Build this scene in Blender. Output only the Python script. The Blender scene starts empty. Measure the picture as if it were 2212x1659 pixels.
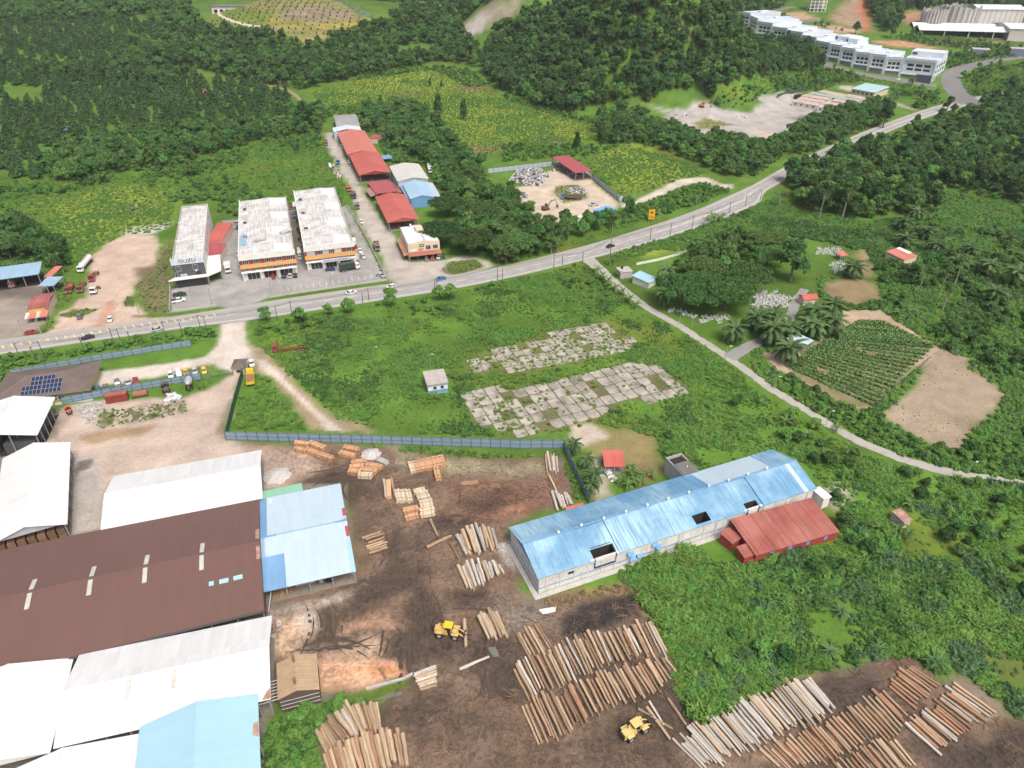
import bpy,math,random
import numpy as np
from mathutils import Vector,Matrix
random.seed(7)
RNG=np.random.default_rng(7)
scene=bpy.context.scene
COL=scene.collection
# ------------------------------------------------------------------ camera, sky, sun, exposure
H=125.0
PITCH=math.radians(33.2)
FPX=1533.7
cam_data=bpy.data.cameras.new('camera')
cam=bpy.data.objects.new('camera',cam_data)
COL.objects.link(cam)
cam.location=(0,0,H)
cam.rotation_euler=(math.radians(90)-PITCH,0,0)
cam_data.sensor_fit='HORIZONTAL'
cam_data.sensor_width=36.0
cam_data.lens=36.0*FPX/2212.0
cam_data.clip_start=1.0
cam_data.clip_end=20000.0
scene.camera=cam
SUN_EL,SUN_AZ=math.radians(58),math.radians(148)
world=bpy.data.worlds.new('World')
scene.world=world
world.use_nodes=True
wn=world.node_tree.nodes
sky=wn.new('ShaderNodeTexSky')
sky.sky_type='NISHITA'
sky.sun_disc=False
sky.sun_elevation=SUN_EL
sky.sun_rotation=SUN_AZ
sky.air_density=0.6
sky.dust_density=8.0
sky.ozone_density=0.4
world.node_tree.links.new(sky.outputs[0],wn['Background'].inputs[0])
wn['Background'].inputs[1].default_value=0.15
sun_data=bpy.data.lights.new('sun','SUN')
sun_data.energy=1.5
sun_data.angle=math.radians(18)
sun_data.color=(1.0,0.965,0.91)
sun=bpy.data.objects.new('sun',sun_data)
COL.objects.link(sun)
_sd=Vector((math.sin(SUN_AZ)*math.cos(SUN_EL),math.cos(SUN_AZ)*math.cos(SUN_EL),math.sin(SUN_EL)))
sun.rotation_euler=(-_sd).to_track_quat('-Z','Y').to_euler()
vs=scene.view_settings
vs.view_transform='Standard'
vs.look='None'
vs.exposure=0.2
vs.gamma=1.0
vs.use_curve_mapping=False
scene.cycles.max_bounces=4
scene.cycles.diffuse_bounces=2
scene.cycles.glossy_bounces=2
scene.cycles.transmission_bounces=2
scene.cycles.transparent_max_bounces=4
scene.cycles.volume_bounces=0
scene.cycles.use_adaptive_sampling=True
scene.cycles.adaptive_threshold=0.02
# ------------------------------------------------------------------ photo coordinates -> place
SP,CP=math.sin(PITCH),math.cos(PITCH)
def vnoise(x,y,seed=0):
 x=np.asarray(x,float);y=np.asarray(y,float)
 xi=np.floor(x).astype(np.int64);yi=np.floor(y).astype(np.int64)
 fx=x-xi;fy=y-yi
 fx=fx*fx*(3-2*fx);fy=fy*fy*(3-2*fy)
 def h(a,b):
  n=(a*374761393+b*668265263+seed*974711)&0x7fffffff
  n=((n^(n>>13))*1274126177)&0x7fffffff
  return((n^(n>>16))&0xffff)/65535.0
 return(h(xi,yi)*(1-fx)+h(xi+1,yi)*fx)*(1-fy)+(h(xi,yi+1)*(1-fx)+h(xi+1,yi+1)*fx)*fy
def fbm(x,y,seed=0,octv=4):
 s=0;a=0.5
 for i in range(octv):
  s=s+a*vnoise(x*2**i,y*2**i,seed+i*17);a*=0.5
 return s/0.94
def sstep(a,b,x):
 t=np.clip((np.asarray(x,float)-a)/(b-a),0,1)
 return t*t*(3-2*t)
def terrain(x,y):
 """ground height; flat on the industrial land, hills beyond it"""
 x=np.asarray(x,float);y=np.asarray(y,float)
 z=np.zeros(np.broadcast(x,y).shape)
 z=z+0.13*np.where(y>700,y-670,0.5*np.clip(y-640,0,None)**2/60.0)*(1-0.6*sstep(1100,2500,y))
 dx=(x-118)/122.0;dy=(y-695)/140.0
 r=np.sqrt(dx*dx+dy*dy)+0.12*(fbm(x/45,y/45,3)-0.5)
 z=z+84*(1-sstep(0.15,1.12,r))
 dx=(x-25)/95.0;dy=(y-880)/120.0
 z=z+60*(1-sstep(0.1,1.2,np.sqrt(dx*dx+dy*dy)))
 dx=(x+235)/150.0;dy=(y-880)/105.0
 z=z+22*(1-sstep(0.05,1.15,np.sqrt(dx*dx+dy*dy)))
 dx=(x-440)/130.0;dy=(y-1040)/110.0
 z=z+60*(1-sstep(0.1,1.1,np.sqrt(dx*dx+dy*dy)))
 z=z+sstep(1000,1900,y)*(120*fbm(x/450+3.3,y/450,9)-20)
 return z
def ter(x,y):
 return float(terrain(np.array([x]),np.array([y]))[0])
def ray(dx,dy):
 a=(dx-1106.0)/FPX;b=-(dy-829.5)/FPX
 return np.array((a,CP+b*SP,-SP+b*CP))
def at(dx,dy,z=0.0):
 """point of the place seen at (dx, dy) of the 2212 px photo, z metres above the ground"""
 d=ray(dx,dy)
 if dy>330:
  t=(z-H)/d[2]
  return Vector((d[0]*t,d[1]*t,z))
 ts=np.linspace(150,6000,5200)
 X,Y,Z=d[0]*ts,d[1]*ts,H+d[2]*ts
 hit=np.nonzero(Z<=terrain(X,Y)+z)[0]
 i=hit[0]if len(hit)else-1
 return Vector((X[i],Y[i],Z[i]))
def proj(x,y,z):
 """place -> photo coordinates (vectorised)"""
 x=np.asarray(x,float);y=np.asarray(y,float);z=np.asarray(z,float)-H
 dep=y*CP-z*SP
 up=y*SP+z*CP
 return 1106+FPX*x/dep,829.5-FPX*up/dep
TX={'a':0.0,'b':620/1.15732,'c':1260/1.15732,'d':1880/1.15732}
TY={'0':0.0,'1':440/1.15732,'2':900/1.15732,'3':1420/1.15732}
def L(t,*pts):
 return[(TX[t[0]]+x/3.765,TY[t[1]]+y/3.765)for x,y in pts]
def W(pts,z=0.0):
 return[at(x,y,z)for x,y in pts]
def inpoly(px,py,poly):
 px=np.asarray(px,float);py=np.asarray(py,float)
 c=np.zeros(px.shape,bool)
 n=len(poly)
 for i in range(n):
  x1,y1=poly[i][0],poly[i][1];x2,y2=poly[(i+1)%n][0],poly[(i+1)%n][1]
  if y1==y2:continue
  m=((y1>py)!=(y2>py))&(px<(x2-x1)*(py-y1)/(y2-y1)+x1)
  c^=m
 return c
def sdist(px,py,poly):
 """signed distance, negative inside"""
 d=np.full(np.shape(px),1e9)
 n=len(poly)
 for i in range(n):
  x1,y1=poly[i][0],poly[i][1];x2,y2=poly[(i+1)%n][0],poly[(i+1)%n][1]
  ex,ey=x2-x1,y2-y1
  t=np.clip(((px-x1)*ex+(py-y1)*ey)/(ex*ex+ey*ey+1e-9),0,1)
  d=np.minimum(d,np.hypot(px-x1-t*ex,py-y1-t*ey))
 return np.where(inpoly(px,py,poly),-d,d)
# ------------------------------------------------------------------ mesh helpers
class MB:
 def __init__(s):s.v=[];s.f=[];s.m=[]
 def add(s,vs,fs,mi=0):
  o=len(s.v);s.v+=[tuple(v)for v in vs]
  s.f+=[tuple(o+i for i in f)for f in fs];s.m+=[mi]*len(fs);return s
 def box(s,x0,x1,y0,y1,z0,z1,mi=0):
  return s.add([(x0,y0,z0),(x1,y0,z0),(x1,y1,z0),(x0,y1,z0),(x0,y0,z1),(x1,y0,z1),(x1,y1,z1),(x0,y1,z1)],[(0,3,2,1),(4,5,6,7),(0,1,5,4),(1,2,6,5),(2,3,7,6),(3,0,4,7)],mi)
 def cbox(s,c,sz,mi=0):
  return s.box(c[0]-sz[0]/2,c[0]+sz[0]/2,c[1]-sz[1]/2,c[1]+sz[1]/2,c[2]-sz[2]/2,c[2]+sz[2]/2,mi)
 def hexa(s,b,t,mi=0):
  """8 corners: bottom ring of 4, top ring of 4 (counter-clockwise)"""
  return s.add(list(b)+list(t),[(0,3,2,1),(4,5,6,7),(0,1,5,4),(1,2,6,5),(2,3,7,6),(3,0,4,7)],mi)
 def prism(s,poly,z0,z1,mi=0):
  n=len(poly)
  return s.add([(p[0],p[1],z0)for p in poly]+[(p[0],p[1],z1)for p in poly],[tuple(range(n-1,-1,-1)),tuple(range(n,2*n))]+[(i,(i+1)%n,n+(i+1)%n,n+i)for i in range(n)],mi)
 def xprism(s,prof,x0,x1,mi=0):
  """profile of (y, z) pushed along x"""
  n=len(prof)
  return s.add([(x0,p[0],p[1])for p in prof]+[(x1,p[0],p[1])for p in prof],[tuple(range(n)),tuple(range(2*n-1,n-1,-1))]+[(i,n+i,n+(i+1)%n,(i+1)%n)for i in range(n)],mi)
 def yprism(s,prof,y0,y1,mi=0):
  """profile of (x, z) pushed along y"""
  n=len(prof)
  return s.add([(p[0],y0,p[1])for p in prof]+[(p[0],y1,p[1])for p in prof],[tuple(range(n-1,-1,-1)),tuple(range(n,2*n))]+[(i,(i+1)%n,n+(i+1)%n,n+i)for i in range(n)],mi)
 def cyl(s,p0,p1,r0,r1=None,n=8,mi=0,cap=True):
  r1=r0 if r1 is None else r1
  p0,p1=Vector(p0),Vector(p1)
  w=(p1-p0).normalized()
  u=w.orthogonal().normalized();v=w.cross(u)
  a=[p0+(u*math.cos(2*math.pi*i/n)+v*math.sin(2*math.pi*i/n))*r0 for i in range(n)]
  b=[p1+(u*math.cos(2*math.pi*i/n)+v*math.sin(2*math.pi*i/n))*r1 for i in range(n)]
  fs=[(i,(i+1)%n,n+(i+1)%n,n+i)for i in range(n)]
  if cap:fs+=[tuple(range(n-1,-1,-1)),tuple(range(n,2*n))]
  return s.add(a+b,fs,mi)
 def tube(s,pts,rs,n=6,mi=0):
  for i in range(len(pts)-1):
   s.cyl(pts[i],pts[i+1],rs[i]if not np.isscalar(rs)else rs,rs[i+1]if not np.isscalar(rs)else rs,n,mi)
  return s
 def slab(s,q,t,mi=0):
  """sheet with corners q, given thickness t downwards"""
  n=len(q)
  return s.add([(p[0],p[1],p[2])for p in q]+[(p[0],p[1],p[2]-t)for p in q],[tuple(range(n)),tuple(range(2*n-1,n-1,-1))]+[(i,n+i,n+(i+1)%n,(i+1)%n)for i in range(n)],mi)
 def mesh(s,name,mats):
  me=bpy.data.meshes.new(name)
  me.from_pydata(s.v,[],s.f)
  if not isinstance(mats,(list,tuple)):mats=[mats]
  for m in mats:me.materials.append(m)
  if len(mats)>1:me.polygons.foreach_set('material_index',s.m)
  me.update()
  return me
def fixn(me):
 import bmesh
 bm=bmesh.new();bm.from_mesh(me)
 bmesh.ops.recalc_face_normals(bm,faces=bm.faces)
 bm.to_mesh(me);bm.free()
 return me
def link(name,me,parent=None,loc=None,rz=0.0,kind=None):
 o=bpy.data.objects.new(name,me)
 COL.objects.link(o)
 if parent is not None:o.parent=parent
 if loc is not None:o.location=loc
 if rz:o.rotation_euler=(0,0,rz)
 if kind:o['kind']=kind
 return o
def part(name,mb,mat,parent,loc=None,rz=0.0):
 me=fixn(mb.mesh(name,mat))
 return link(name,me,parent,loc,rz)
def tag(o,label,cat,group=None):
 o['label']=label;o['category']=cat
 if group:o['group']=group
 return o
def thing(name,label,cat,loc=(0,0,0),rz=0.0,group=None,scale=None):
 o=bpy.data.objects.new(name,None)
 COL.objects.link(o)
 o.location=loc;o.rotation_euler=(0,0,rz)
 o.empty_display_size=0.5
 if scale:o.scale=(scale,)*3 if np.isscalar(scale)else scale
 return tag(o,label,cat,group)
def solo(name,mb,mat,label,cat,loc=(0,0,0),rz=0.0,group=None):
 return tag(link(name,fixn(mb.mesh(name,mat)),None,loc,rz),label,cat,group)
def copy_tree(o,parent=None,**kw):
 c=o.copy();COL.objects.link(c)
 if parent is not None:c.parent=parent
 for ch in list(KIDS.get(o.name,o.children)):copy_tree(ch,c)
 return c
KIDS={}
# ------------------------------------------------------------------ materials
MATS={}
def newmat(name):
 m=bpy.data.materials.new(name);m.use_nodes=True
 return m,m.node_tree.nodes,m.node_tree.links,m.node_tree.nodes['Principled BSDF']
def rgb(h):
 """sRGB 0-255 -> linear"""
 return tuple(((c/255)/12.92 if c/255<0.04045 else((c/255+0.055)/1.055)**2.4)for c in h)
def plain(name,col,rough=0.7,var=0.18,sc=0.6,metal=0.0,spec=0.3,dirt=None,dirt_amt=0.35,bump=0.0,fine=6.0):
 """surface colour with two scales of uneven tone and optional dirt stains"""
 if name in MATS:return MATS[name]
 m,N,K,B=newmat(name)
 tc=N.new('ShaderNodeTexCoord')
 n1=N.new('ShaderNodeTexNoise');n1 .inputs['Scale'].default_value=sc;n1 .inputs['Detail'].default_value=5
 n2=N.new('ShaderNodeTexNoise');n2 .inputs['Scale'].default_value=fine;n2 .inputs['Detail'].default_value=3
 K.new(tc.outputs['Object'],n1 .inputs['Vector']);K.new(tc.outputs['Object'],n2 .inputs['Vector'])
 add=N.new('ShaderNodeMath');add.operation='MULTIPLY_ADD';add.inputs[1].default_value=0.45
 K.new(n2 .outputs[0],add.inputs[0]);K.new(n1 .outputs[0],add.inputs[2])
 mr=N.new('ShaderNodeMapRange');mr.inputs[1].default_value=0.35;mr.inputs[2].default_value=1.1
 mr.inputs[3].default_value=1-var;mr.inputs[4].default_value=1+var
 K.new(add.outputs[0],mr.inputs[0])
 mul=N.new('ShaderNodeMixRGB');mul.blend_type='MULTIPLY';mul.inputs[0].default_value=1
 mul.inputs[1].default_value=(*col,1);K.new(mr.outputs[0],mul.inputs[2])
 out=mul.outputs[0]
 if dirt is not None:
  n3=N.new('ShaderNodeTexNoise');n3 .inputs['Scale'].default_value=sc*2.3;n3 .inputs['Detail'].default_value=6;n3 .inputs['Roughness'].default_value=0.7
  K.new(tc.outputs['Object'],n3 .inputs['Vector'])
  r3=N.new('ShaderNodeMapRange');r3 .inputs[1].default_value=0.5;r3 .inputs[2].default_value=0.75;r3 .inputs[4].default_value=dirt_amt
  K.new(n3 .outputs[0],r3 .inputs[0])
  mx=N.new('ShaderNodeMixRGB');mx.inputs[2].default_value=(*dirt,1)
  K.new(r3 .outputs[0],mx.inputs[0]);K.new(out,mx.inputs[1]);out=mx.outputs[0]
 K.new(out,B.inputs['Base Color'])
 B.inputs['Roughness'].default_value=rough;B.inputs['Metallic'].default_value=metal
 B.inputs['Specular IOR Level'].default_value=spec
 if bump:
  bp=N.new('ShaderNodeBump');bp.inputs['Strength'].default_value=bump;bp.inputs['Distance'].default_value=0.1
  K.new(n2 .outputs[0],bp.inputs['Height']);K.new(bp.outputs[0],B.inputs['Normal'])
 MATS[name]=m
 return m
def roofmat(name,col,ribs=1.1,axis='X',streak=None,samt=0.3,var=0.1,patch=None,pamt=0.0,rough=0.45,lap=6.0,psc=0.12):
 """profiled metal sheet: ribs and sheet laps as relief, streaks running down the fall, uneven fading; ridge along local X, fall along Y"""
 if name in MATS:return MATS[name]
 m,N,K,B=newmat(name)
 tc=N.new('ShaderNodeTexCoord')
 sep=N.new('ShaderNodeSeparateXYZ');K.new(tc.outputs['Object'],sep.inputs[0])
 a,b=('X','Y')if axis=='X' else('Y','X')
 fl=N.new('ShaderNodeMath');fl.operation='DIVIDE';fl.inputs[1].default_value=ribs;K.new(sep.outputs[a],fl.inputs[0])
 f2=N.new('ShaderNodeMath');f2 .operation='FLOOR';K.new(fl.outputs[0],f2 .inputs[0])
 g1=N.new('ShaderNodeMath');g1 .operation='DIVIDE';g1 .inputs[1].default_value=lap;K.new(sep.outputs[b],g1 .inputs[0])
 g2=N.new('ShaderNodeMath');g2 .operation='FLOOR';K.new(g1 .outputs[0],g2 .inputs[0])
 cb=N.new('ShaderNodeCombineXYZ');K.new(f2 .outputs[0],cb.inputs[0]);K.new(g2 .outputs[0],cb.inputs[1])
 wn_=N.new('ShaderNodeTexWhiteNoise');K.new(cb.outputs[0],wn_.inputs['Vector'])
 mp=N.new('ShaderNodeMapping');mp.inputs['Scale'].default_value=(2.2,0.10,0.10)if axis=='X' else(0.10,2.2,0.10)
 K.new(tc.outputs['Object'],mp.inputs[0])
 ns=N.new('ShaderNodeTexNoise');ns.inputs['Scale'].default_value=1.0;ns.inputs['Detail'].default_value=5;ns.inputs['Roughness'].default_value=0.65
 K.new(mp.outputs[0],ns.inputs['Vector'])
 nb=N.new('ShaderNodeTexNoise');nb.inputs['Scale'].default_value=psc;nb.inputs['Detail'].default_value=6;nb.inputs['Roughness'].default_value=0.6
 K.new(tc.outputs['Object'],nb.inputs['Vector'])
 s1=N.new('ShaderNodeMath');s1 .operation='MULTIPLY_ADD';s1 .inputs[1].default_value=0.5
 K.new(wn_.outputs['Value'],s1 .inputs[0]);K.new(nb.outputs[0],s1 .inputs[2])
 mr=N.new('ShaderNodeMapRange');mr.inputs[1].default_value=0.3;mr.inputs[2].default_value=1.2
 mr.inputs[3].default_value=1-var;mr.inputs[4].default_value=1+var;K.new(s1 .outputs[0],mr.inputs[0])
 mul=N.new('ShaderNodeMixRGB');mul.blend_type='MULTIPLY';mul.inputs[0].default_value=1
 mul.inputs[1].default_value=(*col,1);K.new(mr.outputs[0],mul.inputs[2])
 out=mul.outputs[0]
 if patch is not None:
  pr=N.new('ShaderNodeMath');pr.operation='MULTIPLY_ADD';pr.inputs[1].default_value=0.6
  K.new(ns.outputs[0],pr.inputs[0]);K.new(nb.outputs[0],pr.inputs[2])
  pm=N.new('ShaderNodeMapRange');pm.inputs[1].default_value=0.72;pm.inputs[2].default_value=0.92;pm.inputs[4].default_value=pamt
  K.new(pr.outputs[0],pm.inputs[0])
  mx=N.new('ShaderNodeMixRGB');mx.inputs[2].default_value=(*patch,1);K.new(pm.outputs[0],mx.inputs[0]);K.new(out,mx.inputs[1]);out=mx.outputs[0]
 if streak is not None:
  sm=N.new('ShaderNodeMapRange');sm.inputs[1].default_value=0.45;sm.inputs[2].default_value=0.66;sm.inputs[4].default_value=samt
  K.new(ns.outputs[0],sm.inputs[0])
  mx=N.new('ShaderNodeMixRGB');mx.inputs[2].default_value=(*streak,1);K.new(sm.outputs[0],mx.inputs[0]);K.new(out,mx.inputs[1]);out=mx.outputs[0]
 K.new(out,B.inputs['Base Color'])
 B.inputs['Roughness'].default_value=rough;B.inputs['Specular IOR Level'].default_value=0.35
 wv=N.new('ShaderNodeMath');wv.operation='MULTIPLY';wv.inputs[1].default_value=2*math.pi/0.35;K.new(sep.outputs[a],wv.inputs[0])
 sn=N.new('ShaderNodeMath');sn.operation='SINE';K.new(wv.outputs[0],sn.inputs[0])
 bp=N.new('ShaderNodeBump');bp.inputs['Strength'].default_value=0.35;bp.inputs['Distance'].default_value=0.03
 K.new(sn.outputs[0],bp.inputs['Height']);K.new(bp.outputs[0],B.inputs['Normal'])
 MATS[name]=m
 return m
def leafmat(name,c1,c2,hue=0.02,val=0.3,trans=0.3):
 """foliage: tone varies leaf by leaf (attribute v) and plant by plant"""
 if name in MATS:return MATS[name]
 m,N,K,B=newmat(name)
 N.remove(B)
 at_=N.new('ShaderNodeAttribute');at_.attribute_name='v'
 mx=N.new('ShaderNodeMixRGB');mx.inputs[1].default_value=(*c1,1);mx.inputs[2].default_value=(*c2,1)
 K.new(at_.outputs['Fac'],mx.inputs[0])
 oi=N.new('ShaderNodeObjectInfo')
 hs=N.new('ShaderNodeHueSaturation');hs.inputs['Saturation'].default_value=0.9
 r1=N.new('ShaderNodeMapRange');r1 .inputs[3].default_value=0.5-hue*0.5;r1 .inputs[4].default_value=0.5+hue*0.9;K.new(oi.outputs['Random'],r1 .inputs[0])
 wn_=N.new('ShaderNodeTexWhiteNoise');wn_.noise_dimensions='1D';K.new(oi.outputs['Random'],wn_.inputs['W'])
 r2=N.new('ShaderNodeMapRange');r2 .inputs[3].default_value=1-val;r2 .inputs[4].default_value=1+val;K.new(wn_.outputs['Value'],r2 .inputs[0])
 K.new(r1 .outputs[0],hs.inputs['Hue']);K.new(r2 .outputs[0],hs.inputs['Value']);K.new(mx.outputs[0],hs.inputs['Color'])
 df=N.new('ShaderNodeBsdfDiffuse');tr=N.new('ShaderNodeBsdfTranslucent');ms=N.new('ShaderNodeMixShader')
 ms.inputs[0].default_value=trans
 K.new(hs.outputs[0],df.inputs[0]);K.new(hs.outputs[0],tr.inputs[0]);K.new(df.outputs[0],ms.inputs[1]);K.new(tr.outputs[0],ms.inputs[2])
 K.new(ms.outputs[0],N['Material Output'].inputs[0])
 MATS[name]=m
 return m
def barkmat(name,c1,c2,sc=3.0,rand=0.25):
 if name in MATS:return MATS[name]
 m,N,K,B=newmat(name)
 tc=N.new('ShaderNodeTexCoord');oi=N.new('ShaderNodeObjectInfo')
 ad=N.new('ShaderNodeVectorMath');ad.operation='ADD';K.new(tc.outputs['Object'],ad.inputs[0])
 sc_=N.new('ShaderNodeMath');sc_.operation='MULTIPLY';sc_.inputs[1].default_value=50;K.new(oi.outputs['Random'],sc_.inputs[0])
 K.new(sc_.outputs[0],ad.inputs[1])
 n1=N.new('ShaderNodeTexNoise');n1 .inputs['Scale'].default_value=sc;n1 .inputs['Detail'].default_value=5;n1 .inputs['Roughness'].default_value=0.7
 K.new(ad.outputs[0],n1 .inputs['Vector'])
 mr=N.new('ShaderNodeMapRange');mr.inputs[1].default_value=0.35;mr.inputs[2].default_value=0.65;K.new(n1 .outputs[0],mr.inputs[0])
 mx=N.new('ShaderNodeMixRGB');mx.inputs[1].default_value=(*c1,1);mx.inputs[2].default_value=(*c2,1);K.new(mr.outputs[0],mx.inputs[0])
 wn_=N.new('ShaderNodeTexWhiteNoise');wn_.noise_dimensions='1D';K.new(oi.outputs['Random'],wn_.inputs['W'])
 r2=N.new('ShaderNodeMapRange');r2 .inputs[3].default_value=1-rand;r2 .inputs[4].default_value=1+rand;K.new(wn_.outputs['Value'],r2 .inputs[0])
 hs=N.new('ShaderNodeHueSaturation');K.new(mx.outputs[0],hs.inputs['Color']);K.new(r2 .outputs[0],hs.inputs['Value'])
 K.new(hs.outputs[0],B.inputs['Base Color']);B.inputs['Roughness'].default_value=0.9;B.inputs['Specular IOR Level'].default_value=0.1
 bp=N.new('ShaderNodeBump');bp.inputs['Strength'].default_value=0.6;bp.inputs['Distance'].default_value=0.05
 K.new(n1 .outputs[0],bp.inputs['Height']);K.new(bp.outputs[0],B.inputs['Normal'])
 MATS[name]=m
 return m
# ------------------------------------------------------------------ ground: one sheet to the horizon, coloured by what lies on it
GRASS=(0.105,0.21,0.034);YGRASS=(0.225,0.29,0.042);DGRASS=(0.085,0.155,0.028)
BEIGE=(0.50,0.41,0.345);PALE=(0.60,0.55,0.485);ASPH=(0.34,0.335,0.325)
MUD=(0.19,0.135,0.098);DARKMUD=(0.065,0.052,0.043);TAN=(0.40,0.285,0.20);RUST=(0.25,0.13,0.085)
yard_poly=(L('b2',(0,672),(1000,690),(2212,790))+L('c2',(480,760),(600,1130),(80,1350))+L('c3',(200,250),(1060,190),(1190,400),(1390,780),(1370,950),(1530,1240),(1720,1200))+L('d3',(330,900),(640,830),(1000,740),(1330,720),(1560,870),(1900,980),(2110,1200),(2400,1330),(2400,2000))+L('b3',(620,2000),(550,1350),(700,1200),(1070,1110),(1300,900),(960,1010),(700,1100),(580,1060),(100,1080),(120,330),(880,0))+L('b2',(890,1600),(790,1000),(120,1010),(100,830),(0,700)))
beige_yard=(L('a2',(1890,120),(1985,90),(1835,560),(1890,690),(2212,715))+L('b2',(500,720),(560,880),(330,1020),(120,1060),(100,800),(0,720))+L('a2',(2100,900),(900,1000),(830,1380),(550,1420),(550,800),(340,700),(380,500),(520,380),(860,330),(1500,300),(1700,240)))
mainlot=(L('a1',(740,640),(880,540),(1030,480),(1270,480),(1300,560),(1250,740),(1090,900),(1060,1000),(1150,1090),(1220,1150),(1400,1140),(1700,1100),(1900,1080))+L('a1',(1700,1180),(1000,1240),(500,1300),(330,1300),(450,1200),(470,1100),(580,1080),(600,1010),(700,980),(700,850)))
farleft=L('a1',(-400,740),(60,820),(430,900),(410,1000),(380,1200),(200,1310),(-400,1400))
entr=(L('a1',(1790,1200),(2010,1160),(2000,1330),(2140,1440),(2230,1530))+L('b2',(30,20),(-60,30))+L('a2',(1880,130),(1740,40),(1400,130),(900,200),(750,250),(770,20))+L('a1',(800,1590),(1300,1530),(1650,1470),(1760,1390),(1770,1280)))
parking=(L('a1',(1385,1110),(1390,920),(1800,830),(1800,360),(1960,350),(2000,600),(2212,700))+L('b1',(0,700),(400,640),(320,280),(390,270),(540,700),(900,600),(740,250),(810,240),(900,430),(1140,840),(170,990),(0,1060))+L('a1',(1900,1085),(1780,1060)))
street=(L('b0',(610,1080),(690,1080),(760,1200),(800,1300),(920,1480),(960,1620))+L('b1',(900,60),(960,170),(1060,330),(1160,450),(1190,480),(1260,680),(1330,700),(1570,690),(1760,640),(1980,700),(2010,740),(1900,760),(1700,810),(1190,885),(1130,830),(1070,640),(900,390),(840,120),(770,0))+L('b0',(760,1430),(730,1330),(660,1230)))
recyc=L('c0',(60,1530),(250,1500),(380,1380),(560,1430),(700,1450),(900,1620))+L('c1',(950,230),(890,310),(650,330),(470,385),(230,405),(215,290),(60,130))
track=L('c1',(960,180),(1040,210),(1250,110),(1420,30))+L('c0',(1560,1440),(1640,1440),(1740,1490),(1850,1500),(1870,1540),(1720,1520),(1620,1490),(1560,1490))+L('c1',(1420,95),(1250,175),(1080,240),(950,260))
quarry=L('c0',(1120,840),(1240,880),(1320,900),(1480,890),(1560,800),(1760,900),(2000,920),(2100,830))+L('d0',(0,790),(380,750),(540,900),(640,930),(420,1030),(280,1100),(250,1160),(100,1190),(0,1190))+L('c0',(2050,1195),(1750,1130),(1500,1080),(1310,1020),(1330,930))
crop=L('d1',(870,1160),(1050,1170),(1490,1380),(1390,1470),(1250,1620))+L('d2',(985,395),(830,390),(270,110),(290,60))+L('d1',(430,1430),(720,1260))
sandstrip=L('d1',(730,1090),(1060,1090),(1340,1280),(1500,1390),(1740,1480),(1650,1560),(1380,1560),(1250,1626))+L('d2',(1150,180),(1000,410),(850,410),(180,90),(100,10))+L('d1',(60,1440),(400,1420),(600,1320),(720,1240))
bare=L('d1',(1500,1400),(1740,1480),(1770,1570))+L('d2',(1900,140),(2090,290),(1760,640),(1690,750),(1460,690),(1130,530),(1055,430),(1250,270),(1390,90))
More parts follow.
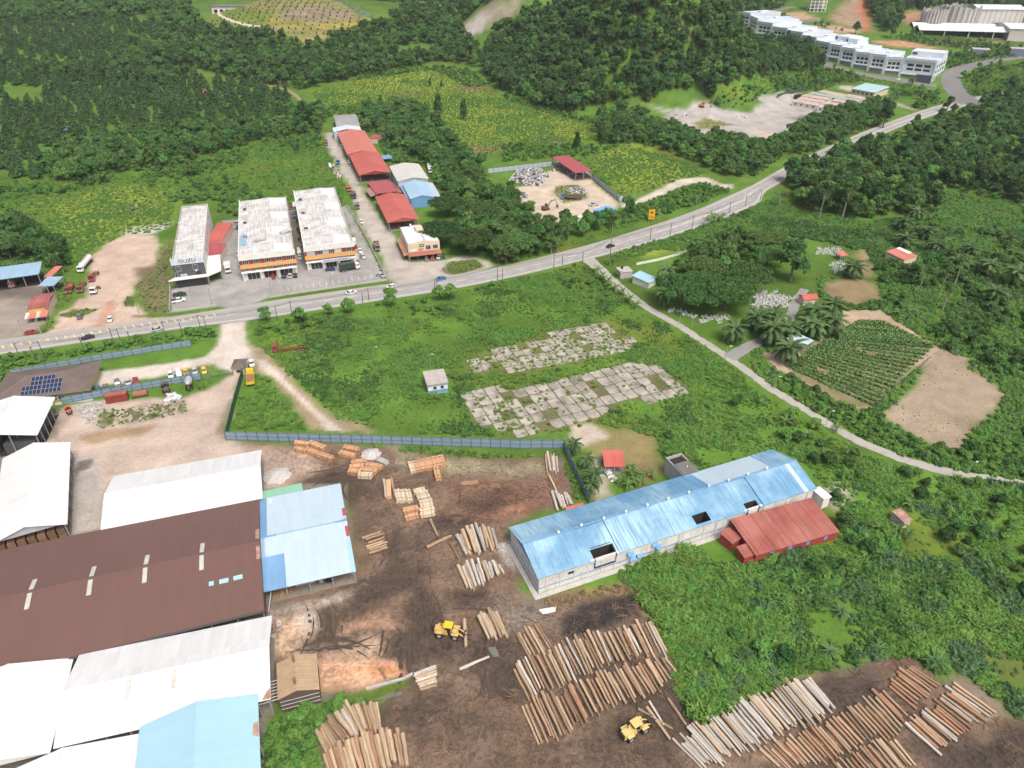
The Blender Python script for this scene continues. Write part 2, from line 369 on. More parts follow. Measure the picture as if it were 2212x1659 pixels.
zones=[(L('a1',(380,250),(800,90),(1180,60),(1400,190),(1400,360),(1100,430),(740,600),(520,560),(330,420)),YGRASS,8,10),(L('a1',(820,230),(1250,240),(1270,310),(900,330)),(0.28,0.25,0.12),5,5),(L('b0',(520,760),(900,600),(1500,560),(1780,700),(2212,820),(2212,1100),(1750,1230),(1450,950),(900,860),(700,880)),YGRASS,12,14),(L('c0',(0,800),(300,900),(720,1000),(730,1130),(450,1180),(0,1150)),YGRASS,10,10),(L('b0',(1100,760),(1450,790),(1450,740),(1150,740)),(0.26,0.17,0.1),5,4),(L('b0',(1620,720),(1900,690),(2020,740),(1700,760)),(0.26,0.18,0.1),5,4),(L('b0',(1760,1190),(1900,1180),(2100,1210),(1950,1250),(1780,1240)),(0.28,0.18,0.11),4,4),(L('c0',(260,1120),(500,1110),(500,1160),(300,1170)),(0.27,0.17,0.12),3,3),(L('c0',(700,1300),(1000,1270),(1040,1310),(850,1340)),(0.36,0.22,0.15),3,3),(L('c0',(720,1250),(1060,1160),(1500,1380),(1560,1440),(1000,1600),(800,1450)),YGRASS,8,8),(L('b1',(100,1340),(520,1280),(640,1400),(300,1430)),YGRASS,6,6),(L('c1',(1000,640),(1250,570),(1560,520),(1580,580),(1250,660)),YGRASS,4,3),(L('c1',(450,1240),(830,1180),(1080,1360),(900,1470),(540,1530),(300,1600))+L('b1',(1600,1640),(1810,1480),(2080,1380)),(0.16,0.17,0.06),6,6),(L('c2',(30,240),(340,180),(740,80),(1030,10),(1300,60),(1540,240),(1350,320),(930,370),(720,500),(600,560),(200,610))+L('b2',(2060,620),(1810,500),(1740,280),(2050,180)),(0.15,0.15,0.075),3,2),(L('d1',(1540,130),(2212,280),(2212,620),(1800,480),(1620,300)),(0.17,0.15,0.05),8,10),(L('d1',(560,870),(830,810),(1000,880),(1060,1000),(850,1060),(620,1000)),(0.27,0.21,0.12),3,3),(L('d1',(830,600),(920,600),(1000,800),(930,830),(850,780)),(0.3,0.22,0.14),3,3),(sandstrip,(0.46,0.36,0.26),2,3),(crop,(0.22,0.20,0.11),1.5,1.5),(bare,(0.335,0.275,0.20),1.6,1.2),(L('d2',(1900,500),(2212,290),(2212,420),(1990,620),(1760,660)),(0.22,0.19,0.09),4,5),(L('d2',(560,1000),(700,960),(860,1150),(800,1240),(640,1180)),(0.40,0.37,0.31),2,3),(L('c2',(620,540),(1050,560),(1220,600),(1260,740),(1290,900),(1180,1020),(960,940),(720,740),(520,640)),(0.26,0.22,0.10),3,3),(L('c2',(560,520),(690,510),(870,620),(700,700),(560,720),(500,640)),(0.52,0.46,0.38),2,2),(L('c2',(720,760),(800,800),(830,1000),(850,1120),(720,1180),(690,1040)),(0.42,0.38,0.32),2,2),(L('c3',(330,260),(1060,90),(1190,180),(1190,440),(1060,200),(700,230),(420,320)),(0.30,0.21,0.09),2,2),(L('d3',(1560,180),(2212,100),(2300,1000),(2150,960),(1700,560)),(0.12,0.13,0.05),6,8),(farleft,(0.33,0.285,0.245),2,2),(L('a1',(-300,800),(60,840),(420,910),(400,1000),(200,1000),(-300,1020)),(0.17,0.15,0.13),4,4),(mainlot,(0.53,0.42,0.34),1.5,2.0),(L('a1',(1080,760),(1250,720),(1390,500),(1395,1110),(1210,1120),(1090,900)),(0.20,0.165,0.10),3,3),(L('a1',(1020,420),(1230,400),(1390,370),(1390,400),(1270,470),(1000,490)),(0.5,0.48,0.43),2,2),(L('a1',(830,1050),(960,1000),(940,1150),(840,1260),(450,1300),(760,1200)),(0.47,0.30,0.21),2,3),([(-260,860),(60,940),(560,955),(590,1010),(745,1040),(785,1235),(600,1330),(595,1505),(575,1560),(560,1760),(-260,1760)],(0.25,0.215,0.175),1.5,1.5),(entr,PALE,1.5,1.5),(L('b1',(-20,1340),(90,1400),(250,1520),(390,1626))+L('b2',(380,180),(560,330),(700,470),(880,500),(1060,590),(780,590),(500,580),(360,380),(180,170),(20,50)),(0.33,0.27,0.17),2,2),(L('b2',(60,0),(150,0),(270,120),(430,290),(620,460),(800,590),(640,580),(480,400),(270,200),(110,80)),(0.56,0.50,0.43),1,0.8),(beige_yard,BEIGE,1.5,2),(L('a2',(800,400),(1000,400),(1500,330),(1520,430),(1250,480),(940,540),(780,570)),(0.155,0.15,0.085),2.0,2),(L('a2',(950,400),(1015,390),(1000,520),(940,530)),(0.45,0.37,0.30),.8,.6),(L('a2',(1150,350),(1210,340),(1200,490),(1140,500)),(0.42,0.36,0.30),.8,.6),(L('a2',(1385,350),(1450,340),(1450,470),(1390,490)),(0.45,0.36,0.30),.8,.6),(L('a2',(1590,170),(1740,150),(1700,240),(1600,260)),GRASS,1.5,1.5),(L('a2',(1400,100),(1700,30),(1740,80),(1500,130)),(0.15,0.17,0.06),2,2),(L('a2',(1900,300),(1960,60),(1850,560),(1830,690),(1740,600),(1790,430)),(0.24,0.21,0.13),2,2),(L('a2',(560,370),(860,340),(820,430),(760,520),(690,520),(660,430)),(0.46,0.44,0.41),2,2),(L('a2',(640,610),(1280,510),(1250,560),(980,650),(720,690),(640,650)),(0.36,0.27,0.17),1.5,2),(L('a2',(550,780),(820,760),(840,1380),(550,1420)),(0.42,0.39,0.35),1,1),(L('a2',(600,830),(770,790),(740,870),(640,910),(605,980)),(0.16,0.145,0.135),.6,1),(L('a2',(370,480),(520,500),(480,660),(370,650)),(0.25,0.215,0.17),2,2),(street,(0.45,0.415,0.37),1.5,1.2),(parking,ASPH,0.8,0.8),(L('b1',(300,290),(400,280),(530,700),(420,720)),(0.22,0.2,0.18),1,1),(recyc,(0.55,0.47,0.37),2,2),(track,(0.56,0.51,0.43),1.5,1.5),(L('c0',(380,1600),(420,1510),(600,1500),(700,1600))+L('c1',(680,190),(480,230),(390,120)),(0.22,0.22,0.1),2,2),(quarry,(0.42,0.405,0.385),3,3),(L('c0',(1520,1000),(1650,960),(1900,1020),(1750,1030),(1600,1060)),(0.22,0.22,0.08),3,3),(L('d0',(290,960),(460,930),(520,960),(400,1010)),(0.22,0.22,0.23),4,3),(L('d0',(-60,1050),(60,1060),(280,1110),(100,1120)),(0.55,0.47,0.39),4,3),(L('d0',(700,700),(820,700),(850,780),(1100,800),(1360,910),(1250,880),(1050,810),(720,730)),(0.5,0.45,0.38),4,2),(L('d0',(950,330),(1200,330),(1420,370),(1550,410),(1400,400),(1050,370)),(0.45,0.27,0.16),5,6),(L('d0',(440,200),(700,210),(900,260),(800,290),(560,240)),(0.46,0.33,0.22),6,6),(L('d0',(200,100),(420,100),(560,170),(400,180)),(0.42,0.3,0.2),6,6),(L('d0',(600,150),(700,40),(880,-60),(940,30),(960,150),(980,260),(860,240),(700,200)),(0.34,0.25,0.17),8,8),(L('d0',(860,40),(900,-40),(950,60),(970,160),(960,270),(900,250),(880,120)),(0.43,0.17,0.09),5,6),(L('d0',(1180,160),(1240,110),(1400,80),(1420,180),(1290,200)),(0.38,0.22,0.15),8,8),(L('d0',(1380,320),(2000,340),(2100,380),(1500,370)),(0.26,0.19,0.12),6,8),(L('c0',(1640,20),(1780,10),(1850,60),(1800,130),(1700,90)),(0.42,0.29,0.19),6,5),(L('c0',(1400,190),(1440,180),(1500,260),(1570,350),(1480,350),(1410,310)),(0.28,0.2,0.12),6,5),(L('b0',(1720,230),(1880,80),(2120,0),(2260,-40),(2212,120),(2000,210),(1800,310))+[],(0.30,0.27,0.2),6,8),(L('b0',(1720,240),(1900,110),(1960,180),(1850,300),(1790,310)),(0.42,0.40,0.37),6,6),(L('b0',(1290,40),(1420,10),(1640,50),(1600,90),(1480,70)),(0.52,0.42,0.34),5,5),(L('b0',(1310,140),(1420,150),(1550,190),(1530,210),(1380,160)),(0.4,0.27,0.18),5,5),(L('b0',(-130,100),(0,30),(200,-30),(500,-40),(800,60),(1040,190),(900,240),(650,330),(500,390),(380,310),(100,260),(-160,250),(-400,200)),(0.25,0.235,0.095),5,6),(L('a0',(1580,120),(1780,80),(2180,90),(2240,140),(2100,220),(1750,230)),(0.16,0.22,0.045),5,4),(L('b0',(150,150),(240,130),(220,170),(560,210),(840,190),(960,150),(1030,190),(900,230),(560,240),(250,220),(160,200)),(0.36,0.29,0.05),5,4),(L('b0',(330,60),(600,40),(820,90),(900,150),(560,190),(280,170),(260,120)),(0.27,0.215,0.155),6,4),(L('b0',(370,340),(500,300),(650,290),(560,390),(500,395)),(0.42,0.30,0.14),5,4),]
zones+=[(yard_poly,MUD,2.0,2.5)]
isl=[L('a1',(470,1140),(590,1085),(815,1075),(720,1130),(560,1155)),L('a1',(1005,1065),(1025,975),(1085,985),(1095,1065)),L('b1',(1570,765),(1640,695),(1865,675),(1930,740),(1700,810),(1595,795)),L('a1',(1060,1130),(1200,1130),(1210,1150),(1080,1155))]
zones+=[(p_,(0.13,0.165,0.045),1.2,1.0)for p_ in isl]
yard_sub=[(L('b2',(0,680),(520,740),(580,900),(340,1010),(100,1060)),(0.40,0.31,0.25),4,3),(L('b2',(1150,740),(2212,850))+L('c2',(300,800),(330,940),(0,980))+L('b2',(1650,930),(1200,850)),(0.29,0.265,0.17),4,4),(L('b2',(1300,690),(2212,790))+L('c2',(480,740),(500,800),(0,790))+L('b2',(1800,810),(1230,740)),(0.10,0.15,0.03),2,2),(L('c2',(470,740),(560,960),(690,1150),(560,1130),(480,960)),(0.09,0.15,0.03),1.5,2),(L('b2',(1560,1000),(2212,1000))+L('c2',(330,960),(480,1000),(500,1180),(60,1340))+L('b2',(2100,1340),(1600,1320)),(0.21,0.125,0.09),5,4),(L('b2',(1860,1270),(2212,1200))+L('c2',(300,1200),(100,1260))+L('b2',(2212,1290)),(0.36,0.18,0.11),3,4),(L('c2',(-20,1480),(80,1440),(110,1700),(0,1680))+L('b2',(2050,1500)),(0.44,0.42,0.38),2,2),(L('b3',(170,400),(560,330),(560,560),(900,560),(1150,580),(1150,680),(530,750),(170,730)),(0.54,0.395,0.28),2.5,2),(L('b3',(330,400),(530,340),(540,500),(440,540)),(0.48,0.43,0.37),2,2),(L('b3',(660,440),(1050,400),(1200,520),(900,570),(690,560)),(0.42,0.27,0.18),4,3),(L('b3',(530,740),(900,700),(1230,690),(1260,800),(1290,880),(950,1000),(580,1040)),(0.64,0.40,0.26),2,2),(L('b3',(880,800),(1100,750),(1290,770),(1290,870),(1000,900)),(0.50,0.24,0.12),2,2),(L('b3',(700,830),(900,800),(860,860),(700,870)),(0.45,0.24,0.13),2,1.5),(L('b3',(170,330),(880,170),(880,240),(560,330),(170,400)),(0.36,0.31,0.26),1,1.5),(L('b3',(960,1010),(1330,900),(1340,960),(1000,1100),(880,1090)),(0.10,0.16,0.03),1.5,1.5),(L('c3',(430,440),(600,300),(1050,200),(1130,420),(900,480),(480,580)),(0.05,0.045,0.045),1.5,2),(L('c3',(-100,200),(200,230),(330,330),(400,480),(90,560),(-160,430)),(0.22,0.185,0.155),4,3),(L('d3',(540,860),(920,800),(1000,1000),(720,1100),(600,1000)),(0.10,0.08,0.07),3,3),(L('d3',(1600,880),(1900,980),(2060,1150),(1950,1350),(1850,1160)),(0.26,0.215,0.17),3,3),(L('d3',(1750,1320),(1960,1280),(1990,1450),(1900,1500)),(0.34,0.25,0.15),3,2),(L('d3',(1400,1420),(2400,1260),(2400,2000),(1500,2000)),(0.075,0.062,0.055),5,4),(L('d3',(60,1560),(620,1290),(1250,1060),(1260,1130),(800,1380),(200,1640)),(0.36,0.22,0.14),1.5,2.5),(L('b3',(1450,300),(1600,330),(1700,430),(1650,480),(1540,420)),(0.33,0.235,0.17),3,3),(L('b3',(1180,160),(1330,230),(1300,320),(1200,280)),(0.36,0.25,0.17),3,3),]
splats=[('b2',660,960,9,4.5,.4,.9),('b2',800,1070,5,7,.3,.9),('b2',1030,1080,6,3,.3,.7),('b2',1250,1000,12,3,.3,.45),('b2',1650,1345,9,4,.1,.95),('b2',1180,1530,3,8,0,.9),('b2',1380,1490,5,5,0,.7),('b2',1900,1180,10,3,.1,.7),('b2',2050,1100,9,2,.1,.5),('b2',950,1000,4,7,-.4,.5),('b2',1100,890,12,2.5,.35,.6),('b2',980,1230,7,5,.1,.4),('b3',1290,60,6,8,.1,.85),('b3',1100,160,9,5,.5,.85),('b3',930,310,7,4.5,.2,.8),('b3',620,480,4.5,7,.1,.85),('b3',700,610,10,2.5,.1,.85),('b3',1210,620,4.5,4.5,0,1),('b3',1430,330,4.5,7,.3,1),('b3',1480,560,6,8,.25,1),('b3',1350,760,3,8,.2,.9),('b3',1800,250,6,3.5,0,.95),('b3',1880,660,12,4,.1,.8),('b3',2080,950,5,5,0,.95),('b3',1850,800,7,4,0,.5),('b3',1300,1150,14,4,.1,.75),('b3',1500,1300,10,5,0,.5),('b3',1900,1350,9,8,0,.4),('b3',1320,390,3,6,.3,.7),('b3',1750,480,6,4,0,.45),('c3',40,640,8,7,0,.6),('c3',20,930,6,6,0,.9),('c3',800,1120,22,3,.22,.7),('c3',700,860,20,2.5,.22,.9),('c3',1000,1000,18,3,.2,.8),('c3',1150,1330,10,8,.2,.6),('c3',1330,1030,6,5,0,.8),('c3',500,1500,14,7,.1,.5),('c3',1400,1250,6,5,0,.8),('c3',1100,1540,12,6,0,.4),('d3',820,1030,9,4,.2,.9),('d3',560,1230,12,3,.2,.8),('d3',1240,1120,5,4,0,.8),('d3',850,1380,6,4,.3,.8),('d3',1150,1370,12,2,.5,.8),('d3',1900,1500,12,6,0,.7),('d3',650,1560,10,3,.3,.7),('d3',1000,790,6,5,0,.5),('b2',600,1020,7,2,.3,.7)]
TERR=L('b0',(-130,100),(0,30),(200,-30),(500,-40),(800,60),(1040,190),(900,240),(650,330),(500,390),(380,310),(100,260),(-160,250),(-400,200))
def build_ground():
 rows=[24.0]
 while rows[-1]<9500:rows.append(rows[-1]+max(0.6,0.0052*rows[-1]))
 ys=np.array(rows)
 us=np.linspace(-1,1,381)
 Y,U=np.meshgrid(ys,us,indexing='ij')
 X=U*(0.98*Y+55)
 Z=terrain(X,Y)
 x,y=X.ravel(),Y.ravel()
 n=len(x)
 f1=fbm(x/38,y/38,11);f2=fbm(x/9,y/9,12);f3=fbm(x/2.2,y/2.2,13,2)
 col=np.array(GRASS)[None,:]*(0.75+0.5*f2)[:,None]
 k=sstep(0.5,0.75,f1)[:,None];col=col*(1-k)+np.array(DGRASS)*k
 k=(sstep(0.58,0.8,fbm(x/25+9,y/25,21))*0.55)[:,None];col=col*(1-k)+np.array((0.17,0.185,0.03))*k
 k=(sstep(700,1500,y)*0.8)[:,None];col=col*(1-k)+np.array((0.05,0.09,0.025))*k
 nx=fbm(x/6,y/6,31,3)-0.5;ny=fbm(x/6+50,y/6,33,3)-0.5
 def paint(pd,c,soft,rag):
  nonlocal col
  w=[(p.x,p.y)for p in W(pd)]
  xs=[p[0]for p in w];yy=[p[1]for p in w]
  m=np.nonzero((x>min(xs)-20)&(x<max(xs)+20)&(y>min(yy)-20)&(y<max(yy)+20))[0]
  if not len(m):return
  d=sdist(x[m]+nx[m]*rag*2,y[m]+ny[m]*rag*2,w)
  a=(1-sstep(-soft,soft*0.6,d))[:,None]
  cc=np.array(c)[None,:]*(0.82+0.36*f2[m])[:,None]
  col[m]=col[m]*(1-a)+cc*a
 for z in zones:paint(*z)
 for z in yard_sub:paint(*z)
 tw=[(p.x,p.y)for p in W(zones[-20][0])]if False else[(p.x,p.y)for p in W(TERR)]
 tm=np.nonzero(inpoly(x,y,tw))[0]
 k=(0.55*sstep(0.1,0.8,np.sin(Z.ravel()[tm]*2*math.pi/2.4)))[:,None]
 col[tm]=col[tm]*(1-k)+np.array((0.12,0.15,0.045))*k
 ym=np.nonzero(inpoly(x,y,[(p.x,p.y)for p in W(yard_poly)]))[0]
 for(t,sx,sy,rx,ry,an,st)in splats:
  c=at(*L(t,(sx,sy))[0])
  dx=x[ym]-c.x+nx[ym]*5;dy=y[ym]-c.y+ny[ym]*5
  u=dx*math.cos(an)+dy*math.sin(an);v=-dx*math.sin(an)+dy*math.cos(an)
  r=np.sqrt((u/rx)**2+(v/ry)**2)
  streak=0.6+0.8*fbm(u/6.0 if rx>ry else u/0.9,v/0.9 if rx>ry else v/6.0,41,3)
  a=np.clip((1-sstep(0.3,1.2,r))*st*.85*streak,0,1)[:,None]
  col[ym]=col[ym]*(1-a)+np.array(DARKMUD)*a
 k=(0.35*(fbm(x[ym]/3.5,y[ym]/3.5,51,3)))[:,None]
 col[ym]=col[ym]*(0.8+k*1.2)
 churn=np.zeros(n);churn[ym]=np.clip(-sdist(x[ym],y[ym],[(p.x,p.y)for p in W(yard_poly)])/4,0,1)
 z=Z.ravel()+0.0
 k=np.ones(n)
 me=bpy.data.meshes.new('ground')
 me.vertices.add(n)
 co=np.stack([x,y,z],1)
 me.vertices.foreach_set('co',co.ravel())
 nr,nc=Y.shape
 i=(np.arange(nr-1)[:,None]*nc+np.arange(nc-1)[None,:]).ravel()
 q=np.stack([i,i+1,i+nc+1,i+nc],1)
 nf=len(q)
 me.loops.add(nf*4);me.polygons.add(nf)
 me.loops.foreach_set('vertex_index',q.ravel().astype(np.int32))
 me.polygons.foreach_set('loop_start',np.arange(0,nf*4,4,dtype=np.int32))
 me.polygons.foreach_set('use_smooth',np.ones(nf,bool))
 me.update()
 ca=me.color_attributes.new('ground_cover','FLOAT_COLOR','POINT')
 ca.data.foreach_set('color',np.concatenate([np.clip(col,0.01,0.9),np.ones((n,1))],1).ravel().astype(np.float32))
 me.attributes.new('churn','FLOAT','POINT').data.foreach_set('value',churn.astype(np.float32))
 m,N,K,B=newmat('ground_cover')
 a_=N.new('ShaderNodeAttribute');a_.attribute_name='ground_cover'
 tc=N.new('ShaderNodeTexCoord')
 n1=N.new('ShaderNodeTexNoise');n1 .inputs['Scale'].default_value=1.3;n1 .inputs['Detail'].default_value=8;n1 .inputs['Roughness'].default_value=0.72
 n2=N.new('ShaderNodeTexNoise');n2 .inputs['Scale'].default_value=0.13;n2 .inputs['Detail'].default_value=6;n2 .inputs['Roughness'].default_value=0.65
 K.new(tc.outputs['Object'],n1 .inputs['Vector']);K.new(tc.outputs['Object'],n2 .inputs['Vector'])
 ad=N.new('ShaderNodeMath');ad.operation='ADD';K.new(n1 .outputs[0],ad.inputs[0]);K.new(n2 .outputs[0],ad.inputs[1])
 mr=N.new('ShaderNodeMapRange');mr.inputs[1].default_value=0.65;mr.inputs[2].default_value=1.35;mr.inputs[3].default_value=0.62;mr.inputs[4].default_value=1.3
 K.new(ad.outputs[0],mr.inputs[0])
 mx=N.new('ShaderNodeMixRGB');mx.blend_type='MULTIPLY';mx.inputs[0].default_value=1
 K.new(a_.outputs['Color'],mx.inputs[1]);K.new(mr.outputs[0],mx.inputs[2])
 ch=N.new('ShaderNodeAttribute');ch.attribute_name='churn'
 n3=N.new('ShaderNodeTexNoise');n3 .inputs['Scale'].default_value=0.55;n3 .inputs['Detail'].default_value=9;n3 .inputs['Roughness'].default_value=0.72;n3 .inputs['Distortion'].default_value=1.6
 K.new(tc.outputs['Object'],n3 .inputs['Vector'])
 r3=N.new('ShaderNodeMapRange');r3 .inputs[1].default_value=0.36;r3 .inputs[2].default_value=0.64;r3 .inputs[3].default_value=0.58;r3 .inputs[4].default_value=1.4;K.new(n3 .outputs[0],r3 .inputs[0])
 x3=N.new('ShaderNodeMixRGB');x3 .blend_type='MULTIPLY';K.new(ch.outputs['Fac'],x3 .inputs[0]);K.new(mx.outputs[0],x3 .inputs[1]);K.new(r3 .outputs[0],x3 .inputs[2]);mx=x3
 K.new(mx.outputs[0],B.inputs['Base Color']);B.inputs['Roughness'].default_value=0.95;B.inputs['Specular IOR Level'].default_value=0.1
 bp=N.new('ShaderNodeBump');bp.inputs['Strength'].default_value=0.7;bp.inputs['Distance'].default_value=0.25
 K.new(n1 .outputs[0],bp.inputs['Height']);K.new(bp.outputs[0],B.inputs['Normal'])
 me.materials.append(m)
 link('ground',me,kind='structure')
build_ground()
# ------------------------------------------------------------------ roads
def resample(pts,n):
 p=np.array([(q[0],q[1])for q in pts],float)
 d=np.concatenate([[0],np.cumsum(np.hypot(*np.diff(p,axis=0).T))])
 t=np.linspace(0,d[-1],n)
 return np.stack([np.interp(t,d,p[:,0]),np.interp(t,d,p[:,1])],1)
def smooth(p,k=3):
 for _ in range(k):
  q=p.copy();q[1:-1]=0.25*p[:-2]+0.5*p[1:-1]+0.25*p[2:];p=q
 return p
def strip_mesh(A,B,z,mb=None,rag=0.0):
 mb=mb or MB();n=len(A)
 vs=[]
 for i in range(n):
  for p in(A[i],B[i]):
   vs.append((p[0],p[1],ter(p[0],p[1])+z if p[1]>520 else z))
 fs=[(2*i,2*i+2,2*i+3,2*i+1)for i in range(n-1)]
 return mb.add(vs,fs)
asphalt=plain('road_asphalt',(0.37,0.365,0.35),0.9,0.12,0.08,dirt=(0.27,0.265,0.25),dirt_amt=0.5,fine=1.5,spec=0.1)
dark_asphalt=plain('fresh_asphalt',(0.20,0.20,0.20),0.9,0.15,0.06,dirt=(0.3,0.29,0.28),dirt_amt=0.35,fine=1.5,spec=0.1)
lane_conc=plain('lane_concrete',(0.40,0.385,0.355),0.9,0.18,0.15,dirt=(0.2,0.2,0.15),dirt_amt=0.5,fine=2.0,spec=0.1)
paint_white=plain('road_paint_white',(0.74,0.73,0.70),0.8,0.1,0.5,dirt=(0.45,0.44,0.42),dirt_amt=0.6)
paint_yellow=plain('road_paint_yellow',(0.72,0.56,0.22),0.8,0.1,0.5,dirt=(0.5,0.45,0.35),dirt_amt=0.7)
near_e=(L('a1',(-700,1545),(-300,1490),(0,1447),(330,1393),(660,1345),(1000,1297),(1400,1243),(1780,1190))+L('b1',(0,1168),(350,1112),(700,1060),(1000,1015),(1400,952),(1700,905),(2212,802))+L('c1',(250,772),(520,708),(720,662),(950,600),(1300,502),(1640,388),(1900,292),(2090,210))+L('d0',(60,1570),(300,1440),(560,1310),(800,1205),(1000,1115),(1200,1030),(1500,925),(1750,855),(2000,800),(2300,745),(2700,690)))
far_e=(L('a1',(-700,1430),(-300,1385),(0,1343),(330,1295),(660,1255),(1000,1215),(1400,1160),(1780,1100))+L('b1',(0,1055),(350,1000),(700,950),(1000,905),(1400,860),(1700,812),(2212,722))+L('c1',(250,682),(520,615),(720,565),(950,493),(1300,385),(1640,262),(1840,165),(2020,90))+L('d0',(0,1525),(230,1385),(500,1255),(740,1150),(950,1065),(1150,985),(1450,880),(1700,815),(1980,765),(2300,715),(2700,660)))
NE=smooth(resample([(p.x,p.y)for p in W(near_e)],160));FE=smooth(resample([(p.x,p.y)for p in W(far_e)],160))
FE2=[]
fd=resample(FE,1200)
for i in range(160):
 t=NE[min(i+1,159)]-NE[max(i-1,0)];t=t/np.hypot(*t)
 k=np.argmin(np.abs((fd-NE[i])@t)+0.02*np.hypot(*(fd-NE[i]).T));FE2 .append(fd[k])
FE=smooth(np.array(FE2),4)
shoulder=1.2
nrm=(NE-FE)/np.hypot(*(NE-FE).T)[:,None]
road=link('main_road',strip_mesh(FE-nrm*shoulder,NE+nrm*shoulder,0.05).mesh('main_road',asphalt),kind='structure')
def mix(t):return FE*(1-t)+NE*t
def stripe(name,t,w,i0=0,i1=160,dash=None,mat=None):
 c=mix(t)[i0:i1];c=resample(c,max(2,(i1-i0)*6))
 tg=np.gradient(c,axis=0);tg/=np.hypot(*tg.T)[:,None];nn=np.stack([-tg[:,1],tg[:,0]],1)*w/2
 mb=MB()
 s=np.concatenate([[0],np.cumsum(np.hypot(*np.diff(c,axis=0).T))])
 if dash is None:strip_mesh(c+nn,c-nn,0.056,mb)
 else:
  a=0.0
  while a+dash[0]<s[-1]:
   ss=np.linspace(a,a+dash[0],4)
   f=lambda arr:np.stack([np.interp(ss,s,arr[:,0]),np.interp(ss,s,arr[:,1])],1)
   strip_mesh(f(c+nn),f(c-nn),0.056,mb);a+=sum(dash)
 return link(name,mb.mesh(name,mat or paint_white),road)
stripe('edge_line',0.97,0.26)
stripe('edge_line',0.03,0.22,62)
tyre=plain('tyre_worn_asphalt',(0.30,0.297,0.288),.85,.15,.1,fine=1.0)
for t_ in(.20,.30,.63,.74,.84):link('wheel_track',strip_mesh(mix(t_-.028),mix(t_+.028),.053).mesh('wheel_track',tyre),road)
stripe('centre_line',0.48,0.22,0,74,(4,5))
stripe('centre_line',0.50,0.22,92,160)
stripe('lane_line',0.72,0.2,28,78,(3,5))
stripe('lane_line',0.25,0.2,44,74,(3,5))
yb=[(p.x,p.y)for p in W(L('a1',(-200,1420),(35,1388),(262,1352),(555,1308),(775,1272),(1000,1240),(1200,1205),(1400,1180),(1545,1160),(1745,1130)))]
c=resample(yb,29);tg=np.gradient(c,axis=0);tg/=np.hypot(*tg.T)[:,None]
bar_me=MB().box(-0.3,0.3,-1.3,1.3,0.0,0.01).mesh('yellow_bar',paint_yellow)
for p,t in zip(c,tg):
 link('yellow_bar',bar_me,road,(p[0],p[1],0.052),math.atan2(t[1],t[0])+0.35)
def hatch(i0,i1,t0,t1,step,w=0.35):
 mb=MB();a=resample(mix(t0)[i0:i1],400);b=resample(mix(t1)[i0:i1],400)
 s=np.concatenate([[0],np.cumsum(np.hypot(*np.diff(a,axis=0).T))])
 n=int(s[-1]/step)
 for k in range(n):
  i=np.searchsorted(s,k*step);j=min(399,np.searchsorted(s,k*step+2.2));d=(a[min(i+1,399)]-a[i]);d=d/(np.hypot(*d)+1e-6)*w
  ww=sstep(0,0.3,k/n)*sstep(1.0,0.75,k/n)
  q=a[i]+(b[j]-a[i])*max(ww,0.1)
  mb.add([(a[i][0],a[i][1],.058),(a[i][0]+d[0],a[i][1]+d[1],.058),(q[0]+d[0],q[1]+d[1],.058),(q[0],q[1],.058)],[(0,1,2,3)])
 link('median_hatching',mb.mesh('median_hatching',paint_white),road)
hatch(50,76,0.44,0.60,2.2,.5);hatch(94,122,0.46,0.66,2.2,.5)
hatch(112,128,0.72,0.96,3.0,.5)
def lane(name,pts,w,mat,z=0.04,n=90,wob=0.25):
 c=smooth(resample([(p.x,p.y)for p in W(pts)],n))
 tg=np.gradient(c,axis=0);tg/=np.hypot(*tg.T)[:,None];nn=np.stack([-tg[:,1],tg[:,0]],1)
 ww=np.interp(np.linspace(0,1,n),np.linspace(0,1,len(w)),w)/2 if not np.isscalar(w)else np.full(n,w/2)
 r1=(ww+wob*(RNG.random(n)-.5)*2)[:,None];r2=(ww+wob*(RNG.random(n)-.5)*2)[:,None]
 o=link(name,strip_mesh(c+nn*r1,c-nn*r2,z).mesh(name,mat),kind='structure')
 return o,c
lane1,lane1_c=lane('country_lane',L('c1',(640,640),(745,730),(850,820),(930,890),(1040,980),(1160,1070),(1300,1150),(1440,1225),(1560,1310),(1700,1395),(1830,1480),(1960,1575))+L('c2',(2060,150))+L('d2',(130,220),(330,340),(480,430),(600,510),(760,605),(950,700),(1200,800),(1500,890),(1800,950),(2212,1010),(2700,1060)),(7,4.2,3.6,3.3,3.2,3.2,3.3,3.4,3.6),lane_conc,n=200)
lane2,_=lane('cemetery_lane',L('c1',(1830,1480),(1930,1420),(2060,1350))+L('d1',(160,1320),(300,1180),(345,1050),(430,920)),(5,4,3.6,3.6),plain('lane_grey',(0.27,0.27,0.26),0.9,.15,.2,fine=2),0.045,60)
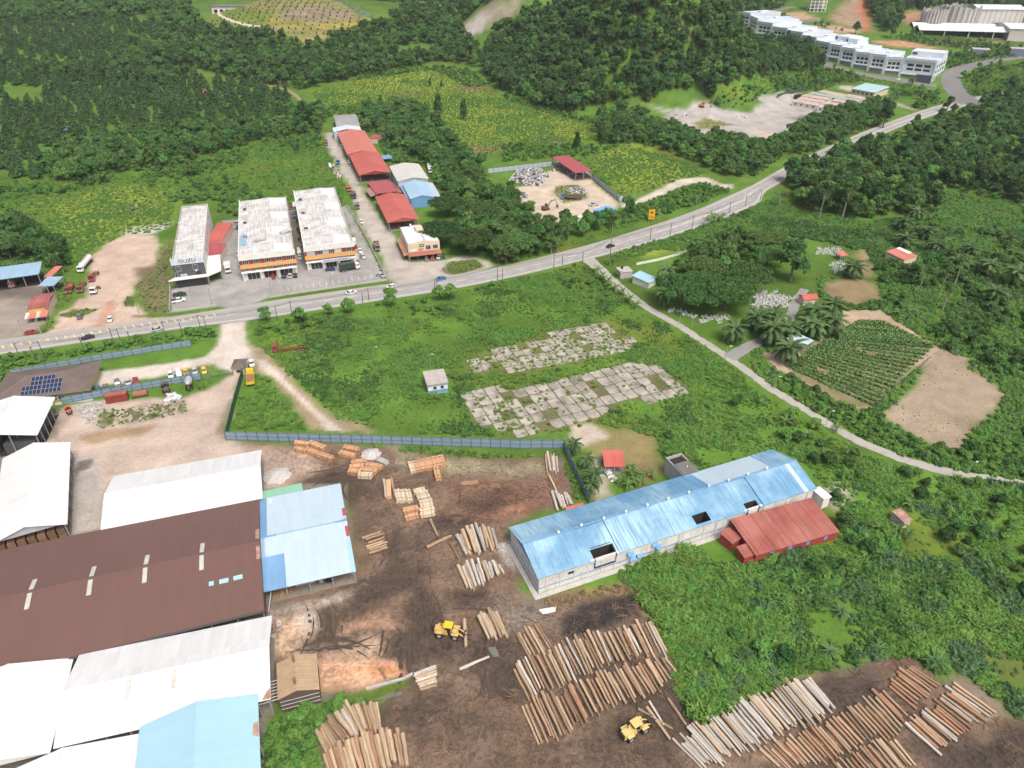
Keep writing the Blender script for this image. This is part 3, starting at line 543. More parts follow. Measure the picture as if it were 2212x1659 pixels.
# ------------------------------------------------------------------ plants: leaf-built prototypes
def leaf_arrays(blobs,n,size,rng,shell=0.35,up=0.35,aspect=1.6):
 """n leaf sprays (quads) spread through the outer volume of the blobs (cx,cy,cz,rx,ry,rz)"""
 b=np.array(blobs,float)
 wgt=(b[:,3]*b[:,4]+b[:,3]*b[:,5]+b[:,4]*b[:,5]);wgt/=wgt.sum()
 k=rng.choice(len(b),n,p=wgt)
 d=rng.normal(size=(n,3));d/=np.linalg.norm(d,axis=1)[:,None]
 d[:,2]=np.where(d[:,2]<-0.35,-d[:,2],d[:,2])
 r=1-shell*rng.random(n)**1.5
 c=b[k,:3]+d*b[k,3:]*r[:,None]
 nrm=d/b[k,3:];nrm/=np.linalg.norm(nrm,axis=1)[:,None]
 nrm=nrm*0.8+rng.normal(size=(n,3))*0.5+np.array((0,0,up));nrm/=np.linalg.norm(nrm,axis=1)[:,None]
 t=rng.normal(size=(n,3));t-=(t*nrm).sum(1)[:,None]*nrm;t/=np.linalg.norm(t,axis=1)[:,None]
 s=np.cross(nrm,t)
 sz=size*(0.6+0.8*rng.random(n))[:,None]
 a,w=t*sz*aspect/2,s*sz/2
 dr=nrm*sz*0.18
 P=np.stack([c-a,c+w-dr,c+a,c-w-dr],1)
 low=np.clip((r-(1-shell))/shell,0,1)
 v=np.clip(0.5+0.5*rng.normal(size=n)*0.6+0.15*(low-0.5),0,1)
 return P.reshape(-1,3),v
def leaf_mesh(name,P,v,mat,extra=None,extramat=None):
 nq=len(P)//4
 vs=[tuple(p)for p in P];fs=[(4*i,4*i+1,4*i+2,4*i+3)for i in range(nq)]
 mi=[0]*nq
 if extra is not None:
  o=len(vs);vs+=extra.v;fs+=[tuple(o+i for i in f)for f in extra.f];mi+=[1]*len(extra.f)
 me=bpy.data.meshes.new(name);me.from_pydata(vs,[],fs)
 me.materials.append(mat)
 if extra is not None:me.materials.append(extramat)
 me.polygons.foreach_set('material_index',mi)
 a=me.attributes.new('v','FLOAT','FACE')
 a.data.foreach_set('value',np.concatenate([v,np.zeros(len(fs)-nq)]).astype(np.float32))
 me.update()
 return me
bark=barkmat('bark',(0.10,0.08,0.06),(0.20,0.175,0.145))
pale_bark=barkmat('pale_bark',(0.24,0.22,0.19),(0.38,0.35,0.31))
LEAF={'mid':leafmat('leaf_mid',(0.072,0.172,0.042),(0.178,0.34,0.084),0.035,0.24,.5),'dark':leafmat('leaf_dark',(0.052,0.128,0.036),(0.128,0.245,0.066),0.03,0.24,.5),'bright':leafmat('leaf_bright',(0.095,0.25,0.036),(0.22,0.43,0.082),0.02,0.12,.4),'orchard':leafmat('leaf_orchard',(0.064,0.15,0.046),(0.14,0.265,0.088),0.025,0.22,.5),'palm':leafmat('leaf_palm',(0.07,0.15,0.045),(0.17,0.28,0.1),0.015,0.18,.4),'banana':leafmat('leaf_banana',(0.1,0.21,0.04),(0.22,0.38,0.09),0.02,0.2,.4),'grass':leafmat('leaf_grass',(0.108,0.255,0.035),(0.24,0.43,0.078),0.02,0.12,.4),'pale':leafmat('leaf_pale',(0.1,0.22,0.08),(0.21,0.36,0.15),0.02,0.15,.4),'yellow':leafmat('leaf_yellow',(0.16,0.28,0.034),(0.29,0.43,0.062),0.02,0.12,.4),'dry':leafmat('leaf_dry',(0.26,0.2,0.1),(0.42,0.32,0.18),0.02,0.25,.4),'crop':leafmat('leaf_crop',(0.08,0.19,0.04),(0.19,0.35,0.085),0.02,0.2,.4),}
def rblobs(rng,n,R,Hh,zc,spread=0.62,br=(0.34,0.5)):
 out=[]
 for i in range(n):
  a=2*math.pi*(i+rng.random()*.7)/n;d=R*spread*math.sqrt(rng.random()*.8+.2)
  r=R*rng.uniform(*br)
  out.append((math.cos(a)*d,math.sin(a)*d,zc+Hh*rng.uniform(-0.32,0.38),r,r,r*rng.uniform(.65,.9)))
 out.append((0,0,zc+Hh*0.25,R*.5,R*.5,Hh*.42))
 return out
def trunk_mb(rng,h,r,limbs,top=None,lean=0.0):
 mb=MB();x=0;y=0;pts=[(0,0,-0.3)]
 for i in range(1,5):
  x+=rng.uniform(-.12,.12)+lean;y+=rng.uniform(-.12,.12);pts.append((x,y,h*i/4))
 mb.tube(pts,[r*1.25,r,r*.85,r*.75,r*.55],7)
 for t in limbs:
  p0=Vector(pts[3]);p1=Vector(t);m=(p0+p1)/2+Vector((0,0,-.15*(p1-p0).length+.3))
  mb.tube([p0,m,p1],[r*.55,r*.38,r*.12],5)
 return mb
PROTO={}
def tree_proto(kind,seed,R,Hh,trunk,n,size,leaf,nb=7,spread=.62,br=(.34,.5),barkm=None,shell=.4,blobs=None,tr=None):
 rng=np.random.default_rng(seed)
 zc=trunk+Hh*.5
 bl=blobs(rng)if blobs else rblobs(rng,nb,R,Hh,zc,spread,br)
 P,v=leaf_arrays(bl,n,size,rng,shell)
 limbs=[(b[0]*.8,b[1]*.8,b[2])for b in bl[:5]]
 tm=trunk_mb(rng,trunk+Hh*.25,tr or(0.03*(trunk+Hh)+.05),limbs)
 barkm=barkm or bark
 PROTO.setdefault(kind,[]).append((leaf_mesh('crown',P,v,LEAF[leaf]),tm.mesh('trunk',barkm),leaf_mesh('tree_'+kind,P,v,LEAF[leaf],tm,barkm)))
for s in range(3):tree_proto('broad',100+s,4.6,6.5,3.2,620,.95,'mid',7)
for s in range(3):tree_proto('dense',110+s,4.4,8.0,3.0,680,.95,'dark',8)
for s in range(2):tree_proto('light',120+s,4.0,5.5,2.5,560,.85,'bright',6)
def cone_blobs(rng):
 return[(rng.uniform(-.3,.3),rng.uniform(-.3,.3),1.6+i*1.05,2.5-i*.42,2.5-i*.42,1.0)for i in range(5)]+[(math.cos(a)*1.3,math.sin(a)*1.3,2.3,1.3,1.3,1.1)for a in(0.3,2.2,4.4)]
for s in range(3):tree_proto('orchard',130+s,2.5,5.5,1.0,360,.75,'orchard',blobs=cone_blobs,tr=.14)
def col_blobs(rng):
 return[(rng.uniform(-.5,.5),rng.uniform(-.5,.5),2.2+i*1.7,2.6-abs(i-1.6)*.35,2.6-abs(i-1.6)*.35,1.7)for i in range(6)]
for s in range(2):tree_proto('column',140+s,3,10,1.2,620,.8,'dark',blobs=col_blobs,tr=.22)
def umbrella(rng):
 out=[]
 for i in range(16):
  a=i*2.4;d=9.5*math.sqrt((i+.5)/16)
  r=rng.uniform(2.8,3.9)
  out.append((math.cos(a)*d,math.sin(a)*d,10.2-d*.30+rng.uniform(-.7,.7),r,r,r*.5))
 return out
for s in range(2):tree_proto('rain',150+s,9,7,5.5,4200,.74,'mid' if s else 'dark',blobs=umbrella,tr=.6,shell=.6)
for s in range(2):tree_proto('bush',160+s,2.3,2.8,.3,300,.62,'mid',5,barkm=bark)
for s in range(2):tree_proto('bushl',165+s,2.2,2.6,.2,300,.6,'bright',5)
for s in range(2):tree_proto('bushd',168+s,2.4,3.0,.2,300,.65,'dark',5)
def frond_set(rng,n,length,droop,width,z0,e0=(.1,1.2),leafn=9,seg=5):
 """arching fronds, each a spine carrying paired leaflets"""
 P=[];v=[]
 for i in range(n):
  az=2*math.pi*(i+rng.random()*.6)*0.382*1.0*n/n if False else i*2.399+rng.uniform(-.2,.2)
  el=e0[0]+(e0[1]-e0[0])*(i/max(1,n-1))**.8
  ln=length*rng.uniform(.85,1.1)
  p=np.array((0,0,z0),float);dirh=np.array((math.cos(az),math.sin(az),0))
  tone=rng.uniform(.1,.9)
  for k in range(leafn):
   t=(k+.5)/leafn
   e=el-droop*t*1.5
   step=ln/leafn
   tg=dirh*math.cos(e)+np.array((0,0,math.sin(e)))
   q=p+tg*step
   sd=np.cross(tg,(0,0,1.0));sd/=np.linalg.norm(sd)+1e-6
   w=width*(1-.75*abs(t-.4))*.5
   dn=np.array((0,0,-.35*w));fw=tg*step*.8
   for sg in(-1,1):
    P+=[p,q,q+sd*sg*w+dn+fw*.6,p+sd*sg*w+dn+fw*.6]
    v.append(min(1,max(0,tone+rng.uniform(-.25,.25))))
   p=q
 return np.array(P),np.array(v)
def palm_proto(kind,seed,n,length,droop,width,z0,e0,trunk,tr,leaf='palm',leafn=9,barkm=None):
 rng=np.random.default_rng(seed)
 P,v=frond_set(rng,n,length,droop,width,z0,e0,leafn)
 tm=MB()
 tm.tube([(0,0,-.2),(rng.uniform(-.1,.1),0,trunk*.5),(rng.uniform(-.2,.2),rng.uniform(-.2,.2),trunk)],[tr*1.15,tr,tr*.9],8)
 PROTO.setdefault(kind,[]).append((leaf_mesh('crown',P,v,LEAF[leaf]),tm.mesh('trunk',barkm or bark),leaf_mesh('tree_'+kind,P,v,LEAF[leaf],tm,barkm or bark)))
for s in range(2):palm_proto('oilpalm',200+s,30,5.6,1.0,1.7,4.6,(-.35,1.3),4.8,.42)
for s in range(2):palm_proto('coconut',205+s,20,4.0,1.15,1.1,4.6,(-.4,1.2),4.8,.2,barkm=pale_bark)
for s in range(2):palm_proto('banana',210+s,8,2.6,.9,.75,1.7,(.3,1.3),2.0,.16,'banana',5,barkm=pale_bark)
for s in range(2):palm_proto('pandan',214+s,22,2.0,1.0,.28,.6,(.1,1.4),.6,.12,'pale',5)
def low_proto(kind,seed,R,h,n,size,leaf,aspect=1.6,up=.35,nb=5):
 rng=np.random.default_rng(seed)
 bl=[(math.cos(a)*R*.5*rng.random(),math.sin(a)*R*.5*rng.random(),h*rng.uniform(.1,.45),R*rng.uniform(.4,.65),R*rng.uniform(.4,.65),h*rng.uniform(.4,.65))for a in rng.uniform(0,6.28,nb)]
 P,v=leaf_arrays(bl,n,size,rng,.6,up,aspect)
 P[:,2]=np.maximum(P[:,2],-.15)
 me=leaf_mesh('plant_'+kind,P,v,LEAF[leaf])
 PROTO.setdefault(kind,[]).append((me,None,me))
for s in range(3):low_proto('weed',300+s,1.5,1.1,120,.46,'grass')
for s in range(2):low_proto('weedd',310+s,1.5,1.3,120,.5,'mid')
for s in range(2):low_proto('weedy',320+s,1.5,.7,100,.42,'yellow')
for s in range(2):low_proto('weedb',330+s,1.7,1.3,130,.5,'bright')
for s in range(2):low_proto('weedp',340+s,1.4,1.2,110,.5,'pale',3.0,.1)
for s in range(2):low_proto('drygrass',350+s,1.2,.8,90,.4,'dry',3.0,.1)
def blade_proto(kind,seed,R,h,n,leaf,w=.10):
 rng=np.random.default_rng(seed);P=[];v=[]
 for i in range(n):
  a=rng.uniform(0,6.28);d=R*math.sqrt(rng.random());b=np.array((math.cos(a)*d,math.sin(a)*d,0))
  az=rng.uniform(0,6.28);o=np.array((math.cos(az),math.sin(az),0));hh=h*rng.uniform(.6,1.15)
  s=np.array((-o[1],o[0],0))*w*rng.uniform(.7,1.5)
  m=b+o*hh*.22+np.array((0,0,hh*.65));t=b+o*hh*.62+np.array((0,0,hh*.8))
  P+=[b-s,b+s,m+s,m-s,m-s,m+s,t+s*.2,t-s*.2];q=rng.random();v+=[q*.7,q]
 me=leaf_mesh('plant_'+kind,np.array(P),np.array(v),LEAF[leaf]);PROTO.setdefault(kind,[]).append((me,None,me))
for s in range(2):blade_proto('tallgrass',360+s,1.3,1.5,70,'grass')
for s in range(2):blade_proto('lalang',364+s,1.3,1.3,70,'yellow')
PROTO_OBJ={}
def proto_objs(kind):
 if kind not in PROTO_OBJ:
  PROTO_OBJ[kind]=[bpy.data.objects.new('prototype_'+kind,p[2])for p in PROTO[kind]]
 return PROTO_OBJ[kind]
def scatter_gn(name,kinds,pts,scl,label,cat,idx=None):
 """one object of uncountable plants: points carrying instances"""
 objs=[o for k in kinds for o in proto_objs(k)]
 me=bpy.data.meshes.new(name)
 n=len(pts)
 if n==0:return None
 me.vertices.add(n);me.vertices.foreach_set('co',np.asarray(pts,float).ravel())
 def attr(nm,ty,arr,f='value'):
  a=me.attributes.new(nm,ty,'POINT');a.data.foreach_set(f,arr)
 attr('scl','FLOAT',np.asarray(scl,np.float32))
 attr('yaw','FLOAT',(RNG.random(n)*6.2832).astype(np.float32))
 attr('pick','INT',(RNG.integers(0,len(objs),n)if idx is None else idx).astype(np.int32))
 o=link(name,me,kind='stuff')
 tag(o,label,cat)
 ng=bpy.data.node_groups.new(name,'GeometryNodeTree')
 ng.interface.new_socket('Geometry',in_out='INPUT',socket_type='NodeSocketGeometry')
 ng.interface.new_socket('Geometry',in_out='OUTPUT',socket_type='NodeSocketGeometry')
 N,K=ng.nodes,ng.links
 gi=N.new('NodeGroupInput');go=N.new('NodeGroupOutput')
 ip=N.new('GeometryNodeInstanceOnPoints')
 K.new(gi.outputs[0],ip.inputs['Points'])
 if len(objs)==1:
  oi=N.new('GeometryNodeObjectInfo');oi.inputs['Object'].default_value=objs[0];oi.inputs['As Instance'].default_value=True
  K.new(oi.outputs['Geometry'],ip.inputs['Instance'])
 else:
  jn=N.new('GeometryNodeJoinGeometry')
  for ob in reversed(objs):
   oi=N.new('GeometryNodeObjectInfo');oi.inputs['Object'].default_value=ob;oi.inputs['As Instance'].default_value=True
   K.new(oi.outputs['Geometry'],jn.inputs[0])
  K.new(jn.outputs[0],ip.inputs['Instance'])
  ip.inputs['Pick Instance'].default_value=True
  ia=N.new('GeometryNodeInputNamedAttribute');ia.data_type='INT';ia.inputs[0].default_value='pick'
  K.new(ia.outputs['Attribute'],ip.inputs['Instance Index'])
 ya=N.new('GeometryNodeInputNamedAttribute');ya.data_type='FLOAT';ya.inputs[0].default_value='yaw'
 cx=N.new('ShaderNodeCombineXYZ');K.new(ya.outputs['Attribute'],cx.inputs[2])
 K.new(cx.outputs[0],ip.inputs['Rotation'])
 sa=N.new('GeometryNodeInputNamedAttribute');sa.data_type='FLOAT';sa.inputs[0].default_value='scl'
 K.new(sa.outputs['Attribute'],ip.inputs['Scale'])
 K.new(ip.outputs[0],go.inputs[0])
 md=o.modifiers.new('scatter','NODES');md.node_group=ng
 return o
KEEP_OUT=[]
def add_keep(pd,z=0.0):KEEP_OUT.append([(p.x,p.y)for p in W(pd,z)])
def region_points(pd,spacing,jitter=.9,excl=(),ymax=None,keep=True,seed=1,margin=0.0):
 """jittered positions inside a photo polygon, laid out on the ground"""
 rng=np.random.default_rng(seed)
 w=[(p.x,p.y)for p in W(pd)]
 x0,x1=min(p[0]for p in w),max(p[0]for p in w);y0,y1=min(p[1]for p in w),max(p[1]for p in w)
 gx=np.arange(x0,x1,spacing);gy=np.arange(y0,y1,spacing)
 X,Y=np.meshgrid(gx,gy);X=X.ravel()+(rng.random(X.size)-.5)*spacing*jitter;Y=Y.ravel()+(rng.random(Y.size)-.5)*spacing*jitter
 if ymax:m=Y<ymax;X,Y=X[m],Y[m]
 Z=terrain(X,Y);dx,dy=proj(X,Y,Z)
 m=inpoly(dx,dy,pd)
 for e in excl:m&=~inpoly(dx,dy,e)
 X,Y,Z=X[m],Y[m],Z[m]
 if keep:
  m=np.ones(len(X),bool)
  for k in KEEP_OUT:m&=~inpoly(X,Y,k)
  X,Y,Z=X[m],Y[m],Z[m]
 return np.stack([X,Y,Z],1)
def vary(n,lo,hi,seed=0):return lo+(hi-lo)*np.random.default_rng(seed).random(n)
TREE_N={}
def plant(kind,name,loc,scale,label,cat='tree',group=None,pick=None,lean=None,sz=None):
 pr=PROTO[kind];cr,tr,_=pr[(pick if pick is not None else random.randrange(len(pr)))%len(pr)]
 o=thing(name,label,cat,loc,random.uniform(0,6.28),group,None)
 o.scale=(scale,scale,scale*(sz or random.uniform(.9,1.12)))
 if lean:o.rotation_euler=(lean[0],lean[1],o.rotation_euler[2])
 link('crown',cr,o)
 if tr is not None:link('trunk',tr,o)
 return o
# ------------------------------------------------------------------ buildings
WHITE_ROOF=roofmat('roof_white',(0.70,0.735,0.745),streak=(0.58,0.61,0.62),samt=.55,var=.1)
WHITE_ROOF2=roofmat('roof_white_aged',(0.72,0.725,0.71),streak=(0.36,0.36,0.35),samt=.55,var=.12,patch=(0.33,0.33,0.32),pamt=.65,psc=.2)
GREY_AND_SHADE_ROOF=roofmat('roof_grey_and_shade',(0.70,0.725,0.725),streak=(0.58,0.6,0.6),samt=.35)  # white roof greyed as painted shade for far slopes; also grey shop sheets
BROWN_ROOF=roofmat('roof_brown',(0.158,0.092,0.078),streak=(0.14,0.09,0.074),samt=.3,var=.05)
BLUE_ROOF=roofmat('roof_blue',(0.17,0.36,0.54),streak=(0.055,0.16,0.34),samt=.7,var=.16,patch=(0.40,0.62,0.72),pamt=.9,psc=.09)
PALEBLUE=roofmat('roof_pale_blue',(0.47,0.60,0.69),streak=(0.39,0.51,0.61),samt=.3,var=.06)
SKYBLUE=roofmat('roof_sky_blue',(0.35,0.57,0.68),streak=(0.34,0.56,0.68),samt=.35,var=.05)
MIDBLUE=roofmat('roof_mid_blue',(0.19,0.36,0.58),streak=(0.14,0.28,0.5),samt=.5,var=.15)
TEALBLUE=roofmat('roof_shed_blue',(0.30,0.46,0.60),streak=(0.24,0.38,0.52),samt=.4,var=.1)
RED_ROOF=roofmat('roof_red',(0.50,0.125,0.10),streak=(0.36,0.10,0.085),samt=.4,var=.12,patch=(0.56,0.18,0.14),pamt=.5)
SALMON=roofmat('roof_salmon',(0.58,0.20,0.155),streak=(0.45,0.14,0.11),samt=.4,var=.1)
MAROON=roofmat('roof_maroon',(0.40,0.10,0.11),streak=(0.3,0.08,0.09),samt=.3,var=.08)
OLDRED=roofmat('roof_old_red',(0.34,0.105,0.085),streak=(0.15,0.06,0.05),samt=.75,var=.15,patch=(0.45,0.19,0.155),pamt=.8)
RUSTY=roofmat('roof_rusty',(0.36,0.20,0.14),streak=(0.22,0.13,0.09),samt=.6,var=.2,patch=(0.52,0.45,0.40),pamt=.6,psc=.5)
GREENR=roofmat('roof_green',(0.22,0.44,0.33),var=.06)
TILE=plain('roof_shingle',(0.155,0.125,0.11),.8,.2,.3,fine=3.0)
W_WHITE=plain('wall_white',(0.74,0.74,0.71),.8,.06,.3,dirt=(0.42,0.41,0.38),dirt_amt=.45)
W_CONC=plain('wall_concrete',(0.47,0.46,0.44),.9,.15,.35,dirt=(0.20,0.20,0.19),dirt_amt=.6)
W_WEATHER=plain('wall_weathered',(0.66,0.655,0.63),.9,.12,.35,dirt=(0.24,0.235,0.22),dirt_amt=.75)
W_BLUE=plain('wall_blue',(0.15,0.33,0.58),.7,.12,.5)
W_PALEBLUE=plain('wall_pale_blue',(0.52,0.60,0.66),.7,.1,.5)
W_GREYBLUE=plain('wall_sheet_grey',(0.42,0.46,0.49),.6,.1,.5)
W_DARK=plain('wall_dark_grey',(0.085,0.095,0.105),.6,.1,.5)
W_MAROON=plain('wall_maroon',(0.23,0.055,0.045),.7,.1,.5)
W_ORANGE=plain('wall_orange',(0.66,0.39,0.15),.7,.06,.5)
W_CREAM=plain('wall_cream',(0.66,0.54,0.43),.8,.1,.5)
W_GREEN=plain('wall_yellow_green',(0.45,0.47,0.16),.8,.1,.5)
W_BROWN=plain('wall_brown_sheet',(0.13,0.09,0.075),.7,.15,.8)
W_RED=plain('wall_red',(0.33,0.06,0.05),.7,.15,.5)
GLASS=plain('window_glass',(0.03,0.04,0.05),.12,.2,.5,spec=.6)
FRAME=plain('window_frame',(0.62,0.63,0.62),.5,.05)
DARK=plain('dark_interior',(0.035,0.033,0.03),.9,.3,.5)  # near-black; stands in for interior shade, also colours dark gear
STEEL=plain('steel_post',(0.30,0.31,0.32),.5,.15,1.0)
FLOORC=plain('shed_floor',(0.24,0.215,0.185),.9,.25,.3,dirt=(0.1,0.09,0.08),dirt_amt=.6)
SKYL=plain('skylight_sheet',(0.50,0.51,0.47),.4,.2,.6,dirt=(0.25,0.25,0.22),dirt_amt=.6)
RUSTM=plain('rusty_metal',(0.30,0.15,0.09),.8,.25,.8,dirt=(0.16,0.09,0.07),dirt_amt=.6)
class Bld:
 """local frame: A->B is local x (near eave), y points at C; heights in metres"""
 def __init__(s,name,label,cat,A,B,C,z=0.0,group=None,yaw=None):
  """with yaw: the near side passes through B, the left side through C"""
  a,b,c=(at(*q,z)if not isinstance(q,Vector)else q for q in(A,B,C))
  if yaw is not None:
   e=Vector((math.cos(yaw),math.sin(yaw),0));f=Vector((-e.y,e.x,0))
   bx,by,cx,cy=b.dot(e),b.dot(f),c.dot(e),c.dot(f)
   a=e*cx+f*by;b=e*bx+f*by;c=e*cx+f*cy
  d=b-a;s.l=math.hypot(d.x,d.y);s.rz=math.atan2(d.y,d.x)
  ux,uy=d.x/s.l,d.y/s.l
  s.w=(c.x-a.x)*-uy+(c.y-a.y)*ux
  s.off=(c.x-a.x)*ux+(c.y-a.y)*uy
  s.g=ter(a.x,a.y)if a.y>520 else 0.0
  s.o=thing(name,label,cat,(a.x,a.y,s.g),s.rz,group)
  M=Matrix.Rotation(s.rz,2)
  s.poly=[tuple(Vector((a.x,a.y))+M@Vector(p))for p in((-.5,-.5),(s.l+.5,-.5),(s.l+.5,s.w+.5),(-.5,s.w+.5))]
  KEEP_OUT.append(s.poly)
 def p(s,name,mb,mat,parent=None):return part(name,mb,mat,parent or s.o)
 def gable_roof(s,ze,zr,m1,m2=None,rf=.5,ov=.5,t=.12,x0=None,x1=None,cap=None):
  x0=-ov if x0 is None else x0;x1=s.l+ov if x1 is None else x1
  yr=s.w*rf;sl1=(zr-ze)/yr;sl2=(zr-ze)/(s.w-yr)
  r1=s.p('roof_slope',MB().slab([(x0,-ov,ze-sl1*ov),(x1,-ov,ze-sl1*ov),(x1,yr,zr),(x0,yr,zr)],t),m1)
  r2=s.p('roof_slope',MB().slab([(x0,yr,zr),(x1,yr,zr),(x1,s.w+ov,ze-sl2*ov),(x0,s.w+ov,ze-sl2*ov)],t),m2 or m1)
  s.p('ridge_cap',MB().add([(x0,yr-.3,zr-.3*sl1+.04),(x1,yr-.3,zr-.3*sl1+.04),(x0,yr,zr+.06),(x1,yr,zr+.06),(x0,yr+.3,zr-.3*sl2+.04),(x1,yr+.3,zr-.3*sl2+.04)],[(0,1,3,2),(2,3,5,4)]),cap or m1)
  return r1,r2
 def gable_ends(s,ze,zr,mat,rf=.5,both=True,inset=.05,z0=None):
  z0=ze if z0 is None else z0
  for x in((inset,s.l-inset)if both else(inset,)):
   s.p('gable_wall',MB().add([(x-.06,0,z0-.14),(x-.06,s.w,z0-.14),(x-.06,s.w,ze-.14),(x-.06,s.w*rf,zr-.14),(x-.06,0,ze-.14),(x+.06,0,z0-.14),(x+.06,s.w,z0-.14),(x+.06,s.w,ze-.14),(x+.06,s.w*rf,zr-.14),(x+.06,0,ze-.14)],[(0,1,2,3,4),(9,8,7,6,5),(0,5,6,1),(1,6,7,2),(2,7,8,3),(3,8,9,4),(4,9,5,0)]),mat)
 def mono_roof(s,z0,z1,mat,ov=.4,t=.12,tx=0.0):
  k=(z1-z0)/s.w
  return s.p('roof_sheet',MB().slab([(-ov,-ov,z0-k*ov),(s.l+ov,-ov,z0-k*ov+tx),(s.l+ov,s.w+ov,z1+k*ov+tx),(-ov,s.w+ov,z1+k*ov)],t),mat)
 def walls(s,h,mat,t=.2,sides='nsew',z0=0.0,inset=0.0):
  i=inset
  if 'n' in sides:s.p('wall',MB().box(i,s.l-i,i,i+t,z0,h),mat)
  if 'f' in sides or 's' in sides:s.p('wall',MB().box(i,s.l-i,s.w-t-i,s.w-i,z0,h),mat)
  if 'w' in sides:s.p('wall',MB().box(i,i+t,t+i+.002,s.w-t-i-.002,z0,h),mat)
  if 'e' in sides:s.p('wall',MB().box(s.l-t-i,s.l-i,t+i+.002,s.w-t-i-.002,z0,h),mat)
 def floor(s,mat=None,z=.08):s.p('floor_slab',MB().box(0.3,s.l-.3,.3,s.w-.3,-.2,z),mat or FLOORC)
 def posts(s,h,nx,ys=None,r=.12,mat=None,h2=None):
  ys=ys if ys is not None else(.25,s.w-.25)
  me=fixn(MB().box(-r,r,-r,r,-.1,h).mesh('post',mat or STEEL))
  for j,yv in enumerate(ys):
   for i in range(nx):link('post',me,s.o,(.25+(s.l-.5)*i/max(1,nx-1),yv,0))
 def win(s,cx,z,w,h,side='n',frame=True,d=.03,mat=None,name='window',nx=1):
  f={'n':lambda u,v,dd:(u,-dd,v),'s':lambda u,v,dd:(u,s.w+dd,v),'w':lambda u,v,dd:(-dd,u,v),'e':lambda u,v,dd:(s.l+dd,u,v)}[side]
  def bx(u0,u1,v0,v1,d0,d1):
   a,b=f(u0,v0,d0),f(u1,v1,d1)
   return(min(a[0],b[0]),max(a[0],b[0]),min(a[1],b[1]),max(a[1],b[1]),min(a[2],b[2]),max(a[2],b[2]))
  o=s.p(name,MB().box(*bx(cx-w/2,cx+w/2,z,z+h,-.1,d)),mat or GLASS)
  if frame:
   mb=MB();q=.09
   for a in(bx(cx-w/2-q,cx+w/2+q,z+h,z+h+q,-.05,d+.05),bx(cx-w/2-q,cx+w/2+q,z-q,z,-.05,d+.07),bx(cx-w/2-q,cx-w/2,z,z+h,-.05,d+.05),bx(cx+w/2,cx+w/2+q,z,z+h,-.05,d+.05)):mb.box(*a)
   for i in range(1,nx):mb.box(*bx(cx-w/2+w*i/nx-.04,cx-w/2+w*i/nx+.04,z+.003,z+h-.003,-.04,d+.03))
   part('frame',mb,FRAME,o)
  return o
 def px(s,p,z=0.0):
  """photo point -> local x, y at height z"""
  q=at(*p,z+(0 if s.g==0 else 0));v=Matrix.Rotation(-s.rz,2)@Vector((q.x-s.o.location.x,q.y-s.o.location.y))
  return v.x,v.y
def one(t,x,y):return L(t,(x,y))[0]
def text(parent,s,loc,rot,size,mat,ext=.02,name='lettering',xs=1.0):
 cu=bpy.data.curves.new(name,'FONT');cu.body=s;cu.size=size;cu.extrude=ext;cu.align_x='CENTER';cu.align_y='CENTER';cu.resolution_u=3
 t=bpy.data.objects.new(name,cu);COL.objects.link(t)
 bpy.context.view_layer.update()
 me=bpy.data.meshes.new_from_object(t.evaluated_get(bpy.context.evaluated_depsgraph_get()))
 bpy.data.objects.remove(t);me.name=name;me.materials.clear();me.materials.append(mat)
 o=link(name,me,parent,loc);o.rotation_euler=rot;o.scale=(xs,1,1)
 return o
# --- sawmill sheds, bottom left
b=Bld('sawmill_shed','white gabled shed roof over drying racks beside the solar roofed house','shed',one('a2',290,602),one('a2',430,308),one('a2',-140,330),6.0)
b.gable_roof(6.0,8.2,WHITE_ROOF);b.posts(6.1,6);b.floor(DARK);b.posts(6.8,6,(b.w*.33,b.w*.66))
for i in range(5):
 for j in range(2):b.p('drying_rack',MB().box(b.l*(.06+.19*i),b.l*(.06+.19*i)+b.l*.14,1.5+j*b.w*.48,1.5+j*b.w*.48+b.w*.40,.1,3.2),W_DARK)
b=Bld('sawmill_shed','long white gabled shed with timber packs showing under its open near end','shed',one('a2',527,1325),one('a2',555,675),one('a2',40,770),5.6)
b.gable_roof(5.6,8.0,WHITE_ROOF,GREY_AND_SHADE_ROOF);b.posts(5.6,7);b.floor();b.gable_ends(5.6,8.0,W_GREYBLUE,both=False)
TIMB=barkmat('timber_pack',(0.16,0.10,0.07),(0.30,0.20,0.13),6.0)
for i in range(7):
 for k in range(2):b.p('timber_pack',MB().box(.8+0.0,5.2,.8+i*b.w/7.3,.8+i*b.w/7.3+b.w/9,.1+k*1.75,1.7+k*1.75),TIMB)
s2=b
b=Bld('sawmill_shed','wide white gabled shed roof adjoining the far side of the brown roof','shed',one('a2',825,1372),one('a2',2130,1120),one('a2',928,945),5.6)
b.gable_roof(5.6,8.0,WHITE_ROOF,GREY_AND_SHADE_ROOF,ov=.2);b.posts(5.4,9);b.floor();b.gable_ends(5.6,8.0,W_WHITE,inset=.2)
b=Bld('sawmill_hall','huge dark brown gabled mill roof with pale skylight strips','mill',one('a3',-420,964),one('a3',2145,340),one('a2',2120,1118),5.4)
r1,r2=b.gable_roof(5.4,7.9,BROWN_ROOF,ov=.1)
b.posts(5.2,12);b.floor();b.gable_ends(5.4,7.9,W_BROWN,z0=2.2)
yr=b.w*.5;k1=2.5/yr
for(tx,ty)in(('a3',250),('a3',740),('a2',1195),('a2',1645)):
 pass
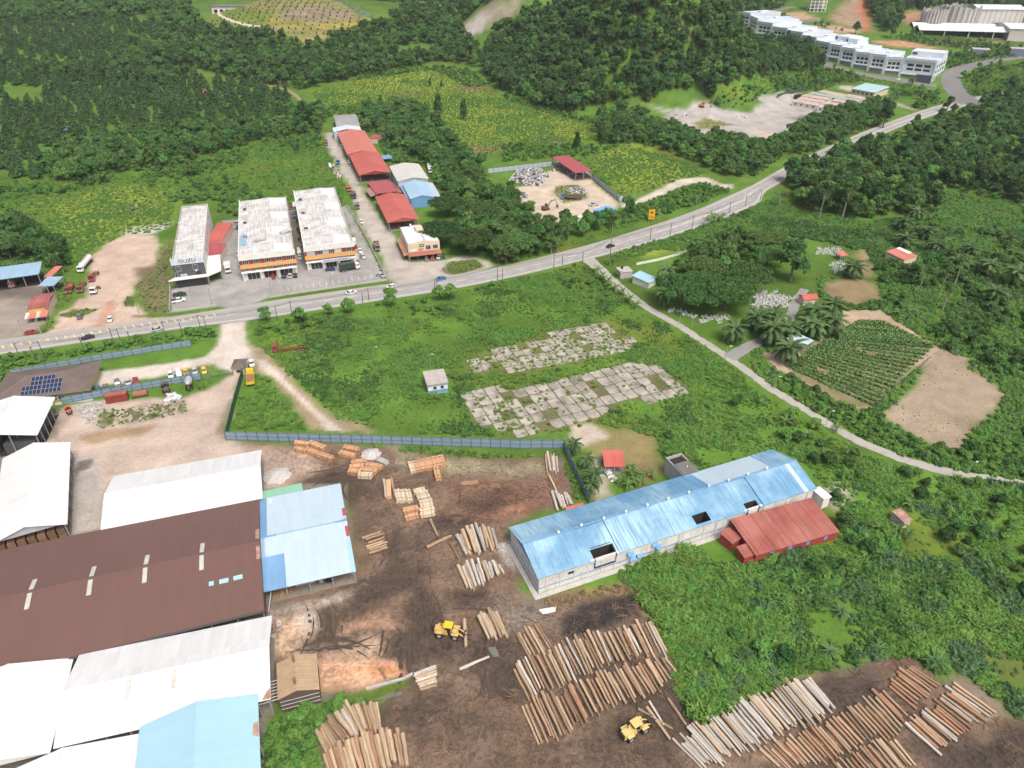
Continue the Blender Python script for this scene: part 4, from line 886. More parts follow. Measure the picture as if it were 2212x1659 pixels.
for q in(one('a3',245,190),one('a3',738,85),one('a2',1195,1585),one('a2',1640,1560)):
 lx,ly=b.px(q,7.9)
 for sg,(ya,yb)in((-1,(.5,4.4)),(1,(.5,3.8))):
  y0,y1=yr+sg*ya,yr+sg*yb;z0,z1=7.9-k1*ya+.05,7.9-k1*yb+.05
  b.p('skylight',MB().slab([(lx-.45,y0,z0),(lx+.45,y0,z0),(lx+.45,y1,z1),(lx-.45,y1,z1)][::(1 if sg>0 else-1)],.05),SKYL)
for q,w_ in((one('a3',1718,125),.5),(one('a3',1820,103),.95),(one('a3',1935,75),.95)):
 lx,ly=b.px(q,6.8);z=7.9-k1*(yr-ly)+.06
 b.p('patch_sheet',MB().slab([(lx-w_,ly-.55,z-.55*k1),(lx+w_,ly-.55,z-.55*k1),(lx+w_,ly+.55,z+.55*k1),(lx-w_,ly+.55,z+.55*k1)],.05),SKYBLUE)
b.p('eave_gutter',MB().box(-.1,b.l+.1,-.42,-.12,5.0,5.25),W_DARK)
for q,c_ in((one('a2',2075,1440),0),(one('a2',2080,1590),1)):
 lx,ly=b.px(q,6.5);b.p('rust_patch',MB().slab([(b.l-.75,ly-2,7.9-k1*abs(ly-2-yr)+.05),(b.l+.1,ly-2,7.9-k1*abs(ly-2-yr)+.05),(b.l+.1,ly+1.6,7.9-k1*abs(ly+1.6-yr)+.05),(b.l-.75,ly+1.6,7.9-k1*abs(ly+1.6-yr)+.05)],.05),RUSTY)
mill=b
b=Bld('sawmill_shed','broad white gabled shed roof adjoining the near side of the brown roof','shed',one('a3',440,1462),one('a3',2195,1060),one('a3',605,718),5.4)
b.gable_roof(5.4,7.9,WHITE_ROOF,GREY_AND_SHADE_ROOF,ov=.15);b.posts(5.2,10);b.floor();b.gable_ends(5.4,7.9,W_WHITE,inset=.3)
k1=2.5/(b.w*.5)
for q in(one('a3',1060,880),one('a3',1425,792)):
 lx,ly=b.px(q,7.6);yr=b.w*.5
 b.p('skylight',MB().slab([(lx-.4,yr-4.0,7.9-k1*4+.05),(lx+.4,yr-4,7.9-k1*4+.05),(lx+.4,yr-.6,7.9-k1*.6+.05),(lx-.4,yr-.6,7.9-k1*.6+.05)],.05),SKYL)
b.p('rust_patch',MB().slab([(b.l-1.4,-.05,5.4+.05),(b.l+.12,-.05,5.45),(b.l+.12,1.9,5.45+k1*1.9),(b.l-.6,1.2,5.45+k1*1.2)],.05),RUSTY)
b=Bld('sawmill_shed','sky blue gabled shed roof at the bottom edge with peeling corner','shed',one('a3',2128,1960),one('a3',2092,1028),one('a3',1140,1290),6.2)
b.gable_roof(6.2,8.8,SKYBLUE,ov=.1);b.posts(6.1,6);b.floor();b.gable_ends(6.2,8.8,W_PALEBLUE)
k1=2.6/(b.w*.5)
b.p('rust_patch',MB().slab([(b.l*.60,-.05,6.25),(b.l*.74,-.05,6.25),(b.l*.73,.8,6.25+.8*k1),(b.l*.62,1.0,6.25+1.0*k1)],.05),RUSTY)
b=Bld('sawmill_shed','white gabled shed roof at the left edge beside the brown roof end','shed',one('a3',400,1500),one('a3',590,735),one('a3',-380,900),5.1)
b.gable_roof(5.1,7.4,WHITE_ROOF,GREY_AND_SHADE_ROOF,ov=.15);b.posts(5.1,6);b.floor();b.gable_ends(5.1,7.4,W_WHITE)
b=Bld('sawmill_shed','white gabled shed roof with far slope shaded grey in the bottom corner','shed',one('a3',1092,1960),one('a3',1135,1350),one('a3',-60,1640),5.0)
b.gable_roof(5.0,7.4,WHITE_ROOF,GREY_AND_SHADE_ROOF,ov=.1);b.posts(5.0,6);b.floor();b.gable_ends(5.0,7.4,W_WHITE)
b=Bld('saw_shed','pale blue low gabled shed with darker blue strips over the sawing floor','shed',one('b3',100,185),one('b3',872,8),one('b2',62,1150),4.6)
ze,zr=4.6,5.9;w=b.w;yr=w*.5;k1=(zr-ze)/yr
def sheet(nm,u0,u1,y0,y1,mat,dz=0.0):
 zf=lambda y:zr-k1*abs(y-yr)+dz
 b.p(nm,MB().slab([(u0*b.l,y0*w,zf(y0*w)),(u1*b.l,y0*w,zf(y0*w)),(u1*b.l,y1*w,zf(y1*w)),(u0*b.l,y1*w,zf(y1*w))],.1),mat)
sheet('roof_sheet',.27,1.0,-.02,.5,PALEBLUE);sheet('roof_sheet',0,.27,-.02,.30,MIDBLUE);sheet('roof_sheet',.07,.27,.30,.5,PALEBLUE);sheet('roof_sheet',0,.07,.30,.5,TEALBLUE)
sheet('roof_sheet',.10,1.0,.5,1.02,PALEBLUE);sheet('roof_sheet',0,.10,.5,1.02,MIDBLUE)
sheet('patch_sheet',.965,1.004,.33,.52,MAROON,.06);sheet('patch_sheet',.965,1.004,.56,.66,MAROON,.06);sheet('edge_sheet',.955,1.004,-.025,.30,SKYBLUE,.06)
sheet('ridge_cap',0,.2,.49,.51,MIDBLUE,.1);sheet('ridge_cap',.86,1.003,.49,.51,MIDBLUE,.1);sheet('ridge_cap',.2,.86,.493,.507,TEALBLUE,.08)
sheet('patch_sheet',.13,.165,.93,.99,W_WHITE,.06)
b.posts(4.4,5,(.3,w*.5,w-.3));b.floor()
b.p('back_wall',MB().box(.1,.3,1,w-.5,0,3.6),W_BROWN)
PLANKM=barkmat('sawn_plank',(0.36,0.20,0.11),(0.52,0.33,0.19),4.0)
for i in range(9):b.p('sawn_plank',MB().box(2+i*.45,2.35+i*.45,1.0+(i%3)*.3,5.5+(i%2),.1+(i%3)*.06,.22+(i%3)*.1),PLANKM)
b.p('sawing_bench',MB().box(7,11,3,4.2,.1,1.1).box(12,12.8,2.5,5.5,.1,1.7),W_GREYBLUE)
b.p('machine',MB().box(13.5,15,2,3.5,.1,1.6).box(14,14.6,2.4,3.1,1.6,2.2),DARK)
b.p('leaning_beam',MB().cyl((.8,-2.2,.1),(2.4,2.5,3.8),.09),plain('pale_beam',(.55,.53,.48)))
saw=b
b=Bld('lean_to','small green lean-to roof behind the pale blue saw shed','lean-to',one('b2',120,1133),one('b2',445,1062),one('b2',118,1082),4.4)
b.mono_roof(4.4,4.9,GREENR,ov=.05);b.posts(4.3,3);b.floor()
b=Bld('kiln_house','dusty kiln house with brown sheet walls and two roof stacks','kiln',one('b3',248,1062),one('b3',572,978),one('b3',160,800),4.6)
DUST=plain('sawdust_roof',(0.42,0.31,0.19),.9,.2,.4,dirt=(0.26,0.22,0.2),dirt_amt=.6)
yr=b.l*.48;w=b.w
b.p('roof_slope',MB().slab([(-.2,-.2,4.5),(yr,-.2,5.9),(yr,w+.2,5.9),(-.2,w+.2,4.5)],.12),DUST)
b.p('roof_slope',MB().slab([(yr,-.2,5.9),(b.l+.2,-.2,4.5),(b.l+.2,w+.2,4.5),(yr,w+.2,5.9)],.12),DUST)
b.p('front_wall',MB().yprism([(0,0),(b.l,0),(b.l,4.4),(yr,5.7),(0,4.4)],0,.2),W_BROWN);b.p('back_wall',MB().yprism([(0,0),(b.l,0),(b.l,4.4),(yr,5.7),(0,4.4)],w-.2,w),W_BROWN)
b.walls(4.4,W_BROWN,sides='we')
for i in range(3):b.p('wall_rail',MB().box(0,b.l,-.1,-.01,1.1+i*1.1,1.2+i*1.1),W_GREYBLUE)
for i in range(6):b.p('roof_rail',MB().tube([(0,w*(i+.5)/6,4.75),(yr,w*(i+.5)/6,6.05),(b.l,w*(i+.5)/6,4.75)],.06,5),plain('rail_tan',(.5,.4,.28)))
for q in(.18,.82):b.p('flue_stack',MB().cyl((yr*.95,w*q,5.6),(yr*.95,w*q,7.4),.22,.2,10).cyl((yr*.95,w*q,7.35),(yr*.95,w*q,7.55),.3,.3,10),RUSTM)
for i in range(7):b.p('feed_pipe',MB().cyl((-4.5,w*(.08+.09*i),3.4),(.2,w*(.08+.09*i),3.7),.09,.09,6),plain('pipe_grey',(.5,.5,.48)))
KEEP_OUT.append(b.poly)
# --- house with solar panels
b=Bld('bungalow','brown hip roofed house with solar panels and yellow green walls','house',one('a2',-70,342),one('a2',715,240),one('a1',85,1606),3.6)
l,w=b.l,b.w;h=3.6;zr=6.4;ov=.7;rx0,rx1=w*.5,l-w*.5
b.p('roof',MB().add([(-ov,-ov,h),(l+ov,-ov,h),(l+ov,w+ov,h),(-ov,w+ov,h),(rx0,w/2,zr),(rx1,w/2,zr)],[(0,1,5,4),(1,2,5),(2,3,4,5),(3,0,4),(3,2,1,0)]),TILE)
HIPM=plain('hip_tiles',(.2,.165,.145));
for(p0,p1)in(((-ov,-ov,h),(rx0,w/2,zr)),((l+ov,-ov,h),(rx1,w/2,zr)),((l+ov,w+ov,h),(rx1,w/2,zr)),((-ov,w+ov,h),(rx0,w/2,zr)),((rx0,w/2,zr),(rx1,w/2,zr))):b.p('ridge_tiles',MB().cyl(p0,p1,.16,.16,6),HIPM)
b.walls(3.55,W_GREEN,inset=.6);b.p('verandah_floor',MB().box(-.5,l+.5,-.8,w+.5,-.1,.05),W_CONC)
for x_ in(l*.62,l*.7,l*.45):b.win(x_,1.3,1.5,1.4,'n',d=-.55,nx=3)
SOL=plain('solar_cell',(0.02,0.035,0.085),.15,.25,.4,spec=.6);SOLF=plain('solar_frame',(0.62,0.63,0.65),.4,.05)
pn=MB().box(-.5,.5,-.82,.82,0,.04);pnm=pn.mesh('solar_panel',SOL)
fr=MB()
for a_ in((-.5,-.475,-.82,.82,.04,.055),(.475,.5,-.82,.82,.04,.055),(-.475,.475,-.82,-.795,.04,.055),(-.475,.475,.795,.82,.04,.055)):fr.box(*a_)
frm=fr.mesh('panel_frame',SOLF)
pit=math.atan2(zr-h,w/2+ov)
arr=thing('solar_array','rows of dark solar panels mounted on the brown hip roof','solar panels',b.o.location,b.rz)
x0a,_=b.px(one('a2',165,270),4.6);x1a,_=b.px(one('a2',498,215),4.6);pw=(x1a-x0a)/10.2;sx=pw/1.03
rowsA=[(0,10),(0,10),(2,10),(2,8)]
for r_,(c0,c1)in enumerate(rowsA):
 for c_ in range(c0,c1):
  yv=1.3+r_*1.66*sx*1.0;u=x0a+pw*(c_+.5)+(.2 if c_>4 else 0)
  zz=h+(yv+ov)*math.tan(pit)+.12
  pz=link('solar_panel',pnm,arr,(u,yv,zz));pz.rotation_euler=(pit,0,0);pz.scale=(sx,sx,1)
  link('panel_frame',frm,pz)
b=Bld('guard_house','small hip roofed guard house at the yard gate','guard house',one('a1',1888,1562),one('a1',1978,1556),one('a1',1893,1495),3.0)
l,w=b.l,b.w
b.p('roof',MB().add([(-.5,-.5,2.9),(l+.5,-.5,2.9),(l+.5,w+.5,2.9),(-.5,w+.5,2.9),(l/2,w/2,4.2)],[(0,1,4),(1,2,4),(2,3,4),(3,0,4),(3,2,1,0)]),TILE)
b.walls(2.88,W_CREAM);b.win(l*.5,1.1,1.4,1.1);b.win(w*.5,1.1,1.2,1.1,'e')
# --- long blue warehouse
b=Bld('warehouse','long weathered blue gabled warehouse with stained white walls','warehouse',one('c3',285,72),one('d2',508,1034),one('c2',85,1356),5.4)
ze,zr=5.4,7.9;l,w=b.l,b.w;yr=w*.5;k1=(zr-ze)/yr;ov=.5
def wsl(nm,u0,u1,side,mat,dz=0.0,ya=0.0,yb=1.0):
 if side=='n':y0,y1=-ov+(yr+ov)*ya,-ov+(yr+ov)*yb
 else:y0,y1=yr+(w-yr+ov)*ya,yr+(w-yr+ov)*yb
 zf=lambda y:zr-k1*abs(y-yr)+dz
 return b.p(nm,MB().slab([(u0*l,y0,zf(y0)),(u1*l,y0,zf(y0)),(u1*l,y1,zf(y1)),(u0*l,y1,zf(y1))],.12),mat)
wsl('roof_slope',-.006,.165,'n',BLUE_ROOF);wsl('roof_slope',-.006,.60,'s',BLUE_ROOF);wsl('roof_slope',.60,.66,'s',BLUE_ROOF,.02);wsl('roof_slope',.66,.91,'s',PALEBLUE,-.1);wsl('roof_slope',.91,1.006,'s',BLUE_ROOF,0)
wsl('roof_slope',.165,.262,'n',BLUE_ROOF,-.35,.34,1.0);wsl('roof_slope',.165,.178,'n',BLUE_ROOF,-.3,0,.34);wsl('roof_slope',.254,.262,'n',BLUE_ROOF,-.3,0,.34);wsl('roof_slope',.262,.53,'n',BLUE_ROOF);wsl('roof_slope',.53,.60,'n',BLUE_ROOF,0,.36,1.0);wsl('roof_slope',.53,.60,'n',BLUE_ROOF,0,-.0,.08);wsl('roof_slope',.53,.538,'n',BLUE_ROOF,0,.08,.36);wsl('roof_slope',.592,.60,'n',BLUE_ROOF,0,.08,.36)
wsl('roof_slope',.60,.715,'n',BLUE_ROOF);wsl('roof_slope',.715,.79,'n',BLUE_ROOF,-.3,.25,1.0);wsl('roof_slope',.715,.728,'n',BLUE_ROOF,-.3,0,.25);wsl('roof_slope',.777,.79,'n',BLUE_ROOF,-.3,0,.25);wsl('roof_slope',.79,.955,'n',BLUE_ROOF);wsl('roof_slope',.955,.972,'n',PALEBLUE,.04);wsl('roof_slope',.972,1.006,'n',BLUE_ROOF)
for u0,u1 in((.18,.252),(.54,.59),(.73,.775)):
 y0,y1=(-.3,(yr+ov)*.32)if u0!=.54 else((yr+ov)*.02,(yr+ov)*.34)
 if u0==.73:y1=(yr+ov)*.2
 b.p('opening_shade_lining',MB().box(u0*l+.1,u1*l-.1,y0,y1,2.4,2.6).box(u0*l-.02,u0*l+.12,y0,y1,2.6,zr-k1*abs(y0-yr)-.1).box(u1*l-.12,u1*l+.02,y0,y1,2.6,zr-k1*abs(y0-yr)-.1).box(u0*l+.12,u1*l-.12,y1-.1,y1+.05,2.6,zr-k1*abs(y1-yr)-.3),DARK)  # near-black box lining stands in for the shade inside each opening
b.p('ridge_cap',MB().box(-.5,l+.5,yr-.25,yr+.25,zr-.02,zr+.08),MIDBLUE)
for i in range(11):
 u=.11+i*.077
 b.p('roof_vent',MB().cyl((u*l,yr-.1,zr),(u*l,yr-.1,zr+.55),.22,.22,8).cyl((u*l,yr-.1,zr+.5),(u*l,yr-.1,zr+.8),.38,.2,8),W_WHITE)
b.walls(5.2,W_WEATHER,.25)
b.gable_ends(ze,zr,W_BLUE,inset=-.05)
b.p('eave_beam',MB().box(-.1,l+.1,-.12,-.005,4.3,5.1),W_WHITE)
BLU=plain('blue_line',(0.17,0.33,0.56),.7,.2)
b.p('wall_band',MB().box(0,l,-.09,-.004,1.55,1.8),BLU)
b.p('wall_band',MB().box(-.09,-.004,0,w,1.55,1.8),BLU)
for i in range(22):b.p('pilaster',MB().box(l*(i+.5)/22-.12,l*(i+.5)/22+.12,-.14,-.006,0,4.28),W_WEATHER)
for i in range(11):
 x_=l*(.30+.062*i)
 if i not in(4,5,6):b.p('wall_panel',MB().box(x_+.2,x_+3.4,-.07,-.008,2.0,4.1),W_WHITE)
for(x_,z_)in((.30,2.8),(.335,1.2),(.385,3.2),(.40,2.0),(.31,.9)):b.p('window_hood',MB().add([(x_*l-.8,-.02,z_+1.2),(x_*l+.8,-.02,z_+1.2),(x_*l+.8,-1.0,z_+.75),(x_*l-.8,-1.0,z_+.75),(x_*l-.8,-.02,z_+1.1),(x_*l+.8,-.02,z_+1.1),(x_*l+.8,-1.0,z_+.65),(x_*l-.8,-1.0,z_+.65)],[(0,1,2,3),(7,6,5,4),(0,4,5,1),(1,5,6,2),(2,6,7,3),(3,7,4,0)]),W_BLUE)
b.win(l*.105,3.0,1.8,.9,'n',frame=True)
b.p('kerb_drain',MB().box(-1.4,l+1,-1.5,-.2,-.1,.14),W_CONC);b.p('kerb_drain',MB().box(-1.4,-.2,-.2,w,-.1,.14),W_CONC)
wareh=b
b=Bld('side_porch','white box porch on the end wall of the blue warehouse','porch',one('d2',585,1130),one('d2',640,1110),one('d2',505,1050),3.4)
b.p('roof',MB().box(-.2,b.l+.2,-.2,b.w+.2,3.2,3.5),W_WHITE);b.walls(3.18,W_WHITE)
b=Bld('annexe','red sheet roofed annexe built against the blue warehouse','annexe',one('d2',35,1578),one('d2',700,1388),one('c2',1840,1335),2.9)
b.mono_roof(2.8,4.2,OLDRED,.3);b.walls(2.7,W_RED)
for i in range(5):b.p('roof_seam',MB().slab([(b.l*i/5+.6,-.2,2.82),(b.l*i/5+.72,-.2,2.82),(b.l*i/5+.72,b.w,4.24),(b.l*i/5+.6,b.w,4.24)],.04),W_RED)
for i in range(4):b.win(b.l*(.2+.22*i),1.0,1.0,1.1,'n',mat=W_BLUE,frame=False)
b=Bld('porch_roof','small red lean-to roof at the annexe corner nearest the warehouse wall','lean-to',one('c2',1860,1485),one('c2',1925,1440),one('c2',1785,1400),2.9)
b.mono_roof(2.7,3.2,OLDRED,.2);b.walls(2.6,W_RED)
b=Bld('porch_roof','small red lean-to roof below the annexe eave','lean-to',one('c2',1960,1600),one('c2',2050,1570),one('c2',1935,1515),2.6)
b.mono_roof(2.4,2.9,OLDRED,.2);b.walls(2.3,W_RED)
b=Bld('tank_house','grey concrete water tank house with open parapet roof','tank house',one('c2',1465,945),one('c2',1592,905),one('c2',1322,792),5.6)
b.walls(5.6,W_CONC,.25);b.p('roof_slab',MB().box(.25,b.l-.25,.25,b.w-.25,4.6,4.8),DARK);b.p('tank_cover',MB().box(.1,b.l-.1,.1,b.w*.58,5.62,5.85),plain('tank_lid',(.16,.155,.145)))
b.p('pipe_stub',MB().cyl((b.l*.55,b.w*.3,5.8),(b.l*.55,b.w*.3,6.3),.15,.15,8),W_WHITE);b.p('edge_trim',MB().box(-.1,-.002,-.1,b.w,5.2,5.7).box(-.1,b.l,-.1,-.002,5.2,5.7),TEALBLUE);b.win(b.w*.2,1.5,.9,1.6,'w')
b=Bld('open_shed','bright red sheet roofed open shed behind the blue fence','shed',one('c2',820,862),one('c2',985,860),one('c2',790,750),3.0)
b.mono_roof(2.8,3.6,RED_ROOF,.1);b.posts(2.75,3);b.floor();b.p('crate',MB().box(1,2.5,1,2.2,.1,1.1),W_GREYBLUE)
b=Bld('open_shed','small red shed roof peeping from behind the blue warehouse','shed',one('c2',520,1230),one('c2',655,1195),one('c2',500,1205),3.0)
b.mono_roof(2.6,3.2,RED_ROOF,.1);b.posts(2.5,2)
b=Bld('pump_hut','flat roofed blue and white hut standing in the overgrown field','hut',one('b2',1462,205),one('b2',1622,182),one('b2',1422,100),3.6)
b.walls(3.5,W_WHITE);b.p('roof_slab',MB().box(-.3,b.l+.3,-.3,b.w+.3,3.5,3.75),plain('flat_roof_grey',(.45,.42,.39),.9,.2,.4,dirt=(.2,.19,.18),dirt_amt=.6));b.p('wall_band',MB().box(-.06,b.l+.06,-.06,b.w+.06,.2,1.4),W_BLUE);b.p('wall_band',MB().box(-.05,b.l+.05,-.05,b.w+.05,2.9,3.1),W_BLUE)
b.win(b.l*.35,1.7,1.0,1.0,'n');b.win(b.l*.72,1.7,.9,1.0,'n')
# --- dealership with the roof sign
def p2(t,x,y):return one(t,x,y)
b=Bld('dealership','three storey grey truck dealership with a roof sign and white canopy','dealership',p2('a1',1388,690),p2('a1',1645,660),p2('a1',1412,240),11.6)
l,w=b.l,b.w;Ht=11.4
b.p('front_wall',MB().box(0,l,0,.3,0,10.2),W_DARK);b.p('wall',MB().box(0,.25,.3,w,0,10.9),W_CONC);b.p('wall',MB().box(l-.25,l,.3,w,0,10.9),W_WHITE);b.p('wall',MB().box(.25,l-.25,w-.3,w,0,10.9),W_CONC)
b.p('sign_parapet',MB().box(-.25,l+.25,-.35,-.05,9.6,12.0),plain('parapet_blue',(.60,.68,.76)));b.p('side_return',MB().box(-.25,-.02,-.05,2.2,9.6,12.0).box(l+.02,l+.25,-.05,2.2,9.6,12.0),plain('parapet_blue',(.60,.68,.76)))
text(b.o,'ISUZU',(l*.5,-.37,10.95),(math.pi/2,0,0),2.1,plain('sign_maroon',(.11,.015,.03)),.04,xs=1.15)
for i in range(3):
 y0,y1=.6+(w-.8)*i/3,.6+(w-.8)*(i+1)/3-.5
 b.p('roof_sheet',MB().slab([(.25,y0+1.6,9.6),(l*.60,y0+1.6,10.6),(l*.60,y1,10.9),(.25,y1,10.0)],.12),WHITE_ROOF2);b.p('roof_sheet',MB().slab([(l*.60,y0+1.8,10.4),(l-.25,y0+1.8,10.1),(l-.25,y1,10.2),(l*.60,y1,10.5)],.12),WHITE_ROOF2)
 b.p('party_parapet',MB().box(-.12,l+.1,y0,y0+.28,9.2,11.0),W_WHITE);b.p('flat_gutter',MB().box(.25,l-.25,y0+.3,y0+1.8,9.1,9.3),DARK);b.p('roof_tank',MB().box(l*.65,l*.95,y0+.5,y0+1.5,9.3,10.0),W_DARK)
for(x_,z_,ww)in((.17,6.9,1.7),(.70,6.9,1.7)):b.win(l*x_,z_,ww,1.9,'n',nx=3)
for i in range(4):b.win(l*(.20+.055*i),4.6,.45,.9,'n',frame=False,mat=FRAME)
b.win(l*.76,4.6,1.8,1.2,'n',frame=False,mat=DARK);b.p('air_unit',MB().box(l*.68,l*.74,-.5,-.002,6.2,6.7),W_WHITE);b.win(l*.06,4.3,.8,2.0,'n')
for i in range(6):b.win(w*(.1+.15*i),7.0,1.6,1.5,'e',frame=False);b.win(w*(.1+.15*i),7.0,1.6,1.5,'w',frame=False)
deal=b
c0=Matrix.Rotation(-b.rz,2)
cp=[b.px(p2('a1',*q),4.3)for q in((1366,858),(1690,815),(1800,768),(1790,640),(1660,640))]
mbc=MB();pts_=[(cp[0][0],cp[0][1]),(cp[1][0],cp[1][1]),(cp[2][0],cp[2][1]),(cp[3][0],cp[3][1]),(l+.02,cp[3][1]),(l+.02,-.02),(-.3,-.02),(-.6,3)]
b.p('canopy',MB().prism([pts_[0],pts_[1],pts_[2],pts_[3],pts_[4],pts_[5],pts_[6]],4.1,4.4),W_WHITE)
for q in(pts_[0],pts_[1],pts_[2],pts_[3]):b.p('canopy_post',MB().box(q[0]-.3 if q[0]>2 else q[0]+.1,q[0]-.05 if q[0]>2 else q[0]+.35,q[1]+.2,q[1]+.45,0,4.08),STEEL)
b.p('showroom_front',MB().box(.5,l-.5,-.6,-.35,0,3.8),GLASS)
b.p('flag_banner',MB().box(pts_[1][0]-.2,pts_[1][0]+.1,pts_[1][1]+.6,pts_[1][1]+.7,.2,3.2),RED_ROOF)
b2=Bld('lean_to','long red lean-to roof beside the dealership wall','lean-to',p2('a1',1660,545),p2('a1',1792,540),p2('a1',1655,388),4.0)
b2 .mono_roof(3.7,4.1,RED_ROOF,.1);b2 .walls(3.6,W_CREAM)
b2=Bld('lean_to','short red lean-to roof next to the white canopy of the dealership','lean-to',p2('a1',1660,635),p2('a1',1792,628),p2('a1',1660,552),4.0)
b2 .mono_roof(3.5,3.9,MAROON,.1);b2 .walls(3.4,W_CREAM)
# --- two banded shop blocks
def shop(label,A,B,C,h,sign=None,rs=5,skew=None):
 b=Bld('shop_block',label,'shop',A,B,C,h,yaw=math.radians(17.5))
 l,w=b.l,b.w
 b.p('front_wall',MB().box(0,l,0,.3,0,h),W_WHITE);b.p('wall',MB().box(0,.25,.3,w,0,h-.2),W_WHITE);b.p('wall',MB().box(l-.25,l,.3,w,0,h-.2),W_WHITE);b.p('wall',MB().box(.25,l-.25,w-.3,w,0,h-.2),W_CONC)
 b.p('parapet',MB().box(-.3,l+.3,-.5,-.02,h-2.0,h+.3),W_WHITE)
 b.p('band',MB().box(-.06,l+.06,-.12,-.004,h-4.0,h-2.02),W_MAROON);b.p('band',MB().box(-.3,l+.3,-.42,-.006,h-5.7,h-4.02),W_ORANGE);b.p('band',MB().box(-.06,l+.06,-.12,-.008,h-6.9,h-5.72),W_MAROON)
 b.p('side_band',MB().box(l+.004,l+.3,-.4,3.5,h-5.7,h-4.02),W_ORANGE);b.p('side_band',MB().box(l+.004,l+.1,-.1,3.5,h-4,h-2.02),W_MAROON);b.p('side_band',MB().box(-.3,-.004,-.4,3.5,h-5.7,h-4.02),W_ORANGE)
 for i in range(5):
  b.win(l*(.1+.2*i),h-3.75,l*.10,1.45,'n',d=.14,nx=3)
  b.win(l*(.1+.2*i),h-6.75,l*.12,.95,'n',d=.14,nx=4)
 b.p('ground_wall',MB().box(0,l,-.1,-.01,0,3.6),W_WHITE)
 for i in range(3):b.win(l*(.2+.3*i),.1,l*.22,2.9,'n',d=.13,mat=DARK if i==1 else GLASS,name='shopfront',nx=3)
 b.p('canopy',MB().box(-.2,l+.2,-1.6,-.12,3.55,3.8),W_WHITE)
 for i in range(4):b.p('column',MB().box(l*(.02+.32*i)-.2,l*(.02+.32*i)+.2,-1.5,-1.1,0,3.5),W_WHITE)
 n=7
 for i in range(n):
  y0,y1=1.0+(w-1.2)*i/n,1.0+(w-1.2)*(i+1)/n-.06
  dz=.14*(i%2)+.05*i
  b.p('roof_sheet',MB().slab([(.25,y0,h-1.2+dz),(l*.64,y0,h-.1+dz),(l*.64,y1,h+.05+dz),(.25,y1,h-1.1+dz)],.1),WHITE_ROOF2)
  b.p('roof_sheet',MB().slab([(l*.64,y0,h-.2+dz),(l-.25,y0,h-1.1+dz),(l-.25,y1,h-1.0+dz),(l*.64,y1,h-.1+dz)],.1),WHITE_ROOF2 if i%2 else GREY_AND_SHADE_ROOF)
 for i in range(3):b.p('roof_hatch',MB().box(l*.08,l*.08+1.6,w*(.3+.25*i),w*(.3+.25*i)+.9,h-.75+.25*i,h-.15+.3*i),W_DARK)
 b.p('edge_wall',MB().box(-.15,.24,.3,w,h-.2,h+.25),W_WHITE);b.p('edge_wall',MB().box(l-.24,l+.15,.3,w,h-.2,h+.25),W_CONC)
 for i in range(6):b.win(w*(.12+.14*i),h-4.2,1.6,1.2,'w',frame=False);b.win(w*(.12+.14*i),h-4.2,1.6,1.2,'e',frame=False)
 return b
b=shop('white shop block with a teal sign and orange bands beside the dealership',p2('a1',2004,604),p2('b1',372,600),p2('a1',1946,200),10.8)
b.p('sign',MB().box(b.l*.48,b.l*.74,-.5,-.125,3.1,3.9),plain('sign_teal',(.08,.30,.28)))
b.p('sign_stripe',MB().box(b.l*.53,b.l*.69,-.53,-.505,3.38,3.62),FRAME)
b.p('blue_sheet',MB().slab([(.1,b.w*.18,9.75),(b.l*.14,b.w*.18,10.5),(b.l*.14,b.w*.36,10.7),(.1,b.w*.36,9.9)],.06),TEALBLUE)
b.p('roof_drum',MB().cyl((b.l*.80,b.w*.28,10.9),(b.l*1.0,b.w*.34,10.9),.9,.9,12),W_CONC);b.p('roof_frame',MB().box(b.l*.3,b.l*.52,b.w*.2,b.w*.215,10.9,11.6).box(b.l*.505,b.l*.52,b.w*.22,b.w*.32,10.9,11.6),W_CONC)
b=shop('white shop block with orange bands and a glass and aluminium sign',p2('b1',512,586),p2('b1',852,535),p2('b1',370,118),10.3)
b.p('sign_board',MB().box(b.l*.30,b.l*.90,-1.85,-1.6,3.2,4.6),plain('sign_pale',(.62,.68,.76)))
text(b.o,'KACA & ALUMINIUM',(b.l*.6,-1.87,3.9),(math.pi/2,0,0),1.15,plain('sign_navy',(.02,.03,.12)),.03,xs=.95)
b.p('hoarding',MB().box(b.l*.03,b.l*.20,-.2,-.122,6.4,8.2),W_GREYBLUE);b.p('hoarding',MB().box(b.l*.36,b.l*.48,-.2,-.122,6.4,8.2),W_GREYBLUE);b.p('hoarding',MB().box(b.l*.60,b.l*.74,-.2,-.122,6.4,8.2),W_CREAM)
b.p('corner_bay',MB().prism([(b.l+.02,0),(b.l+1.6,2.4),(b.l+1.6,5.5),(b.l+.02,5.5)],0,10.1),W_WHITE);b.p('corner_band',MB().prism([(b.l+.04,-.1),(b.l+1.75,2.3),(b.l+1.75,5.6),(b.l+.04,5.6)],4.6,6.28),W_ORANGE);b.p('corner_band',MB().prism([(b.l+.03,-.05),(b.l+1.68,2.35),(b.l+1.68,5.55),(b.l+.03,5.55)],6.3,8.2),W_MAROON)
def wallrun(name,label,cat,pts,h,t,mat,group=None,z=0.0):
 w=W(pts);mb=MB()
 o=None
 for i in range(len(w)-1):
  a,c=w[i],w[i+1];d=(c-a).normalized();n=Vector((-d.y,d.x,0))*t/2
  mb.prism([(a-n)[:2],(c-n)[:2],(c+n)[:2],(a+n)[:2]],0,h)
 return solo(name,mb,mat,label,cat,group=group)
wallrun('kerb_wall','low concrete wall dividing the shop car park from the main road','wall',L('b1',(170,990),(600,925),(1130,850)),.7,.35,W_CONC)
